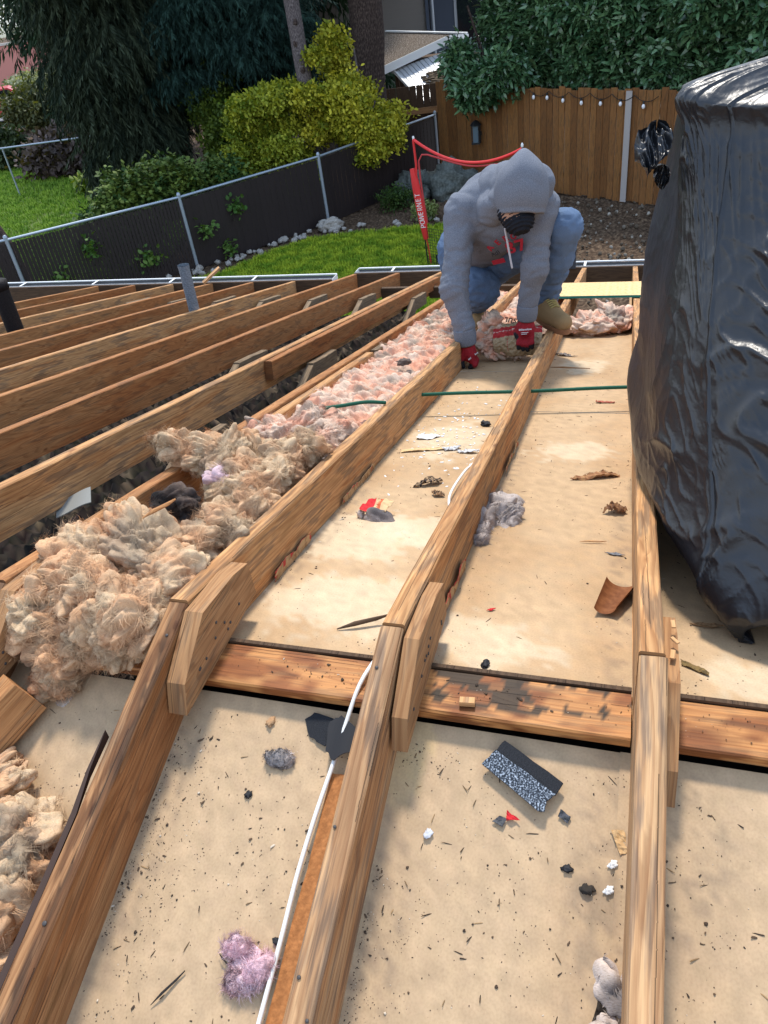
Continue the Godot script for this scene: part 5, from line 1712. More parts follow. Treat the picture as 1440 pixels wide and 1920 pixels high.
	# lower left clumps
	solo("insulation_clump", fluff_mesh(lump_run(Vector3(-1.02, -0.195, 0.27), Vector3(-0.955, -0.195, 0.285), 4, Vector3(0.01, 0.008, 0.012), 0.014, 0.022, r), 0, 61, 4, 600, 0.010), M.fluff, "small brown-grey tuft below the cut timber block at the left edge", "insulation")
	L = lump_run(Vector3(-0.97, -0.21, 0.36), Vector3(-0.86, -0.235, 0.40), 7, Vector3(0.02, 0.015, 0.03), 0.03, 0.045, r)
	L += lump_run(Vector3(-0.93, -0.24, 0.44), Vector3(-0.86, -0.26, 0.48), 4, Vector3(0.02, 0.01, 0.02), 0.028, 0.04, r)
	solo("insulation_clump", fluff_mesh(L, 0, 63, 4, 2200, 0.016), M.fluff, "pink insulation clump tucked behind the stained rafter at the left edge", "insulation")
	solo("insulation_clump", fluff_mesh([[Vector3(-0.865, -0.275, 0.535), Vector3(0.04, 0.022, 0.03)], [Vector3(-0.90, -0.28, 0.56), Vector3(0.03, 0.02, 0.03)]], 0, 66, 4, 800, 0.014), M.fluff, "peach wad of insulation low at the left edge beside the stained rafter", "insulation")
	# tufts lying on the ceiling boards
	solo("insulation_tuft", fluff_mesh([[Vector3(-0.468, -0.274, 0.448), Vector3(0.030, 0.004, 0.024), 0.3], [Vector3(-0.452, -0.280, 0.470), Vector3(0.022, 0.004, 0.016), 1.0], [Vector3(-0.488, -0.269, 0.432), Vector3(0.016, 0.003, 0.013), 0.5], [Vector3(-0.446, -0.274, 0.448), Vector3(0.018, 0.004, 0.02), 0.2], [Vector3(-0.474, -0.282, 0.476), Vector3(0.012, 0.003, 0.014), 0.8]], 2, 71, 4, 2600, 0.010), M.fluff, "fuzzy pale-pink tuft of insulation beside the white cable", "insulation")
	solo("insulation_tuft", fluff_mesh([[Vector3(-0.510, -0.185, 0.168), Vector3(0.018, 0.003, 0.010)], [Vector3(-0.495, -0.185, 0.163), Vector3(0.011, 0.003, 0.009)]], 4, 73, 4, 1800, 0.006), M.fluff, "flattened charcoal-grey tuft with a pale centre on the near board", "insulation")
	# wedge of batt poking out from under the second rafter
	solo("insulation_wedge", fluff_mesh([[Vector3(-0.275, -0.335, -0.77), Vector3(0.06, 0.012, 0.04), 0.2], [Vector3(-0.265, -0.318, -0.71), Vector3(0.055, 0.012, 0.04), 0.6], [Vector3(-0.285, -0.305, -0.66), Vector3(0.035, 0.012, 0.045), 1.2], [Vector3(-0.298, -0.285, -0.595), Vector3(0.018, 0.009, 0.04), 0.1]], 4, 75, 4, 2200, 0.014), M.fluff, "grey-white wedge of batt poking out from under the middle rafter", "insulation")
	# torn edge lining showing along the third rafter
	solo("insulation_tuft", fluff_mesh(lump_run(Vector3(0.052, -0.255, 0.36), Vector3(0.040, -0.295, 0.50), 8, Vector3(0.004, 0.003, 0.01), 0.014, 0.022, r), 3, 77, 3, 80, 0.01), M.fluff, "grey-pink batt showing through the torn board beside the right rafter", "insulation")

# ---------------------------------------------------------------- black bag
func cat4(a: Vector3, b: Vector3, c: Vector3, d: Vector3, t: float) -> Vector3:
	return 0.5 * ((2.0 * b) + (c - a) * t + (2.0 * a - 5.0 * b + 4.0 * c - d) * t * t + (3.0 * b - a - 3.0 * c + d) * t * t * t)

func build_bag() -> void:
	var nm := noise_tex(121, 1024, 0.010, 3, [], true, 14.0)
	nm.noise.noise_type = FastNoiseLite.TYPE_CELLULAR
	nm.noise.cellular_return_type = FastNoiseLite.RETURN_DISTANCE
	nm.noise.domain_warp_enabled = true
	nm.noise.domain_warp_amplitude = 40.0
	nm.noise.domain_warp_frequency = 0.01
	var pl := tri_mat(noise_tex(122, 256, 0.03, 3, [[0.0, Color(0.085, 0.09, 0.10)], [1.0, Color(0.125, 0.13, 0.145)]]), nm, 1.6, 0.36, 0.45, 0.5)
	pl.albedo_color = Color(0.95, 0.97, 1.0)
	M.plastic = pl
	# rings of control points, from the floor to the top: left back, left, left front, front corner, right front, right, right back, back
	var rings := [
		[Vector3(0.16, -0.44, -1.30), Vector3(0.085, -0.27, -0.86), Vector3(0.135, -0.17, -0.50), Vector3(0.243, -0.190, -0.235), Vector3(0.315, -0.215, -0.36), Vector3(0.80, -0.30, -0.70), Vector3(0.95, -0.42, -1.25), Vector3(0.55, -0.46, -1.45)],
		[Vector3(0.10, -0.32, -1.35), Vector3(0.045, -0.19, -0.88), Vector3(0.090, -0.100, -0.50), Vector3(0.205, -0.125, -0.245), Vector3(0.40, -0.13, -0.22), Vector3(0.95, -0.20, -0.55), Vector3(1.05, -0.30, -1.25), Vector3(0.55, -0.32, -1.55)],
		[Vector3(0.06, -0.06, -1.38), Vector3(0.025, -0.05, -0.90), Vector3(0.065, 0.0, -0.55), Vector3(0.19, 0.0, -0.33), Vector3(0.48, 0.0, -0.18), Vector3(1.02, -0.05, -0.50), Vector3(1.10, -0.08, -1.25), Vector3(0.55, -0.08, -1.6)],
		[Vector3(0.05, 0.20, -1.38), Vector3(0.025, 0.17, -0.92), Vector3(0.055, 0.19, -0.66), Vector3(0.17, 0.20, -0.50), Vector3(0.50, 0.20, -0.34), Vector3(1.02, 0.16, -0.55), Vector3(1.10, 0.14, -1.25), Vector3(0.55, 0.14, -1.6)],
		[Vector3(0.07, 0.42, -1.34), Vector3(0.048, 0.38, -0.94), Vector3(0.060, 0.40, -0.76), Vector3(0.17, 0.40, -0.64), Vector3(0.50, 0.40, -0.50), Vector3(0.98, 0.38, -0.62), Vector3(1.06, 0.38, -1.22), Vector3(0.55, 0.38, -1.52)],
		[Vector3(0.09, 0.60, -1.25), Vector3(0.060, 0.59, -0.96), Vector3(0.062, 0.60, -0.83), Vector3(0.18, 0.60, -0.74), Vector3(0.50, 0.60, -0.62), Vector3(0.92, 0.58, -0.70), Vector3(1.00, 0.58, -1.18), Vector3(0.55, 0.58, -1.42)],
		[Vector3(0.12, 0.665, -1.15), Vector3(0.070, 0.668, -0.98), Vector3(0.066, 0.678, -0.85), Vector3(0.185, 0.672, -0.77), Vector3(0.50, 0.69, -0.68), Vector3(0.84, 0.67, -0.76), Vector3(0.90, 0.67, -1.12), Vector3(0.55, 0.67, -1.30)],
		[Vector3(0.35, 0.70, -1.02), Vector3(0.30, 0.71, -0.98), Vector3(0.30, 0.72, -0.93), Vector3(0.36, 0.72, -0.90), Vector3(0.50, 0.73, -0.88), Vector3(0.62, 0.72, -0.92), Vector3(0.64, 0.71, -1.00), Vector3(0.55, 0.70, -1.06)]]
	var ni := 260
	var nj := 330
	var base := Vector3(0.45, -0.30, -0.85)
	var nr := rings.size()
	var at := func(fi: float, fj: float) -> Vector3:
		var a := int(fi)
		var ti := fi - a
		var b := int(floorf(fj))
		var tj := fj - b
		var col := []
		for da in [-1, 0, 1, 2]:
			var R: Array = rings[clampi(a + da, 0, nr - 1)]
			col.append(cat4(R[posmod(b - 1, 8)], R[posmod(b, 8)], R[posmod(b + 1, 8)], R[posmod(b + 2, 8)], tj))
		return cat4(col[0], col[1], col[2], col[3], ti)
	# columns crowd where the camera looks
	var colmap := []
	for j in nj + 1:
		var t := float(j) / nj
		colmap.append(lerpf(-1.5, 0.4, t / 0.10) if t < 0.10 else (lerpf(0.4, 4.5, (t - 0.10) / 0.72) if t < 0.82 else lerpf(4.5, 6.5, (t - 0.82) / 0.18)))
	var P := PackedVector3Array()
	for i in ni + 1:
		var fi := pow(float(i) / ni, 1.0) * (nr - 1.0001)
		for j in nj + 1: P.append(at.call(fi, colmap[j]))
	var w := nj + 1
	var f := func(i: int, j: int) -> Vector3:
		var p := P[i * w + j]
		var du := P[i * w + mini(j + 1, nj)] - P[i * w + maxi(j - 1, 0)]
		var dv := P[mini(i + 1, ni) * w + j] - P[maxi(i - 1, 0) * w + j]
		var n := du.cross(dv).normalized()
		if n.dot(p - base) < 0.0: n = -n
		var fj: float = colmap[j]
		var s := fj * 0.63
		var y := p.y
		var gate := (0.15 + 0.85 * smoothstep(1.3, 2.5, fj)) * smoothstep(-1.4, -0.8, fj) * (1.0 - smoothstep(5.6, 6.3, fj)) * (0.35 + 0.65 * smoothstep(-0.2, 0.0, y))
		# sagging swags: long across, short up and down, drooping between pinch points
		var swag := y + 0.10 * sin(s * 2.3 + 0.6) + soft.get_noise_2d(s * 12.0, y * 12.0) * 0.12
		var a := pow(maxf(0.0, 1.0 - absf(soft.get_noise_2d(s * 11.0, swag * 62.0)) * 1.9), 3.0)
		var b := pow(maxf(0.0, 1.0 - absf(soft.get_noise_2d(s * 24.0 + 200.0, swag * 150.0 + s * 30.0)) * 1.9), 3.0)
		var c := soft.get_noise_2d(s * 14.0 + 90.0, y * 14.0)
		var up := smoothstep(0.25, 0.6, y)
		var vert := (1.0 - absf(soft.get_noise_2d(s * 110.0 + y * 60.0, y * 22.0 + 30.0)) * 2.5)
		var k := clampf(0.75 + c * 0.9, 0.3, 1.2)
		var dia := pow(maxf(0.0, 1.0 - absf(soft.get_noise_2d((s + y * 0.8) * 40.0 + 700.0, (y - s * 0.25) * 95.0)) * 1.9), 3.0)
		var d := k * (a * 0.011 * (1.0 - 0.4 * up) + b * 0.0035 + dia * 0.004) * gate + c * 0.012 * minf(1.0, gate * 3.0) + up * maxf(vert, 0.0) * 0.0035 * gate * (1.0 - smoothstep(0.55, 0.64, y)) - 0.008
		# pressed seam running down the front
		d += 0.006 * exp(-pow((s - 1.72 + y * 0.02) / 0.006, 2.0))
		return p + n * d + Vector3(0.036, -0.055 * smoothstep(0.2, 0.65, y), 0) * smoothstep(-0.15, 0.0, y) - base
	var bag := thing("garbage_bag", "huge stuffed black plastic bag standing on the right rafters", "bag", base)
	part(bag, "sack", grid_mesh(ni, nj, f), pl)
	# twisted flap of plastic sticking out on the left
	var fl := func(i: int, j: int) -> Vector3:
		var v := i / 30.0 * 2.0 - 1.0
		var wd := 0.032 * sqrt(maxf(0.0, 1.0 - v * v)) * (1.0 + 0.25 * v) + 0.002
		var u := j / 24.0 * 2.0 - 1.0
		var cr := 0.010 * (1.0 - absf(soft.get_noise_2d(u * 14.0 + v * 9.0, v * 7.0)) * 2.5) + 0.012 * absf(u) + 0.004 * soft.get_noise_2d(u * 40.0, v * 40.0)
		return Vector3(u * wd + 0.005 * v, v * 0.052, cr)
	part(bag, "flap", grid_mesh(30, 24, fl), pl, Transform3D(Basis(Vector3.RIGHT, -0.9), Vector3(0.036, 0.526, -0.815) - base))
	part(bag, "flap", grid_mesh(30, 24, func(i, j): return fl.call(i, j) * Vector3(-0.45, 0.45, -1.0) + Vector3(0.022, -0.05, -0.012)), pl, Transform3D(Basis(Vector3.RIGHT, -0.15), Vector3(0.036, 0.526, -0.815) - base))

# ---------------------------------------------------------------- figure
func skin(bones: Array, cell: float, k: float) -> Array:
	var lo := Vector3.ONE * 1e9
	var hi := -lo
	var pad := minf(0.06, 3.2 / k)
	for b in bones:
		var r := maxf(b[2], b[3]) + pad
		lo = lo.min(b[0] - Vector3.ONE * r).min(b[1] - Vector3.ONE * r)
		hi = hi.max(b[0] + Vector3.ONE * r).max(b[1] + Vector3.ONE * r)
	var nx := int((hi.x - lo.x) / cell) + 2
	var ny := int((hi.y - lo.y) / cell) + 2
	var nz := int((hi.z - lo.z) / cell) + 2
	var acc := PackedFloat32Array()
	acc.resize(nx * ny * nz)
	for b in bones:
		var a: Vector3 = b[0]
		var d: Vector3 = b[1] - b[0]
		var l2 := maxf(d.length_squared(), 1e-9)
		var ra: float = b[2]
		var rb: float = b[3]
		var r := Vector3.ONE * (maxf(ra, rb) + pad)
		var p0 := ((a.min(b[1]) - r - lo) / cell).floor()
		var p1 := ((a.max(b[1]) + r - lo) / cell).ceil()
		for z in range(maxi(0, int(p0.z)), mini(nz - 1, int(p1.z)) + 1):
			for y in range(maxi(0, int(p0.y)), mini(ny - 1, int(p1.y)) + 1):
				var at := (z * ny + y) * nx
				for x in range(maxi(0, int(p0.x)), mini(nx - 1, int(p1.x)) + 1):
					var p := lo + Vector3(x, y, z) * cell - a
					var t := clampf(p.dot(d) / l2, 0.0, 1.0)
					var dist := (p - d * t).length() - lerpf(ra, rb, t)
					if dist < pad: acc[at + x] += exp(-k * dist)
	var v := PackedVector3Array()
	var idx := PackedInt32Array()
	var id := PackedInt32Array()
	id.resize(nx * ny * nz)
	id.fill(-1)
	var sx := 1
	var sy := nx
	var sz := nx * ny
	var off := [0, sx, sy, sx + sy, sz, sx + sz, sy + sz, sx + sy + sz]
	var cor := [Vector3(0, 0, 0), Vector3(1, 0, 0), Vector3(0, 1, 0), Vector3(1, 1, 0), Vector3(0, 0, 1), Vector3(1, 0, 1), Vector3(0, 1, 1), Vector3(1, 1, 1)]
	var edges := [[0, 1], [2, 3], [4, 5], [6, 7], [0, 2], [1, 3], [4, 6], [5, 7], [0, 4], [1, 5], [2, 6], [3, 7]]
	for z in nz - 1:
		for y in ny - 1:
			var row := z * sz + y * sy
			for x in nx - 1:
				var c := row + x
				var n := 0
				for o in off:
					if acc[c + o] > 1.0: n += 1
				if n == 0 or n == 8: continue
				var s := Vector3.ZERO
				var m := 0
				for e in edges:
					var fa := acc[c + off[e[0]]]
					var fb := acc[c + off[e[1]]]
					if (fa > 1.0) != (fb > 1.0):
						var la := log(maxf(fa, 1e-4))
						var lb := log(maxf(fb, 1e-4))
						s += cor[e[0]].lerp(cor[e[1]], la / (la - lb))
						m += 1
				id[c] = v.size()
				v.append(lo + (Vector3(x, y, z) + s / m) * cell)
	for z in range(1, nz - 1):
		for y in range(1, ny - 1):
			var row := z * sz + y * sy
			for x in range(1, nx - 1):
				var c := row + x
				var inside := acc[c] > 1.0
				for ax in 3:
					var st: int = [sx, sy, sz][ax]
					if (acc[c + st] > 1.0) == inside: continue
					var u: int = [sy, sz, sx][ax]
					var w: int = [sz, sx, sy][ax]
					var A := id[c - u - w]
					var B := id[c - w]
					var C := id[c]
					var D := id[c - u]
					if A < 0 or B < 0 or C < 0 or D < 0: continue
					if inside: idx.append_array(PackedInt32Array([A, C, B, A, D, C]))
					else: idx.append_array(PackedInt32Array([A, B, C, A, C, D]))
	return [v, idx]

func skin_mesh(bones: Array, cell: float, k: float, disp = null, colf = null, o := Vector3.ZERO) -> ArrayMesh:
	var s := skin(bones, cell, k)
	var v: PackedVector3Array = s[0]
	var idx: PackedInt32Array = s[1]
	if disp != null:
		var n := PackedVector3Array()
		n.resize(v.size())
		for i in range(0, idx.size(), 3):
			var f := (v[idx[i + 2]] - v[idx[i]]).cross(v[idx[i + 1]] - v[idx[i]])
			for e in 3: n[idx[i + e]] += f
		for i in v.size(): v[i] += n[i].normalized() * float(disp.call(v[i]))
	var col := PackedColorArray()
	if colf != null:
		for p in v: col.append(colf.call(p))
	for i in v.size(): v[i] -= o
	return smooth_mesh(v, idx, PackedVector2Array(), col)

func cloth_mat(c: Color, seed_: int, amt: float, scale: float) -> StandardMaterial3D:   # c linear
	var s := c.linear_to_srgb()
	var m := tri_mat(noise_tex(seed_, 256, 0.08, 4, [[0.0, s * (1.0 - amt)], [1.0, s * (1.0 + amt)]]), noise_tex(seed_ + 1, 256, 0.12, 3, [], true, 3.0), scale, 0.95, 0.5, 0.2)
	m.uv1_world_triplanar = false
	return m

func text_mesh(t: String, size: float, bold := false) -> TextMesh:
	var tm := TextMesh.new()
	tm.text = t
	var f := SystemFont.new()
	f.font_names = PackedStringArray(["Droid Sans"])
	f.font_weight = 700 if bold else 400
	tm.font = f
	tm.font_size = 32
	tm.pixel_size = size / 32.0
	tm.depth = size * 0.06
	return tm

func build_worker() -> void:
	var o := Vector3(-0.55, -0.70, -2.80)
	var who := thing("person", "worker in grey hooded sweatshirt and jeans crouching over a rafter", "person", o)
	var shR := Vector3(-0.725, -0.080, -2.67)
	var elR := Vector3(-0.752, -0.375, -2.50)
	var wrR := Vector3(-0.702, -0.585, -2.445)
	var shL := Vector3(-0.378, -0.075, -2.67)
	var elL := Vector3(-0.392, -0.320, -2.59)
	var wrL := Vector3(-0.428, -0.530, -2.585)
	var chest := Vector3(-0.60, -0.115, -2.79)
	var waist := Vector3(-0.755, -0.275, -2.96)
	var pel := Vector3(-0.79, -0.385, -3.06)
	var hipL := Vector3(-0.66, -0.42, -3.0)
	var knL := Vector3(-0.275, -0.180, -2.72)
	var anL := Vector3(-0.374, -0.52, -2.835)
	var hipR := Vector3(-0.80, -0.44, -3.06)
	var knR := Vector3(-0.685, -0.49, -2.80)
	var anR := Vector3(-0.755, -0.64, -3.0)
	var head := Vector3(-0.437, 0.030, -2.53)
	# the body itself, one skin, clothed
	var skin_c := plain_mat(Color(0.35, 0.19, 0.12), 0.6)
	var body := [[pel, waist, 0.11, 0.11], [waist, chest, 0.11, 0.12], [chest, shR, 0.10, 0.055], [chest, shL, 0.10, 0.055], [chest, Vector3(-0.50, -0.03, -2.66), 0.09, 0.06], [Vector3(-0.50, -0.03, -2.66), head, 0.06, 0.085], [head, Vector3(-0.455, -0.045, -2.48), 0.085, 0.07], [shR, elR, 0.05, 0.042], [elR, wrR, 0.042, 0.03], [shL, elL, 0.05, 0.042], [elL, wrL, 0.042, 0.03], [pel, hipL, 0.11, 0.09], [pel, hipR, 0.11, 0.09], [hipL, knL, 0.08, 0.055], [knL, anL, 0.05, 0.036], [hipR, knR, 0.08, 0.055], [knR, anR, 0.05, 0.036], [anL, anL + Vector3(0, -0.08, 0), 0.036, 0.036], [anR, anR + Vector3(0, -0.06, 0), 0.036, 0.036]]
	part(who, "body", skin_mesh(body, 0.016, 70.0, null, null, o), skin_c)
	# hooded sweatshirt
	var grey := cloth_mat(Color(0.150, 0.160, 0.185), 131, 0.22, 9.0)
	var fold := func(p: Vector3) -> float:
		var arm := 1.0 if p.y < -0.20 and (p.x < -0.66 and p.z > -2.72 or p.x > -0.48) else 0.0
		var wv := noise.get_noise_3d(p.x * 60.0, p.y * 60.0, p.z * 60.0) * 0.05
		var a := absf(soft.get_noise_3d((p.x + wv) * 50.0, (p.y + wv) * (270.0 if arm > 0 else 95.0), p.z * 50.0)) * 1.3
		var b := noise.get_noise_3d(p.x * 60.0 + 70.0, p.y * 60.0, p.z * 60.0)
		return (minf(a, 0.7) - 0.25) * (0.011 if arm > 0 else 0.012) + b * 0.004
	var hood_b := [[waist + Vector3(0.0, -0.05, -0.03), chest, 0.138, 0.152], [chest, chest + Vector3(-0.02, 0.03, 0.03), 0.152, 0.140], [chest, shR, 0.130, 0.074], [chest, shL, 0.125, 0.074], [chest + Vector3(0.06, -0.03, 0.06), Vector3(-0.68, -0.29, -2.88), 0.115, 0.110], [shR, elR, 0.072, 0.058], [elR, wrR + Vector3(0.0, 0.04, 0), 0.055, 0.049], [shL, elL, 0.070, 0.053], [elL, wrL + Vector3(0, 0.04, 0), 0.050, 0.045], [chest + Vector3(0.04, 0.06, 0.02), Vector3(-0.47, 0.0, -2.66), 0.105, 0.095]]
	var sw := part(who, "sweatshirt", skin_mesh(hood_b, 0.0115, 60.0, fold, null, o), grey)
	# ribbed cuffs
	for c in [[wrR + Vector3(-0.002, 0.045, 0.0), wrR + Vector3(0.006, -0.035, 0.004), 0.050, 0.046], [wrL + Vector3(0.002, 0.045, 0), wrL + Vector3(-0.003, -0.030, 0), 0.046, 0.044]]:
		var pts := []
		var rr := []
		for i in 13:
			pts.append(c[0].lerp(c[1], i / 12.0) - o)
			rr.append(lerpf(c[2], c[3], i / 12.0) + (0.0015 if i % 2 else 0.0) + (0.004 * sin(PI * i / 12.0)))
		part(sw, "cuff", tube_mesh(pts, rr, 22), grey)
	# hood
	var hc := Vector3(-0.436, 0.036, -2.53)
	var u := Vector3(0.02, 0.95, -0.31).normalized()
	var e := Vector3(0, 0.31, 0.95)
	e = (e - u * e.dot(u)).normalized()
	var sd := u.cross(e).normalized()
	var hood := grid_mesh(56, 84, func(i, j):
		var f = i / 56.0
		var ph := deg_to_rad(133.0) * minf(f, 0.955) / 0.955
		var th = -TAU * j / 84.0
		var c := cos(ph) * u * 0.138
		var rad := sin(ph)
		var q: Vector3 = c + (sd * sin(th) * 0.112 + e * cos(th) * 0.136) * rad
		q += u * 0.020 * exp(-pow(q.dot(sd) / 0.035, 2.0)) * smoothstep(-0.3, 0.6, cos(ph))
		var k := 0.007 * soft.get_noise_3d(q.x * 40.0, q.y * 40.0, q.z * 40.0) + 0.010 * absf(soft.get_noise_3d(q.x * 75.0 + 30.0, q.y * 30.0, q.z * 75.0)) * smoothstep(0.1, 0.5, f)
		var nrm: Vector3 = q.normalized()
		if f > 0.88:
			var h = (f - 0.88) / 0.12
			k += 0.007 * sin(PI * minf(h * 1.3, 1.0))
			if h > 0.55: nrm = -q.normalized(); k = 0.012 * (h - 0.55) / 0.45
		return hc + q + nrm * k - o)
	part(sw, "hood", hood, grey)
	# back of the hood running into the shoulders
	part(sw, "hood_drape", skin_mesh([[Vector3(-0.485, 0.045, -2.63), Vector3(-0.57, 0.0, -2.74), 0.085, 0.10], [Vector3(-0.40, 0.03, -2.63), Vector3(-0.45, -0.02, -2.72), 0.085, 0.10], [Vector3(-0.525, -0.005, -2.555), Vector3(-0.58, -0.06, -2.62), 0.045, 0.075]], 0.010, 60.0, fold, null, o), grey)
	# draw cord
	part(sw, "drawstring", tube_mesh(curve([Vector3(-0.500, -0.085, -2.435) - o, Vector3(-0.490, -0.17, -2.45) - o, Vector3(-0.476, -0.27, -2.46) - o], 14), 0.0045, 7), plain_mat(Color(0.42, 0.42, 0.45), 0.8))
	# chest print, lying on the front of the sweatshirt
	var redp := plain_mat(Color(0.34, 0.015, 0.03), 0.8)
	var tb := Basis.from_euler(Vector3(0.42, 0.0, 0.0))
	part(sw, "print", text_mesh("87", 0.085, true), redp, Transform3D(tb * Basis(Vector3.BACK, 0.30), Vector3(-0.475, -0.210, -2.565) - o))
	for k in 4:   # arched letters
		part(sw, "print", text_mesh("AERO"[k], 0.042, true), redp, Transform3D(tb * Basis(Vector3.BACK, 0.95 - k * 0.25), Vector3(-0.592 + k * 0.036, -0.222 + k * 0.030 - k * k * 0.004, -2.592 + k * 0.006) - o))
	part(sw, "print", text_mesh("Adl", 0.030), plain_mat(Color(0.03, 0.03, 0.035)), Transform3D(tb * Basis(Vector3.BACK, 0.45), Vector3(-0.570, -0.250, -2.60) - o))
	var pg := Flat.new()
	pg.prism([Vector2(-0.002, -0.012), Vector2(0.002, -0.012), Vector2(0.002, 0.012), Vector2(-0.002, 0.012)], -0.03, 0.03)
	part(sw, "print", pg.mesh(), redp, Transform3D(tb * Basis(Vector3.BACK, 0.25), Vector3(-0.56, -0.292, -2.618) - o))
	# neck gaiter pulled over the face, dark cap under the hood
	var dk := cloth_mat(Color(0.018, 0.019, 0.024), 135, 0.3, 30.0)
	part(who, "face_mask", skin_mesh([[Vector3(-0.475, -0.040, -2.485), Vector3(-0.455, -0.070, -2.455), 0.058, 0.050], [Vector3(-0.44, -0.05, -2.47), Vector3(-0.43, -0.066, -2.455), 0.058, 0.050]], 0.006, 90.0, func(p: Vector3): return 0.004 * sin((p.y * 0.85 - p.z * 0.5 + 0.02 * sin(p.x * 20.0)) * 420.0) + 0.006 * noise.get_noise_3d(p.x * 500.0, p.y * 500.0, p.z * 500.0), null, o), dk)
	# jeans
	var denim := cloth_mat(Color(0.11, 0.16, 0.245), 137, 0.30, 16.0)
	var denim_tone := func(p: Vector3) -> Color:  # paler around the raised left knee, varied by noise
		var n := noise.get_noise_3d(p.x * 130.0, p.y * 130.0, p.z * 130.0)
		var kn := maxf(0.0, 1.0 - p.distance_to(knL + Vector3(0.02, 0.02, 0.03)) / 0.17)
		return Color(0.9, 0.92, 0.95).lerp(Color(1.9, 1.75, 1.45), clampf(kn * 0.9 + n * 0.8, 0.0, 1.0))
	denim.vertex_color_use_as_albedo = true
	var jf := func(p: Vector3) -> float:
		var a := 1.0 - absf(noise.get_noise_3d(p.x * 80.0 + 9.0, p.y * 170.0, p.z * 80.0)) * 2.4
		var low := smoothstep(-0.30, -0.5, p.y)
		return (maxf(a, 0.0) - 0.4) * (0.007 + 0.008 * low)
	part(who, "jeans", skin_mesh([[pel, hipL, 0.145, 0.115], [pel, hipR, 0.145, 0.115], [hipL, hipL.lerp(knL, 0.55), 0.112, 0.094], [hipL.lerp(knL, 0.55), knL, 0.094, 0.074], [knL, knL.lerp(anL, 0.45), 0.076, 0.078], [knL.lerp(anL, 0.45), anL + Vector3(0, -0.03, 0), 0.078, 0.062], [hipR, knR, 0.115, 0.088], [knR, anR, 0.085, 0.066], [waist + Vector3(0, -0.06, -0.02), pel, 0.13, 0.14]], 0.0115, 70.0, jf, denim_tone, o), denim)
	# boots
	var tan := cloth_mat(Color(0.27, 0.175, 0.085), 139, 0.16, 14.0)
	var sole := plain_mat(Color(0.24, 0.11, 0.05), 0.8)
	for s in [[Vector3(-0.392, -0.610, -2.835), Vector3(-0.268, -0.613, -2.672), Vector3(-0.376, -0.54, -2.838), -0.6625], [Vector3(-0.770, -0.700, -3.07), Vector3(-0.715, -0.700, -2.885), Vector3(-0.757, -0.63, -3.01), -0.752]]:
		var heel: Vector3 = s[0]
		var toe: Vector3 = s[1]
		var ank: Vector3 = s[2]
		var dir := (toe - heel).normalized()
		var side := dir.cross(Vector3.UP).normalized()
		var bt := part(who, "boot", skin_mesh([[heel, heel.lerp(toe, 0.5), 0.044, 0.044], [heel.lerp(toe, 0.45), toe, 0.046, 0.042], [heel + dir * 0.03, ank, 0.044, 0.052], [ank, ank + Vector3(0, 0.06, 0), 0.052, 0.052], [ank, heel.lerp(toe, 0.55) + Vector3(0, 0.012, 0), 0.046, 0.036]], 0.0065, 110.0, func(p: Vector3): return 0.002 * noise.get_noise_3d(p.x * 900.0, p.y * 900.0, p.z * 900.0), null, o), tan)
		var poly := []
		for i in 28:
			var t := TAU * i / 28.0
			var wd := 0.047 if cos(t) > 0 else 0.041
			poly.append(heel.lerp(toe, 0.5) + dir * cos(t) * (heel.distance_to(toe) * 0.5 + 0.044) * pow(absf(cos(t)) + 0.0001, -0.25) * 0.98 + side * sin(t) * wd)
		var F := Flat.new()
		for i in 28:
			var a: Vector3 = poly[i] - o
			var b: Vector3 = poly[(i + 1) % 28] - o
			var y0: float = s[3] - o.y
			var y1 := y0 + 0.026
			F.quad(Vector3(a.x, y1, a.z), Vector3(b.x, y1, b.z), Vector3(b.x, y0, b.z), Vector3(a.x, y0, a.z))
			var m := heel.lerp(toe, 0.5) - o
			F.tri(Vector3(m.x, y1, m.z), Vector3(a.x, y1, a.z), Vector3(b.x, y1, b.z))
			F.tri(Vector3(m.x, y0, m.z), Vector3(b.x, y0, b.z), Vector3(a.x, y0, a.z))
		part(bt, "sole", F.mesh(), sole)
		for i in 5:
			var c := heel.lerp(toe, 0.42 + i * 0.055) + Vector3(0, 0.052 + 0.022 * (1.0 - i / 4.0), 0)
			part(bt, "lace", tube_mesh([c - side * 0.022 + dir * 0.006 - o, c + Vector3(0, 0.007, 0) - o, c + side * 0.022 - dir * 0.004 - o], 0.003, 6), plain_mat(Color(0.38, 0.30, 0.10), 0.8))
	# gloves: five fingers each, red backs, black palms and tips
	var glove := vc_mat(0.75, 0.3)
	# left hand (image right), pressing down on the batt
	var kl := []
	var tips := []
	var wl := wrL + Vector3(-0.002, -0.03, 0.004)
	kl.append([wl, wl + Vector3(-0.004, -0.045, 0.01), 0.033, 0.037])
	for i in 4:
		var x := -0.027 + i * 0.018
		var l: float = [0.058, 0.066, 0.068, 0.054][i]
		var k0 := wl + Vector3(x - 0.004, -0.075, 0.018)
		kl.append([wl + Vector3(x * 0.7, -0.03, 0.006), k0, 0.019, 0.0125])
		var k1 := k0 + Vector3(x * 0.15, -l * 0.5, 0.016)
		var k2 := k1 + Vector3(x * 0.08, -l * 0.45, 0.0)
		kl.append([k0, k1, 0.0115, 0.0105])
		kl.append([k1, k2, 0.0105, 0.0085])
		tips.append(k2)
	var th0 := wl + Vector3(-0.034, -0.03, 0.004)
	kl.append([wl + Vector3(-0.012, -0.02, 0), th0, 0.022, 0.0150])
	kl.append([th0, th0 + Vector3(-0.014, -0.034, 0.006), 0.0145, 0.012])
	kl.append([th0 + Vector3(-0.014, -0.034, 0.006), th0 + Vector3(-0.010, -0.058, 0.008), 0.012, 0.009])
	tips.append(th0 + Vector3(-0.012, -0.045, 0.007))
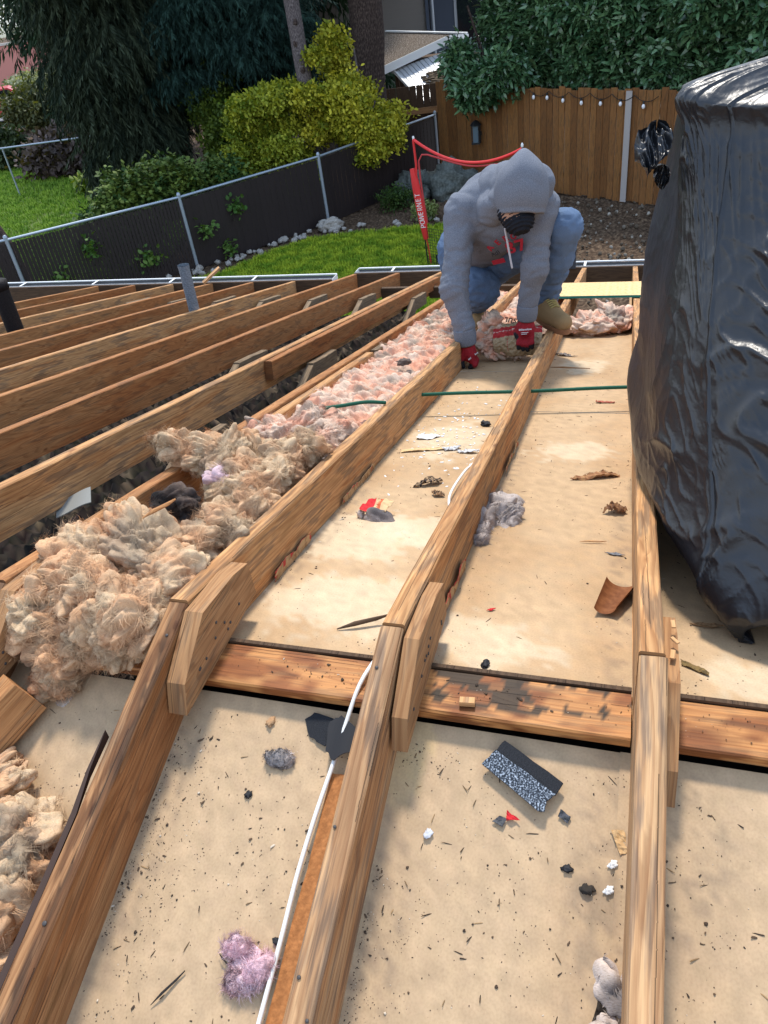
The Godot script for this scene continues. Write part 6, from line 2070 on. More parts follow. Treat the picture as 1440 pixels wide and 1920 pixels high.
	var paint := func(tp: Array, back: Vector3, mid: Vector3) -> Callable:
		return func(p: Vector3) -> Color:
			for t in tp:
				if p.distance_to(t) < 0.024 + 0.004 * noise.get_noise_3d(p.x * 3000.0, p.y * 3000.0, p.z * 3000.0): return Color(0.02, 0.02, 0.024)
			if (p - mid).dot(back) < -0.006: return Color(0.02, 0.02, 0.024)
			return Color(0.27, 0.016, 0.022) * (1.0 + 0.5 * noise.get_noise_3d(p.x * 2500.0, p.y * 2500.0, p.z * 2500.0))
	var gl := part(who, "glove", skin_mesh(kl, 0.0042, 240.0, null, paint.call(tips, Vector3(0.1, 0.3, 1).normalized(), wl + Vector3(0, -0.05, 0.006)), o), glove)
	part(gl, "print", text_mesh("Milwaukee", 0.0115, true), M.white_paint, Transform3D(Basis.from_euler(Vector3(-0.25, 0, 0.08)), wl + Vector3(-0.002, -0.030, 0.0440) - o))
	for k in 2:
		var bar := Flat.new()
		bar.box(Vector3.ZERO, Vector3(0.034 - k * 0.008, 0.0022, 0.001))
		part(gl, "print", bar.mesh(), M.white_paint, Transform3D(Basis.from_euler(Vector3(-0.20, 0, 0.06)), wl + Vector3(-0.004 - k * 0.003, -0.044 - k * 0.007, 0.0475 + k * 0.001) - o))
	# right hand (image left), gripping the torn facing at the board
	var kr := []
	tips = []
	var wr := wrR + Vector3(0.006, -0.035, 0.004)
	kr.append([wr, wr + Vector3(0.012, -0.045, 0.008), 0.036, 0.037])
	for i in 4:
		var z := 0.026 - i * 0.017
		var l: float = [0.060, 0.068, 0.066, 0.052][i]
		var k0 := wr + Vector3(0.022, -0.066, z + 0.004)
		kr.append([wr + Vector3(0.008, -0.03, z * 0.7), k0, 0.020, 0.0125])
		var k1 := k0 + Vector3(0.018, -l * 0.40, 0.004)
		var k2 := k1 + Vector3(-0.024, -l * 0.22, 0.003)
		kr.append([k0, k1, 0.012, 0.0108])
		kr.append([k1, k2, 0.0108, 0.009])
		tips.append(k2)
	var tr0 := wr + Vector3(-0.018, -0.045, 0.028)
	kr.append([wr + Vector3(-0.006, -0.02, 0.012), tr0, 0.022, 0.0155])
	kr.append([tr0, tr0 + Vector3(-0.006, -0.032, 0.010), 0.015, 0.0125])
	kr.append([tr0 + Vector3(-0.006, -0.032, 0.010), tr0 + Vector3(0.006, -0.052, 0.012), 0.0125, 0.0095])
	tips.append(tr0 + Vector3(0.0, -0.042, 0.012))
	gl = part(who, "glove", skin_mesh(kr, 0.0042, 240.0, null, paint.call(tips, Vector3(0.95, 0.2, 0.25).normalized(), wr + Vector3(-0.004, -0.05, 0.006)), o), glove)
	part(gl, "print", text_mesh("Milwaukee", 0.0115, true), M.white_paint, Transform3D(Basis.from_euler(Vector3(-0.1, 0.75, 0.35)), wr + Vector3(0.036, -0.045, 0.034) - o))
	build_held_batt()

func build_held_batt() -> void:
	var c := Vector3(-0.515, -0.695, -2.665)
	var t := thing("faced_batt", "rolled insulation batt with tan paper facing and red band under the gloves", "insulation", c)
	var tan := Color(0.40, 0.29, 0.17)
	var red := Color(0.42, 0.035, 0.035)
	# crumpled facing wrapped over the front of the roll
	var f := func(i: int, j: int) -> Vector3:
		var x := lerpf(-0.085, 0.150, j / 60.0)
		var a := lerpf(-1.15, 2.35, i / 70.0)      # from the back over the top, down the front and under
		var r := 0.078 * (1.0 - 0.30 * pow(absf(x - 0.02) / 0.15, 3.0)) + 0.010 * noise.get_noise_2d(x * 150.0, a * 8.0) + 0.006 * (1.0 - absf(noise.get_noise_2d(x * 250.0, a * 25.0)) * 2.5)
		return Vector3(x + 0.02 * a * 0.3, cos(a) * r * 0.92, sin(a) * r * 1.15 + 0.01)
	var g := func(i: int, j: int) -> Color:
		var a := lerpf(-1.15, 2.35, i / 70.0) + 0.5 * (j / 60.0 - 0.5)
		var n := noise.get_noise_2d(j * 60.0, i * 60.0)
		var col := tan
		if a > 0.02 and a < 0.72: col = red
		if a > 0.30 and a < 0.36 and j % 4 < 3: col = Color(0.6, 0.4, 0.34)
		if a > 0.9 and a < 1.7 and (j == 18 or j == 33) and i % 3 != 0: col = Color(0.45, 0.08, 0.06)
		return Color(col.r, col.g, col.b) * (1.0 + n * 0.25)
	part(t, "paper_facing", grid_mesh(70, 60, f, g), vc_mat(0.75, 0.3))
	part(t, "lettering", text_mesh("INSUL", 0.036, true), plain_mat(Color(0.10, 0.05, 0.04)), Transform3D(Basis.from_euler(Vector3(-0.95, 0, -0.16)) * Basis(Vector3.BACK, PI), Vector3(0.012, 0.082, -0.032)))
	var r := RandomNumberGenerator.new()
	r.seed = 77
	var L := lump_run(Vector3(-0.105, 0.05, -0.03), Vector3(-0.10, -0.03, 0.07), 6, Vector3(0.02, 0.012, 0.012), 0.034, 0.05, r)
	L += lump_run(Vector3(-0.05, -0.015, 0.0), Vector3(0.12, -0.02, 0.0), 4, Vector3(0.01, 0.005, 0.005), 0.045, 0.05, r)
	part(t, "fibre", fluff_mesh(L, 1, 78, 4, 120, 0.012), M.fluff)

# ---------------------------------------------------------------- loose things on the roof
func build_loose() -> void:
	var green := tri_mat(noise_tex(141, 128, 0.2, 3, [[0.0, Color(0.06, 0.22, 0.16)], [1.0, Color(0.22, 0.46, 0.36)]]), null, 14.0, 0.7)
	var rp := []
	for i in 61:
		var t := i / 60.0
		rp.append(Vector3(lerpf(-0.735, 0.075, t), -0.470 - 0.026 * t + 0.0015 * sin(t * 9.0), lerpf(-1.655, -1.80, t)))
	solo("rope", tube_mesh(rp, 0.0068, 10), green, "green cord running across two bays through the rafters", "rope")
	solo("rope", tube_mesh(curve([Vector3(-0.98, -0.285, -1.16), Vector3(-0.93, -0.280, -1.195), Vector3(-0.87, -0.288, -1.235), Vector3(-0.80, -0.292, -1.27), Vector3(-0.745, -0.315, -1.31)], 30), 0.0065, 8), green, "short green cord half buried in the pink batt", "rope")
	var wh := plain_mat(Color(0.70, 0.70, 0.67), 0.5)
	solo("cable", tube_mesh(curve([Vector3(-0.352, -0.36, -1.16), Vector3(-0.405, -0.388, -1.08), Vector3(-0.418, -0.362, -0.986), Vector3(-0.422, -0.322, -0.818), Vector3(-0.395, -0.285, -0.690), Vector3(-0.355, -0.235, -0.52), Vector3(-0.354, -0.17, -0.2), Vector3(-0.364, -0.125, -0.09), Vector3(-0.378, -0.1165, -0.03), Vector3(-0.392, -0.1165, 0.04), Vector3(-0.402, -0.146, 0.105), Vector3(-0.409, -0.174, 0.168), Vector3(-0.416, -0.198, 0.244), Vector3(-0.420, -0.224, 0.329), Vector3(-0.419, -0.250, 0.413), Vector3(-0.419, -0.280, 0.512), Vector3(-0.42, -0.36, 0.76)], 120), 0.0038, 10), wh, "white electrical cable running along the left side of the middle rafter", "cable")
	# brown kraft flange between cable and rafter
	var kraft := tri_mat(noise_tex(143, 256, 0.04, 4, [[0.0, Color(0.52, 0.33, 0.18)], [1.0, Color(0.72, 0.48, 0.28)]]), noise_tex(144, 256, 0.05, 4, [], true, 4.0), 8.0, 0.75)
	M.kraft = kraft
	solo("kraft_flange", sheet_mesh(ragged([Vector2(-0.030, -0.30), Vector2(0.032, -0.30), Vector2(0.034, 0.30), Vector2(-0.034, 0.30)], 3, 0.002, 8), 0.0015, func(p: Vector2): return 0.006 + 0.010 * smoothstep(0.0, 0.034, p.x) + noise.get_noise_2d(p.x * 200.0, p.y * 200.0) * 0.003), kraft, "strip of brown kraft paper lying along the middle rafter beside the white cable", "paper", on_panel(Vector3(-0.381, roof_y(0.46) - RH + 0.003, 0.46)))
	# plywood sheet across the rafters
	var osb := tri_mat(noise_tex(145, 512, 0.035, 4, [[0.0, Color(0.62, 0.46, 0.29)], [0.45, Color(0.80, 0.66, 0.46)], [0.6, Color(0.86, 0.74, 0.54)], [1.0, Color(0.90, 0.80, 0.62)]]), null, 3.0, 0.8)
	osb.uv1_scale = Vector3(2.0, 3.0, 7.0)
	var sh := thing("plywood_sheet", "pale plywood sheet with green edge laid over the far rafters", "plywood", Vector3(-0.05, roof_y(-4.1) + 0.006, -4.1))
	var F := Flat.new()
	F.box(Vector3(0.10, 0.006, 0), Vector3(0.95, 0.012, 0.70), 0.0)
	part(sh, "panel", F.mesh(), osb, Transform3D(Basis(Vector3.RIGHT, -atan(TA)), Vector3.ZERO))
	F = Flat.new()
	F.box(Vector3(0.10, 0.006, 0.3515), Vector3(0.95, 0.0135, 0.003), 0.0)
	part(sh, "painted_edge", F.mesh(), M.osb_edge, Transform3D(Basis(Vector3.RIGHT, -atan(TA)), Vector3.ZERO))
	# dark board standing at the gutter
	F = Flat.new()
	F.box(Vector3.ZERO, Vector3(0.14, 0.16, 0.02), 0.002)
	solo("metal_box", F.mesh(), plain_mat(Color(0.045, 0.05, 0.06), 0.6), "small dark grey box at the gutter behind the worker's knee", "box", xf_at(Vector3(-0.47, roof_y(-5.6) + 0.07, -5.62)))
	# cut timber block at the left edge
	F = Flat.new()
	F.box(Vector3.ZERO, Vector3(0.062, 0.085, 0.20), 0.003, Vector2(0.4, 0.3))
	solo("timber_block", F.mesh(), M.rafter_a, "short cut timber block lying on the near board at the left edge", "timber", xf_at(Vector3(-1.065, -0.165, 0.235), -0.42, atan(TB), 0.22))
	# dark splinter peeled off the stained rafter
	var S := Flat.new()
	var sp := [Vector3(-0.770, -0.078, 0.235), Vector3(-0.768, -0.098, 0.30), Vector3(-0.763, -0.122, 0.36), Vector3(-0.762, -0.165, 0.50), Vector3(-0.762, -0.20, 0.62), Vector3(-0.762, -0.26, 0.82)]
	var sw := [0.0005, 0.004, 0.007, 0.008, 0.008, 0.008]
	for i in sp.size() - 1:
		var a: Vector3 = sp[i]
		var b: Vector3 = sp[i + 1]
		var wa: float = sw[i]
		var wb: float = sw[i + 1]
		S.quad(a + Vector3(-wa, 0, 0), b + Vector3(-wb, 0, 0), b + Vector3(wb * 0.4, 0, 0), a + Vector3(wa * 0.4, 0, 0))
		S.quad(a + Vector3(-wa, -0.02, 0), b + Vector3(-wb, -0.02, 0), b + Vector3(-wb, 0, 0), a + Vector3(-wa, 0, 0))
	solo("splinter", S.mesh(), plain_mat(Color(0.05, 0.028, 0.02), 0.8), "long dark sliver peeling from the left edge of the stained rafter", "splinter")
	build_scraps()
	build_flanges()
	build_crumbs()

func build_scraps() -> void:
	var felt := tri_mat(noise_tex(151, 256, 0.12, 3, [[0.0, Color(0.10, 0.105, 0.115)], [1.0, Color(0.20, 0.205, 0.22)]]), noise_tex(152, 256, 0.2, 3, [], true, 4.0), 12.0, 0.85)
	var black := plain_mat(Color(0.014, 0.014, 0.016), 0.7)
	var papert := vc_mat(0.8, 0.3)
	# torn black felt, two overlapping pieces
	solo("felt_scrap", sheet_mesh(ragged([Vector2(-0.042, -0.012), Vector2(-0.028, -0.026), Vector2(0.018, -0.018), Vector2(0.030, 0.0), Vector2(0.008, 0.030), Vector2(-0.024, 0.018)], 7, 0.0016, 4), 0.0015, func(p: Vector2): return 0.006 + p.x * 0.08), felt, "dark slate felt scrap lying left of the white cable", "scrap", on_panel(Vector3(-0.443, -0.168, 0.104)))
	solo("felt_scrap", sheet_mesh(ragged([Vector2(-0.024, -0.020), Vector2(-0.006, -0.034), Vector2(0.034, -0.008), Vector2(0.036, 0.018), Vector2(0.002, 0.044), Vector2(-0.018, 0.030)], 8, 0.002, 4), 0.0015, func(p: Vector2): return 0.026 + 0.003 * sin(p.x * 90.0)), black, "jet-black torn felt scrap draped over the white cable", "scrap", on_panel(Vector3(-0.408, -0.170, 0.116)))
	# shingle piece
	var sg := thing("shingle_piece", "broken grey-speckled asphalt shingle on the near board", "shingle", Vector3(-0.100, -0.176, 0.136))
	var spk := noise_tex(153, 256, 0.06, 3, [[0.0, Color(0.12, 0.14, 0.16)], [0.56, Color(0.20, 0.22, 0.25)], [0.64, Color(0.50, 0.54, 0.58)], [1.0, Color(0.80, 0.83, 0.86)]])
	var sm := tri_mat(spk, null, 16.0, 0.9)
	var pb := on_panel(Vector3(0, 0, 0.1), -0.50).basis
	part(sg, "felt_strip", sheet_mesh(ragged([Vector2(-0.058, -0.031), Vector2(0.052, -0.031), Vector2(0.053, -0.008), Vector2(-0.060, -0.008)], 9, 0.0008, 4), 0.004, func(p: Vector2): return 0.010), felt, Transform3D(pb, Vector3.ZERO))
	part(sg, "granule_face", sheet_mesh(ragged([Vector2(-0.060, -0.0095), Vector2(0.053, -0.0095), Vector2(0.047, 0.006), Vector2(0.054, 0.022), Vector2(0.045, 0.027), Vector2(-0.064, 0.022)], 10, 0.0008, 4), 0.005, func(p: Vector2): return 0.0125), sm, Transform3D(pb, Vector3.ZERO))
	# painted paper and card scraps: [name, label, category, position, turn, outline, colour a, colour b, lift amplitude]
	var tanc := Color(0.46, 0.30, 0.15)
	var redc := Color(0.50, 0.025, 0.03)
	var list := [
		["black_scrap", "black crumpled scrap with tan end in the middle bay", Vector3(-0.515, -0.360, -0.918), 0.45, [Vector2(-0.055, 0.006), Vector2(-0.02, -0.006), Vector2(0.02, -0.022), Vector2(0.05, -0.010), Vector2(0.03, 0.016), Vector2(-0.03, 0.016)], Color(0.016, 0.015, 0.016), Color(0.38, 0.25, 0.14), 0.030],
		["black_scrap", "small black and tan scrap beside the upper white cable", Vector3(-0.466, -0.343, -0.841), -0.2, [Vector2(-0.022, -0.008), Vector2(0.006, -0.016), Vector2(0.024, 0.002), Vector2(-0.004, 0.014)], Color(0.02, 0.018, 0.018), Color(0.35, 0.2, 0.1), 0.018],
		["card_strip", "straight pale tan card strip in the middle bay", Vector3(-0.602, -0.437, -1.22), 0.28, [Vector2(-0.075, -0.010), Vector2(0.075, -0.014), Vector2(0.072, 0.008), Vector2(-0.076, 0.012)], Color(0.60, 0.44, 0.22), Color(0.55, 0.36, 0.18), 0.006],
		["plaster_flake", "white plaster flake beyond the card strip", Vector3(-0.628, -0.470, -1.36), 0.2, [Vector2(-0.03, -0.02), Vector2(0.02, -0.034), Vector2(0.05, -0.005), Vector2(0.01, 0.03), Vector2(-0.035, 0.02)], Color(0.75, 0.75, 0.72), Color(0.7, 0.68, 0.64), 0.008],
		["foil_scrap", "crinkled silver-white foil scrap near the card strip", Vector3(-0.514, -0.440, -1.24), 0.3, [Vector2(-0.03, -0.01), Vector2(0.0, -0.022), Vector2(0.035, -0.012), Vector2(0.02, 0.014), Vector2(-0.022, 0.016)], Color(0.60, 0.60, 0.60), Color(0.4, 0.38, 0.36), 0.016],
		["foil_scrap", "second silver-white foil scrap against the middle rafter", Vector3(-0.456, -0.434, -1.215), -0.1, [Vector2(-0.04, 0.0), Vector2(0.0, -0.016), Vector2(0.045, -0.006), Vector2(0.02, 0.012), Vector2(-0.02, 0.014)], Color(0.62, 0.62, 0.60), Color(0.42, 0.4, 0.38), 0.014],
		["paper_strip", "folded brown paper strip with a turned-up end in the right bay", Vector3(-0.045, -0.392, -1.045), 0.35, [Vector2(-0.075, 0.004), Vector2(-0.05, -0.014), Vector2(0.03, -0.022), Vector2(0.075, -0.012), Vector2(0.07, 0.010), Vector2(-0.04, 0.016)], Color(0.38, 0.20, 0.09), Color(0.28, 0.13, 0.06), 0.022],
		["paper_scrap", "crumpled brown paper beside the right rafter", Vector3(0.012, -0.329, -0.80), 0.15, [Vector2(-0.03, 0.014), Vector2(-0.012, -0.012), Vector2(0.014, -0.034), Vector2(0.034, 0.006), Vector2(0.02, 0.02)], Color(0.28, 0.14, 0.06), Color(0.18, 0.09, 0.05), 0.034],
		["grey_scrap", "pointed grey bark-like scrap beyond the cord", Vector3(-0.255, -0.806, -2.72), -0.25, [Vector2(-0.06, -0.012), Vector2(-0.01, -0.028), Vector2(0.03, 0.004), Vector2(0.065, 0.018), Vector2(-0.02, 0.02)], Color(0.20, 0.17, 0.155), Color(0.11, 0.095, 0.085), 0.014],
		["paper_scrap", "small dark red paper strip in the right bay near the bag", Vector3(-0.041, -0.595, -1.862), 0.03, [Vector2(-0.035, -0.010), Vector2(0.036, -0.010), Vector2(0.034, 0.010), Vector2(-0.034, 0.009)], Color(0.34, 0.06, 0.04), Color(0.40, 0.2, 0.12), 0.008],
		["grey_scrap", "thin grey felt sliver beside the right rafter", Vector3(0.018, -0.272, -0.555), 0.0, [Vector2(-0.022, -0.005), Vector2(0.004, -0.007), Vector2(0.024, 0.004), Vector2(0.0, 0.006)], Color(0.13, 0.13, 0.14), Color(0.2, 0.2, 0.2), 0.005],
		["red_flake", "small red flake in the right bay", Vector3(-0.216, -0.199, -0.261), 0.6, [Vector2(-0.010, 0.0), Vector2(0.0, -0.004), Vector2(0.011, 0.0), Vector2(0.0, 0.0045)], redc, redc, 0.004],
		["paper_scrap", "triangular red paper scrap below the shingle", Vector3(-0.115, -0.194, 0.190), 0.1, [Vector2(-0.006, 0.006), Vector2(-0.004, -0.009), Vector2(0.016, 0.005)], redc, redc, 0.008],
		["felt_scrap", "little black felt chip left of the red triangle", Vector3(-0.128, -0.197, 0.199), 0.5, [Vector2(-0.012, -0.004), Vector2(0.002, -0.008), Vector2(0.011, 0.0), Vector2(0.0, 0.009)], Color(0.05, 0.05, 0.055), Color(0.09, 0.09, 0.09), 0.005],
		["felt_scrap", "black felt chip just below the shingle corner", Vector3(-0.035, -0.191, 0.176), -0.6, [Vector2(-0.010, -0.005), Vector2(0.008, -0.007), Vector2(0.011, 0.004), Vector2(-0.006, 0.006)], Color(0.04, 0.045, 0.05), Color(0.09, 0.09, 0.1), 0.005],
		["paper_scrap", "tan paper tab curling from under the right rafter", Vector3(0.047, -0.196, 0.197), 0.1, [Vector2(-0.011, -0.016), Vector2(0.008, -0.018), Vector2(0.010, 0.014), Vector2(0.0, 0.018)], Color(0.48, 0.30, 0.14), tanc, 0.006],
		["paper_scrap", "torn tan paper corner on the ridge board by the right rafter", Vector3(0.036, -0.120, 0.004), 0.1, [Vector2(-0.028, -0.016), Vector2(0.02, -0.02), Vector2(0.026, 0.0), Vector2(0.006, 0.022), Vector2(-0.006, 0.002)], Color(0.52, 0.36, 0.22), Color(0.44, 0.3, 0.18), 0.004],
		["wood_chip", "dark yellow splintered chip right of the right rafter", Vector3(0.160, -0.168, -0.138), -0.6, [Vector2(-0.028, -0.006), Vector2(0.02, -0.007), Vector2(0.030, 0.004), Vector2(-0.02, 0.007)], Color(0.20, 0.13, 0.05), Color(0.10, 0.07, 0.03), 0.006],
		["paper_scrap", "ragged tan paper shred at the tip of the black bag", Vector3(0.192, -0.205, -0.280), 0.0, [Vector2(-0.03, -0.004), Vector2(0.01, -0.007), Vector2(0.032, 0.0), Vector2(0.0, 0.006)], Color(0.30, 0.18, 0.09), Color(0.2, 0.11, 0.05), 0.006],
	]
	var i := 0
	for s in list:
		i += 1
		var a: Color = s[5]
		var b: Color = s[6]
		var amp: float = s[7]
		var k := i
		var lift := func(p: Vector2) -> float: return amp * 0.22 + amp * 0.22 * sin(p.x * 55.0 + k) + amp * 0.5 * noise.get_noise_2d(p.x * 900.0 + k * 50.0, p.y * 900.0)
		var tint := func(p: Vector2) -> Color: return a.lerp(b, clampf(0.4 + noise.get_noise_2d(p.x * 900.0, p.y * 900.0 + k * 30.0) * 2.5, 0, 1))
		solo(s[0], sheet_mesh(ragged(s[4], 500 + i, 0.0018 if s[4][0].length() > 0.02 else 0.0007), 0.0012, lift, tint), papert, s[1], "scrap", on_panel(s[2], s[3], 0.002))
	# red and tan printed scrap of facing with grey fluff under it
	var rs := thing("printed_scrap", "red and tan printed paper scrap in the middle bay", "scrap", Vector3(-0.597, -0.303, -0.682))
	var pt := func(p: Vector2) -> Color:
		if p.x < -0.004: return Color(0.56, 0.03, 0.035)
		if p.x > 0.006 and p.x < 0.013: return Color(0.55, 0.12, 0.05)
		return Color(0.60, 0.42, 0.22)
	part(rs, "paper", sheet_mesh(ragged([Vector2(-0.042, 0.008), Vector2(-0.026, -0.026), Vector2(0.018, -0.036), Vector2(0.046, -0.026), Vector2(0.034, 0.020), Vector2(-0.034, 0.024)], 21, 0.002), 0.0012, func(p: Vector2): return 0.022 + p.y * -0.25 + noise.get_noise_2d(p.x * 400.0, p.y * 400.0) * 0.008, pt), papert, on_panel(Vector3(0, 0, -0.1)) * Transform3D(Basis.IDENTITY, Vector3(0, 0.0, 0)).translated(Vector3(0, 0, 0)))
	rs.get_child(0).position = Vector3.ZERO
	part(rs, "fluff", fluff_mesh([[Vector3(0.01, 0.004, 0.020), Vector3(0.034, 0.006, 0.014)], [Vector3(-0.036, 0.005, 0.006), Vector3(0.014, 0.006, 0.010)]], 3, 91, 3, 60, 0.006), M.fluff)
	# curled strip of brown paper
	solo("curled_paper", grid_mesh(16, 14, func(i2, j2):
		var t: float = i2 / 16.0
		var a: float = lerpf(-1.2, 1.5, j2 / 14.0)
		var r: float = lerpf(0.020, 0.034, t)
		return Vector3(sin(a) * r * 1.1 + 0.035 * t, 0.002 + (1.0 - cos(a)) * r + 0.004, 0.055 - 0.12 * t), null), kraft_dark(), "curled brown paper strip standing in the right bay near the bag", "paper", on_panel(Vector3(0.005, -0.216, -0.335)))
	# long splinters and sticks
	var dark_w = M.old_dark
	for s in [["wood_splinter", "dark pointed splinter lying against the middle rafter near the ridge", Vector3(-0.50, -0.168, -0.128), Vector3(-0.405, -0.165, -0.180), 0.005, 0], ["stick", "thin brown stick across the right bay beyond the cord", Vector3(-0.318, -0.745, -2.46), Vector3(-0.125, -0.740, -2.44), 0.005, 1], ["stick", "short straw-coloured stick in the right bay", Vector3(-0.062, -0.285, -0.605), Vector3(0.0, -0.284, -0.612), 0.0022, 2], ["needle", "long black needle on the near left board", Vector3(-0.592, -0.297, 0.527), Vector3(-0.556, -0.281, 0.478), 0.0022, 3], ["stick", "thin twig touching the pale-pink tuft", Vector3(-0.512, -0.268, 0.447), Vector3(-0.487, -0.272, 0.462), 0.0011, 3], ["wood_splinter", "orange splinter caught in the big insulation heap", Vector3(-0.885, 0.052, -0.16), Vector3(-0.845, 0.055, -0.225), 0.0045, 4]]:
		var pts := [s[2], s[2].lerp(s[3], 0.35) + Vector3(0, 0.002, 0.001), s[2].lerp(s[3], 0.75) + Vector3(0, -0.001, 0), s[3]]
		solo(s[0], tube_mesh(pts, [s[4] * 0.25, s[4], s[4] * 0.85, s[4] * 0.4], 6), [dark_w, M.gusset, M.rafter_c, plain_mat(Color(0.02, 0.017, 0.015), 0.8), M.rafter_a][s[5]], s[1], "splinter")
	# chips
	for s in [["wood_chip", "small pale sawn chip on the ridge board", Vector3(-0.203, -0.116, 0.047), Vector3(0.026, 0.010, 0.012), 0.1], ["wood_chip", "cream shaving on the right rafter gusset", Vector3(0.112, -0.035, -0.10), Vector3(0.007, 0.003, 0.016), 0.1], ["wood_chip", "second cream shaving on the right rafter gusset", Vector3(0.114, -0.036, -0.065), Vector3(0.006, 0.003, 0.015), 0.7], ["wood_chip", "cream shaving lying lowest by the right rafter joint", Vector3(0.110, -0.037, -0.035), Vector3(0.008, 0.003, 0.018), -0.1]]:
		F_box(s[0], s[1], s[2], s[3], s[4])
	for s in [["stone_chip", "dark bluish stone chip below the grey tuft", Vector3(-0.545, -0.205, 0.228), 0.006, black], ["tar_lump", "black tar crumb beside the middle rafter in the far bay", Vector3(-0.449, -0.503, -1.521), 0.016, black], ["tar_lump", "black crumb above the pale-pink tuft", Vector3(-0.431, -0.262, 0.415), 0.005, black], ["tar_lump", "black crumb right of the near board centre", Vector3(-0.024, -0.209, 0.245), 0.006, black], ["tar_lump", "flat dark oval lump by the ridge board", Vector3(-0.194, -0.151, -0.071), 0.008, black], ["fluff_ball", "white fluff ball under the shingle at the left", Vector3(-0.235, -0.206, 0.235), 0.007, plain_mat(Color(0.5, 0.5, 0.52), 0.9)], ["fluff_ball", "tan peanut-shaped crumb below the ridge board", Vector3(-0.546, -0.166, 0.108), 0.008, plain_mat(Color(0.38, 0.22, 0.11), 0.9)], ["fluff_ball", "white foam bead by the right rafter, upper one", Vector3(0.040, -0.202, 0.228), 0.006, plain_mat(Color(0.6, 0.58, 0.55), 0.9)], ["fluff_ball", "white foam bead by the right rafter, lower one", Vector3(0.036, -0.214, 0.262), 0.006, plain_mat(Color(0.6, 0.58, 0.55), 0.9)], ["dirt_plug", "dark dirt plug on the board left of the right rafter", Vector3(0.005, -0.216, 0.267), 0.008, plain_mat(Color(0.03, 0.025, 0.02), 0.95)]]:
		solo(s[0], rock_mesh(Vector3(1.2, 0.6, 0.9) * s[3], int(s[3] * 9000) + int(s[2].x * 99), 2, 0.8), s[4], s[1], "debris", xf_at(Vector3(s[2].x, ceil_y(s[2].x, s[2].z) + s[3] * 0.4, s[2].z), s[2].x * 9.0))
	# grey slab of card in the dark bay at the left
	solo("card_sheet", sheet_mesh([Vector2(-0.05, -0.03), Vector2(0.055, -0.045), Vector2(0.06, 0.03), Vector2(-0.045, 0.04)], 0.003, func(p: Vector2): return 0.01 + 0.01 * sin(p.x * 30.0)), plain_mat(Color(0.22, 0.22, 0.20), 0.8), "grey-green card sheet lying in the dark bay at the left", "card", xf_at(Vector3(-1.50, -0.285, -0.60), 0.5, 0.1))
	# water drop pool below the heap
	var wtr := StandardMaterial3D.new()
	wtr.albedo_color = Color(0.9, 0.9, 0.9, 0.15)
	wtr.transparency = BaseMaterial3D.TRANSPARENCY_ALPHA
	wtr.roughness = 0.05
	solo("water_drop", rock_mesh(Vector3(0.017, 0.003, 0.022), 33, 3, 0.15), wtr, "clear water drop on the board below the big heap", "water", on_panel(Vector3(-0.975, -0.172, 0.117)))
	# bark-like bit on the pink batt
	solo("bark_chip", rock_mesh(Vector3(0.03, 0.012, 0.022), 36, 2, 0.8), plain_mat(Color(0.10, 0.07, 0.055), 0.9), "brown bark chip lying on the pink batt", "debris", xf_at(Vector3(-0.86, -0.475, -1.95), 0.3))
	# broken board end standing at the eave
	var E := Flat.new()
	E.box(Vector3.ZERO, Vector3(0.05, 0.02, 0.20), 0.002)
	solo("broken_board", E.mesh(), M.rafter_c, "splintered board end leaning over the left gutter", "timber", xf_at(Vector3(-3.56, -1.20, -5.16), -0.9, 0.5))

# torn paper flanges left stapled along the foot of the rafters
func build_flanges() -> void:
	var m := vc_mat(0.8, 0.3)
	for f in [[1, -0.28, -0.50, 0.030, "torn tan paper flange at the foot of the stained rafter past its gusset"], [1, -0.72, -1.02, 0.026, "red-marked paper flange stapled low on the rafter left of the printed scrap"], [2, -0.14, -0.42, 0.040, "brown paper flange hanging beside the middle rafter gusset"], [2, -1.02, -1.30, 0.024, "short paper flange on the middle rafter opposite the joint"], [3, 0.22, 0.62, 0.020, "grey-backed paper flange along the right face of the right rafter"]]:
		var l: float = absf(f[2] - f[1])
		var h: float = f[3]
		var out := [Vector2(-l * 0.5, 0.0), Vector2(l * 0.5, 0.0), Vector2(l * 0.5, h * 0.7), Vector2(l * 0.25, h), Vector2(0.02, h * 0.55), Vector2(-l * 0.2, h), Vector2(-l * 0.5, h * 0.8)]
		var tint := func(p: Vector2) -> Color:
			var n := noise.get_noise_2d(p.x * 300.0 + f[0] * 70.0, p.y * 500.0)
			if n > 0.20 and p.y > h * 0.3: return Color(0.40, 0.05, 0.04)
			return Color(0.44, 0.29, 0.15).lerp(Color(0.26, 0.15, 0.07), clampf(0.5 + n * 2.0, 0, 1))
		var zc: float = (f[1] + f[2]) * 0.5
		var lift := func(p: Vector2) -> float: return 0.006 + 0.006 * noise.get_noise_2d(p.x * 90.0, p.y * 90.0 + f[0] * 20.0) + p.y * 0.12
		var slope := atan(TA) if zc < 0.0 else -atan(TB)
		# local x runs down the bay, local z up the rafter face, local y away from the face
		var along := Vector3(0, -sin(slope), -cos(slope))
		var away := Vector3.RIGHT
		var up := away.cross(along)
		var b := Basis(along, away, up)
		if up.y < 0.0: b = Basis(-along, away, -up)
		solo("paper_flange", sheet_mesh(ragged(out, 700 + f[0] + int(zc * 30), 0.003, 6), 0.001, lift, tint), m, f[4], "paper", Transform3D(b, Vector3(rx_(f[0]) + RW + 0.002, roof_y(zc) - RH + 0.002, zc)))

func kraft_dark() -> Material:
	return tri_mat(noise_tex(161, 128, 0.05, 3, [[0.0, Color(0.36, 0.20, 0.10)], [1.0, Color(0.56, 0.36, 0.22)]]), null, 9.0, 0.7)

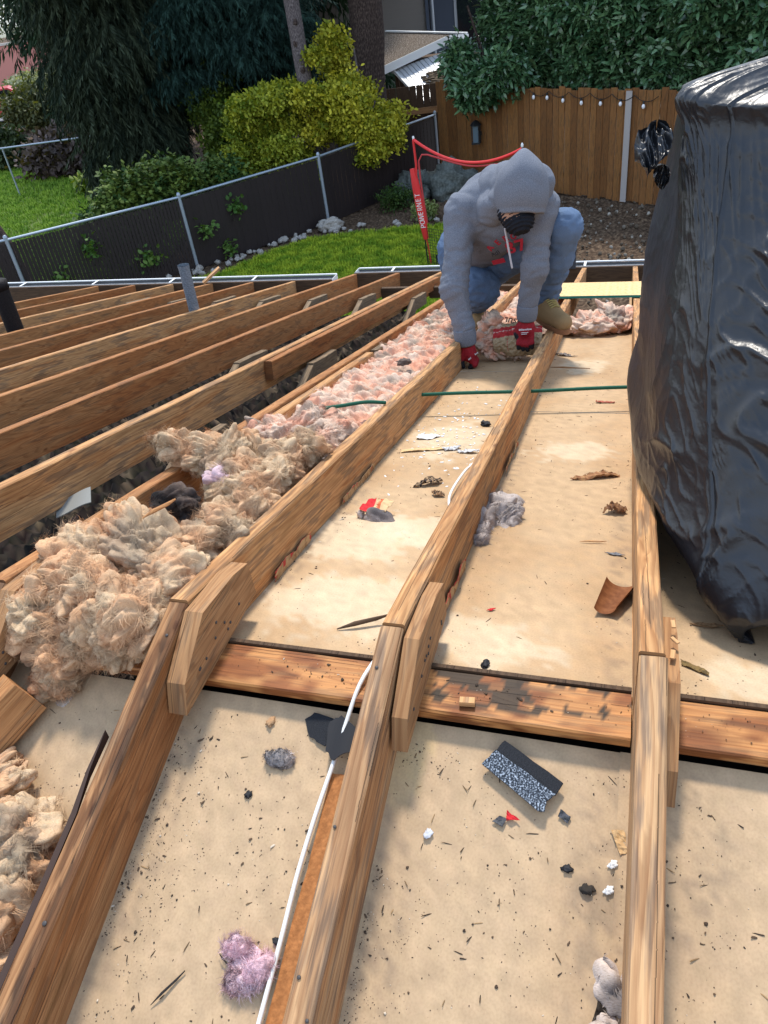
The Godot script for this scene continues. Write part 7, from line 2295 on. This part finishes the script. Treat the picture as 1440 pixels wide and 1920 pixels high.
func F_box(called: String, label: String, p: Vector3, s: Vector3, turn: float) -> void:
	var F := Flat.new()
	F.box(Vector3.ZERO, s, 0.0008, Vector2(0.1, 0.2))
	solo(called, F.mesh(), M.rafter_c, label, "wood chip", xf_at(p, turn))

func build_crumbs() -> void:
	var r := RandomNumberGenerator.new()
	r.seed = 31337
	var xs := []
	var cs := []
	# [x range, z range, count, size range, edge bias: 0 even, -1 left edge, 1 right edge]
	var zones := []
	for k in range(0, 4):
		var xa := rx_(k) + RW + 0.004
		var xb := rx_(k + 1) - 0.004
		zones.append([xa, xb, 0.10, 0.95, 1500, 0.0])
		zones.append([xa, xb, -0.04, -3.0, 1100, 0.0])
		zones.append([xa, xb, 0.10, 0.95, 1500, -1.0])
		zones.append([xa, xb, -0.04, -2.2, 500, -1.0])
		zones.append([xa, xb, 0.10, 0.95, 350, 1.0])
		zones.append([xa, xb, -0.04, -2.2, 420, 1.0])
		zones.append([xa, xb, 0.0, 0.05, 160, 0.0])
	for z in zones:
		for i in int(z[4]):
			var t := r.randf()
			if z[5] < 0.0: t = 0.28 * pow(t, 2.2)
			elif z[5] > 0.0: t = 1.0 - 0.22 * pow(t, 2.2)
			var x := lerpf(z[0], z[1], t)
			var zz := lerpf(z[2], z[3], r.randf())
			if z[5] == 0.0 and noise.get_noise_2d(x * 30.0, zz * 30.0) < 0.05 and r.randf() < 0.75: continue
			if z[5] != 0.0 and noise.get_noise_2d(x * 30.0 + 90.0, zz * 50.0) < -0.05: continue
			var y := ceil_y(x, zz)
			if zz > -0.02 and zz < 0.07: y = -0.1235
			var s := r.randf_range(0.00025, 0.0007) * (1.0 + 3.0 * pow(r.randf(), 14.0))
			var b := Basis.from_euler(Vector3(r.randf_range(-0.3, 0.3), r.randf() * TAU, r.randf_range(-0.3, 0.3)))
			var lng := r.randf_range(0.8, 3.2) if r.randf() < 0.45 else 1.0
			xs.append(Transform3D(b * Basis.from_scale(Vector3(s * lng, s * 0.6, s)), Vector3(x, y + s * 0.35, zz)))
			var d := r.randf()
			cs.append(Color(0.03, 0.024, 0.02).lerp(Color(0.12, 0.075, 0.045), d) if d < 0.9 else Color(0.5, 0.42, 0.32))
	# pine needles and straw
	for i in 420:
		var near := i % 3 > 0
		var zz := r.randf_range(0.10, 0.95) if near else r.randf_range(-2.6, -0.05)
		var k := r.randi_range(0, 3)
		var x := r.randf_range(rx_(k) + RW + 0.01, rx_(k + 1) - 0.01)
		var ln := r.randf_range(0.003, 0.010)
		xs.append(Transform3D(Basis.from_euler(Vector3(0, r.randf() * TAU, r.randf_range(-0.15, 0.15))) * Basis.from_scale(Vector3(ln, 0.0006, r.randf_range(0.0005, 0.0009))), Vector3(x, ceil_y(x, zz) + 0.0004, zz)))
		cs.append(Color(0.035, 0.024, 0.018).lerp(Color(0.30, 0.19, 0.09), pow(r.randf(), 2.0)))
	# white plaster crumbs in the middle bay
	for i in 170:
		var x := -0.53 + r.randfn() * 0.10
		var zz := -1.45 + r.randfn() * 0.28
		if x < rx_(1) + RW + 0.01 or x > rx_(2) - 0.01: continue
		var s := r.randf_range(0.001, 0.0035)
		xs.append(Transform3D(Basis(Vector3.UP, r.randf() * TAU) * Basis.from_scale(Vector3(s * r.randf_range(1, 2.5), s * 0.4, s)), Vector3(x, ceil_y(x, zz) + s * 0.3, zz)))
		cs.append(Color(0.66, 0.65, 0.62))
	tag(multi(self, "roof_grit", rock_mesh(Vector3.ONE, 99, 1, 0.6), vc_mat(0.95), xs, cs), "dark grit, needles and crumbs strewn over the tan ceiling boards", "debris", "", "stuff")
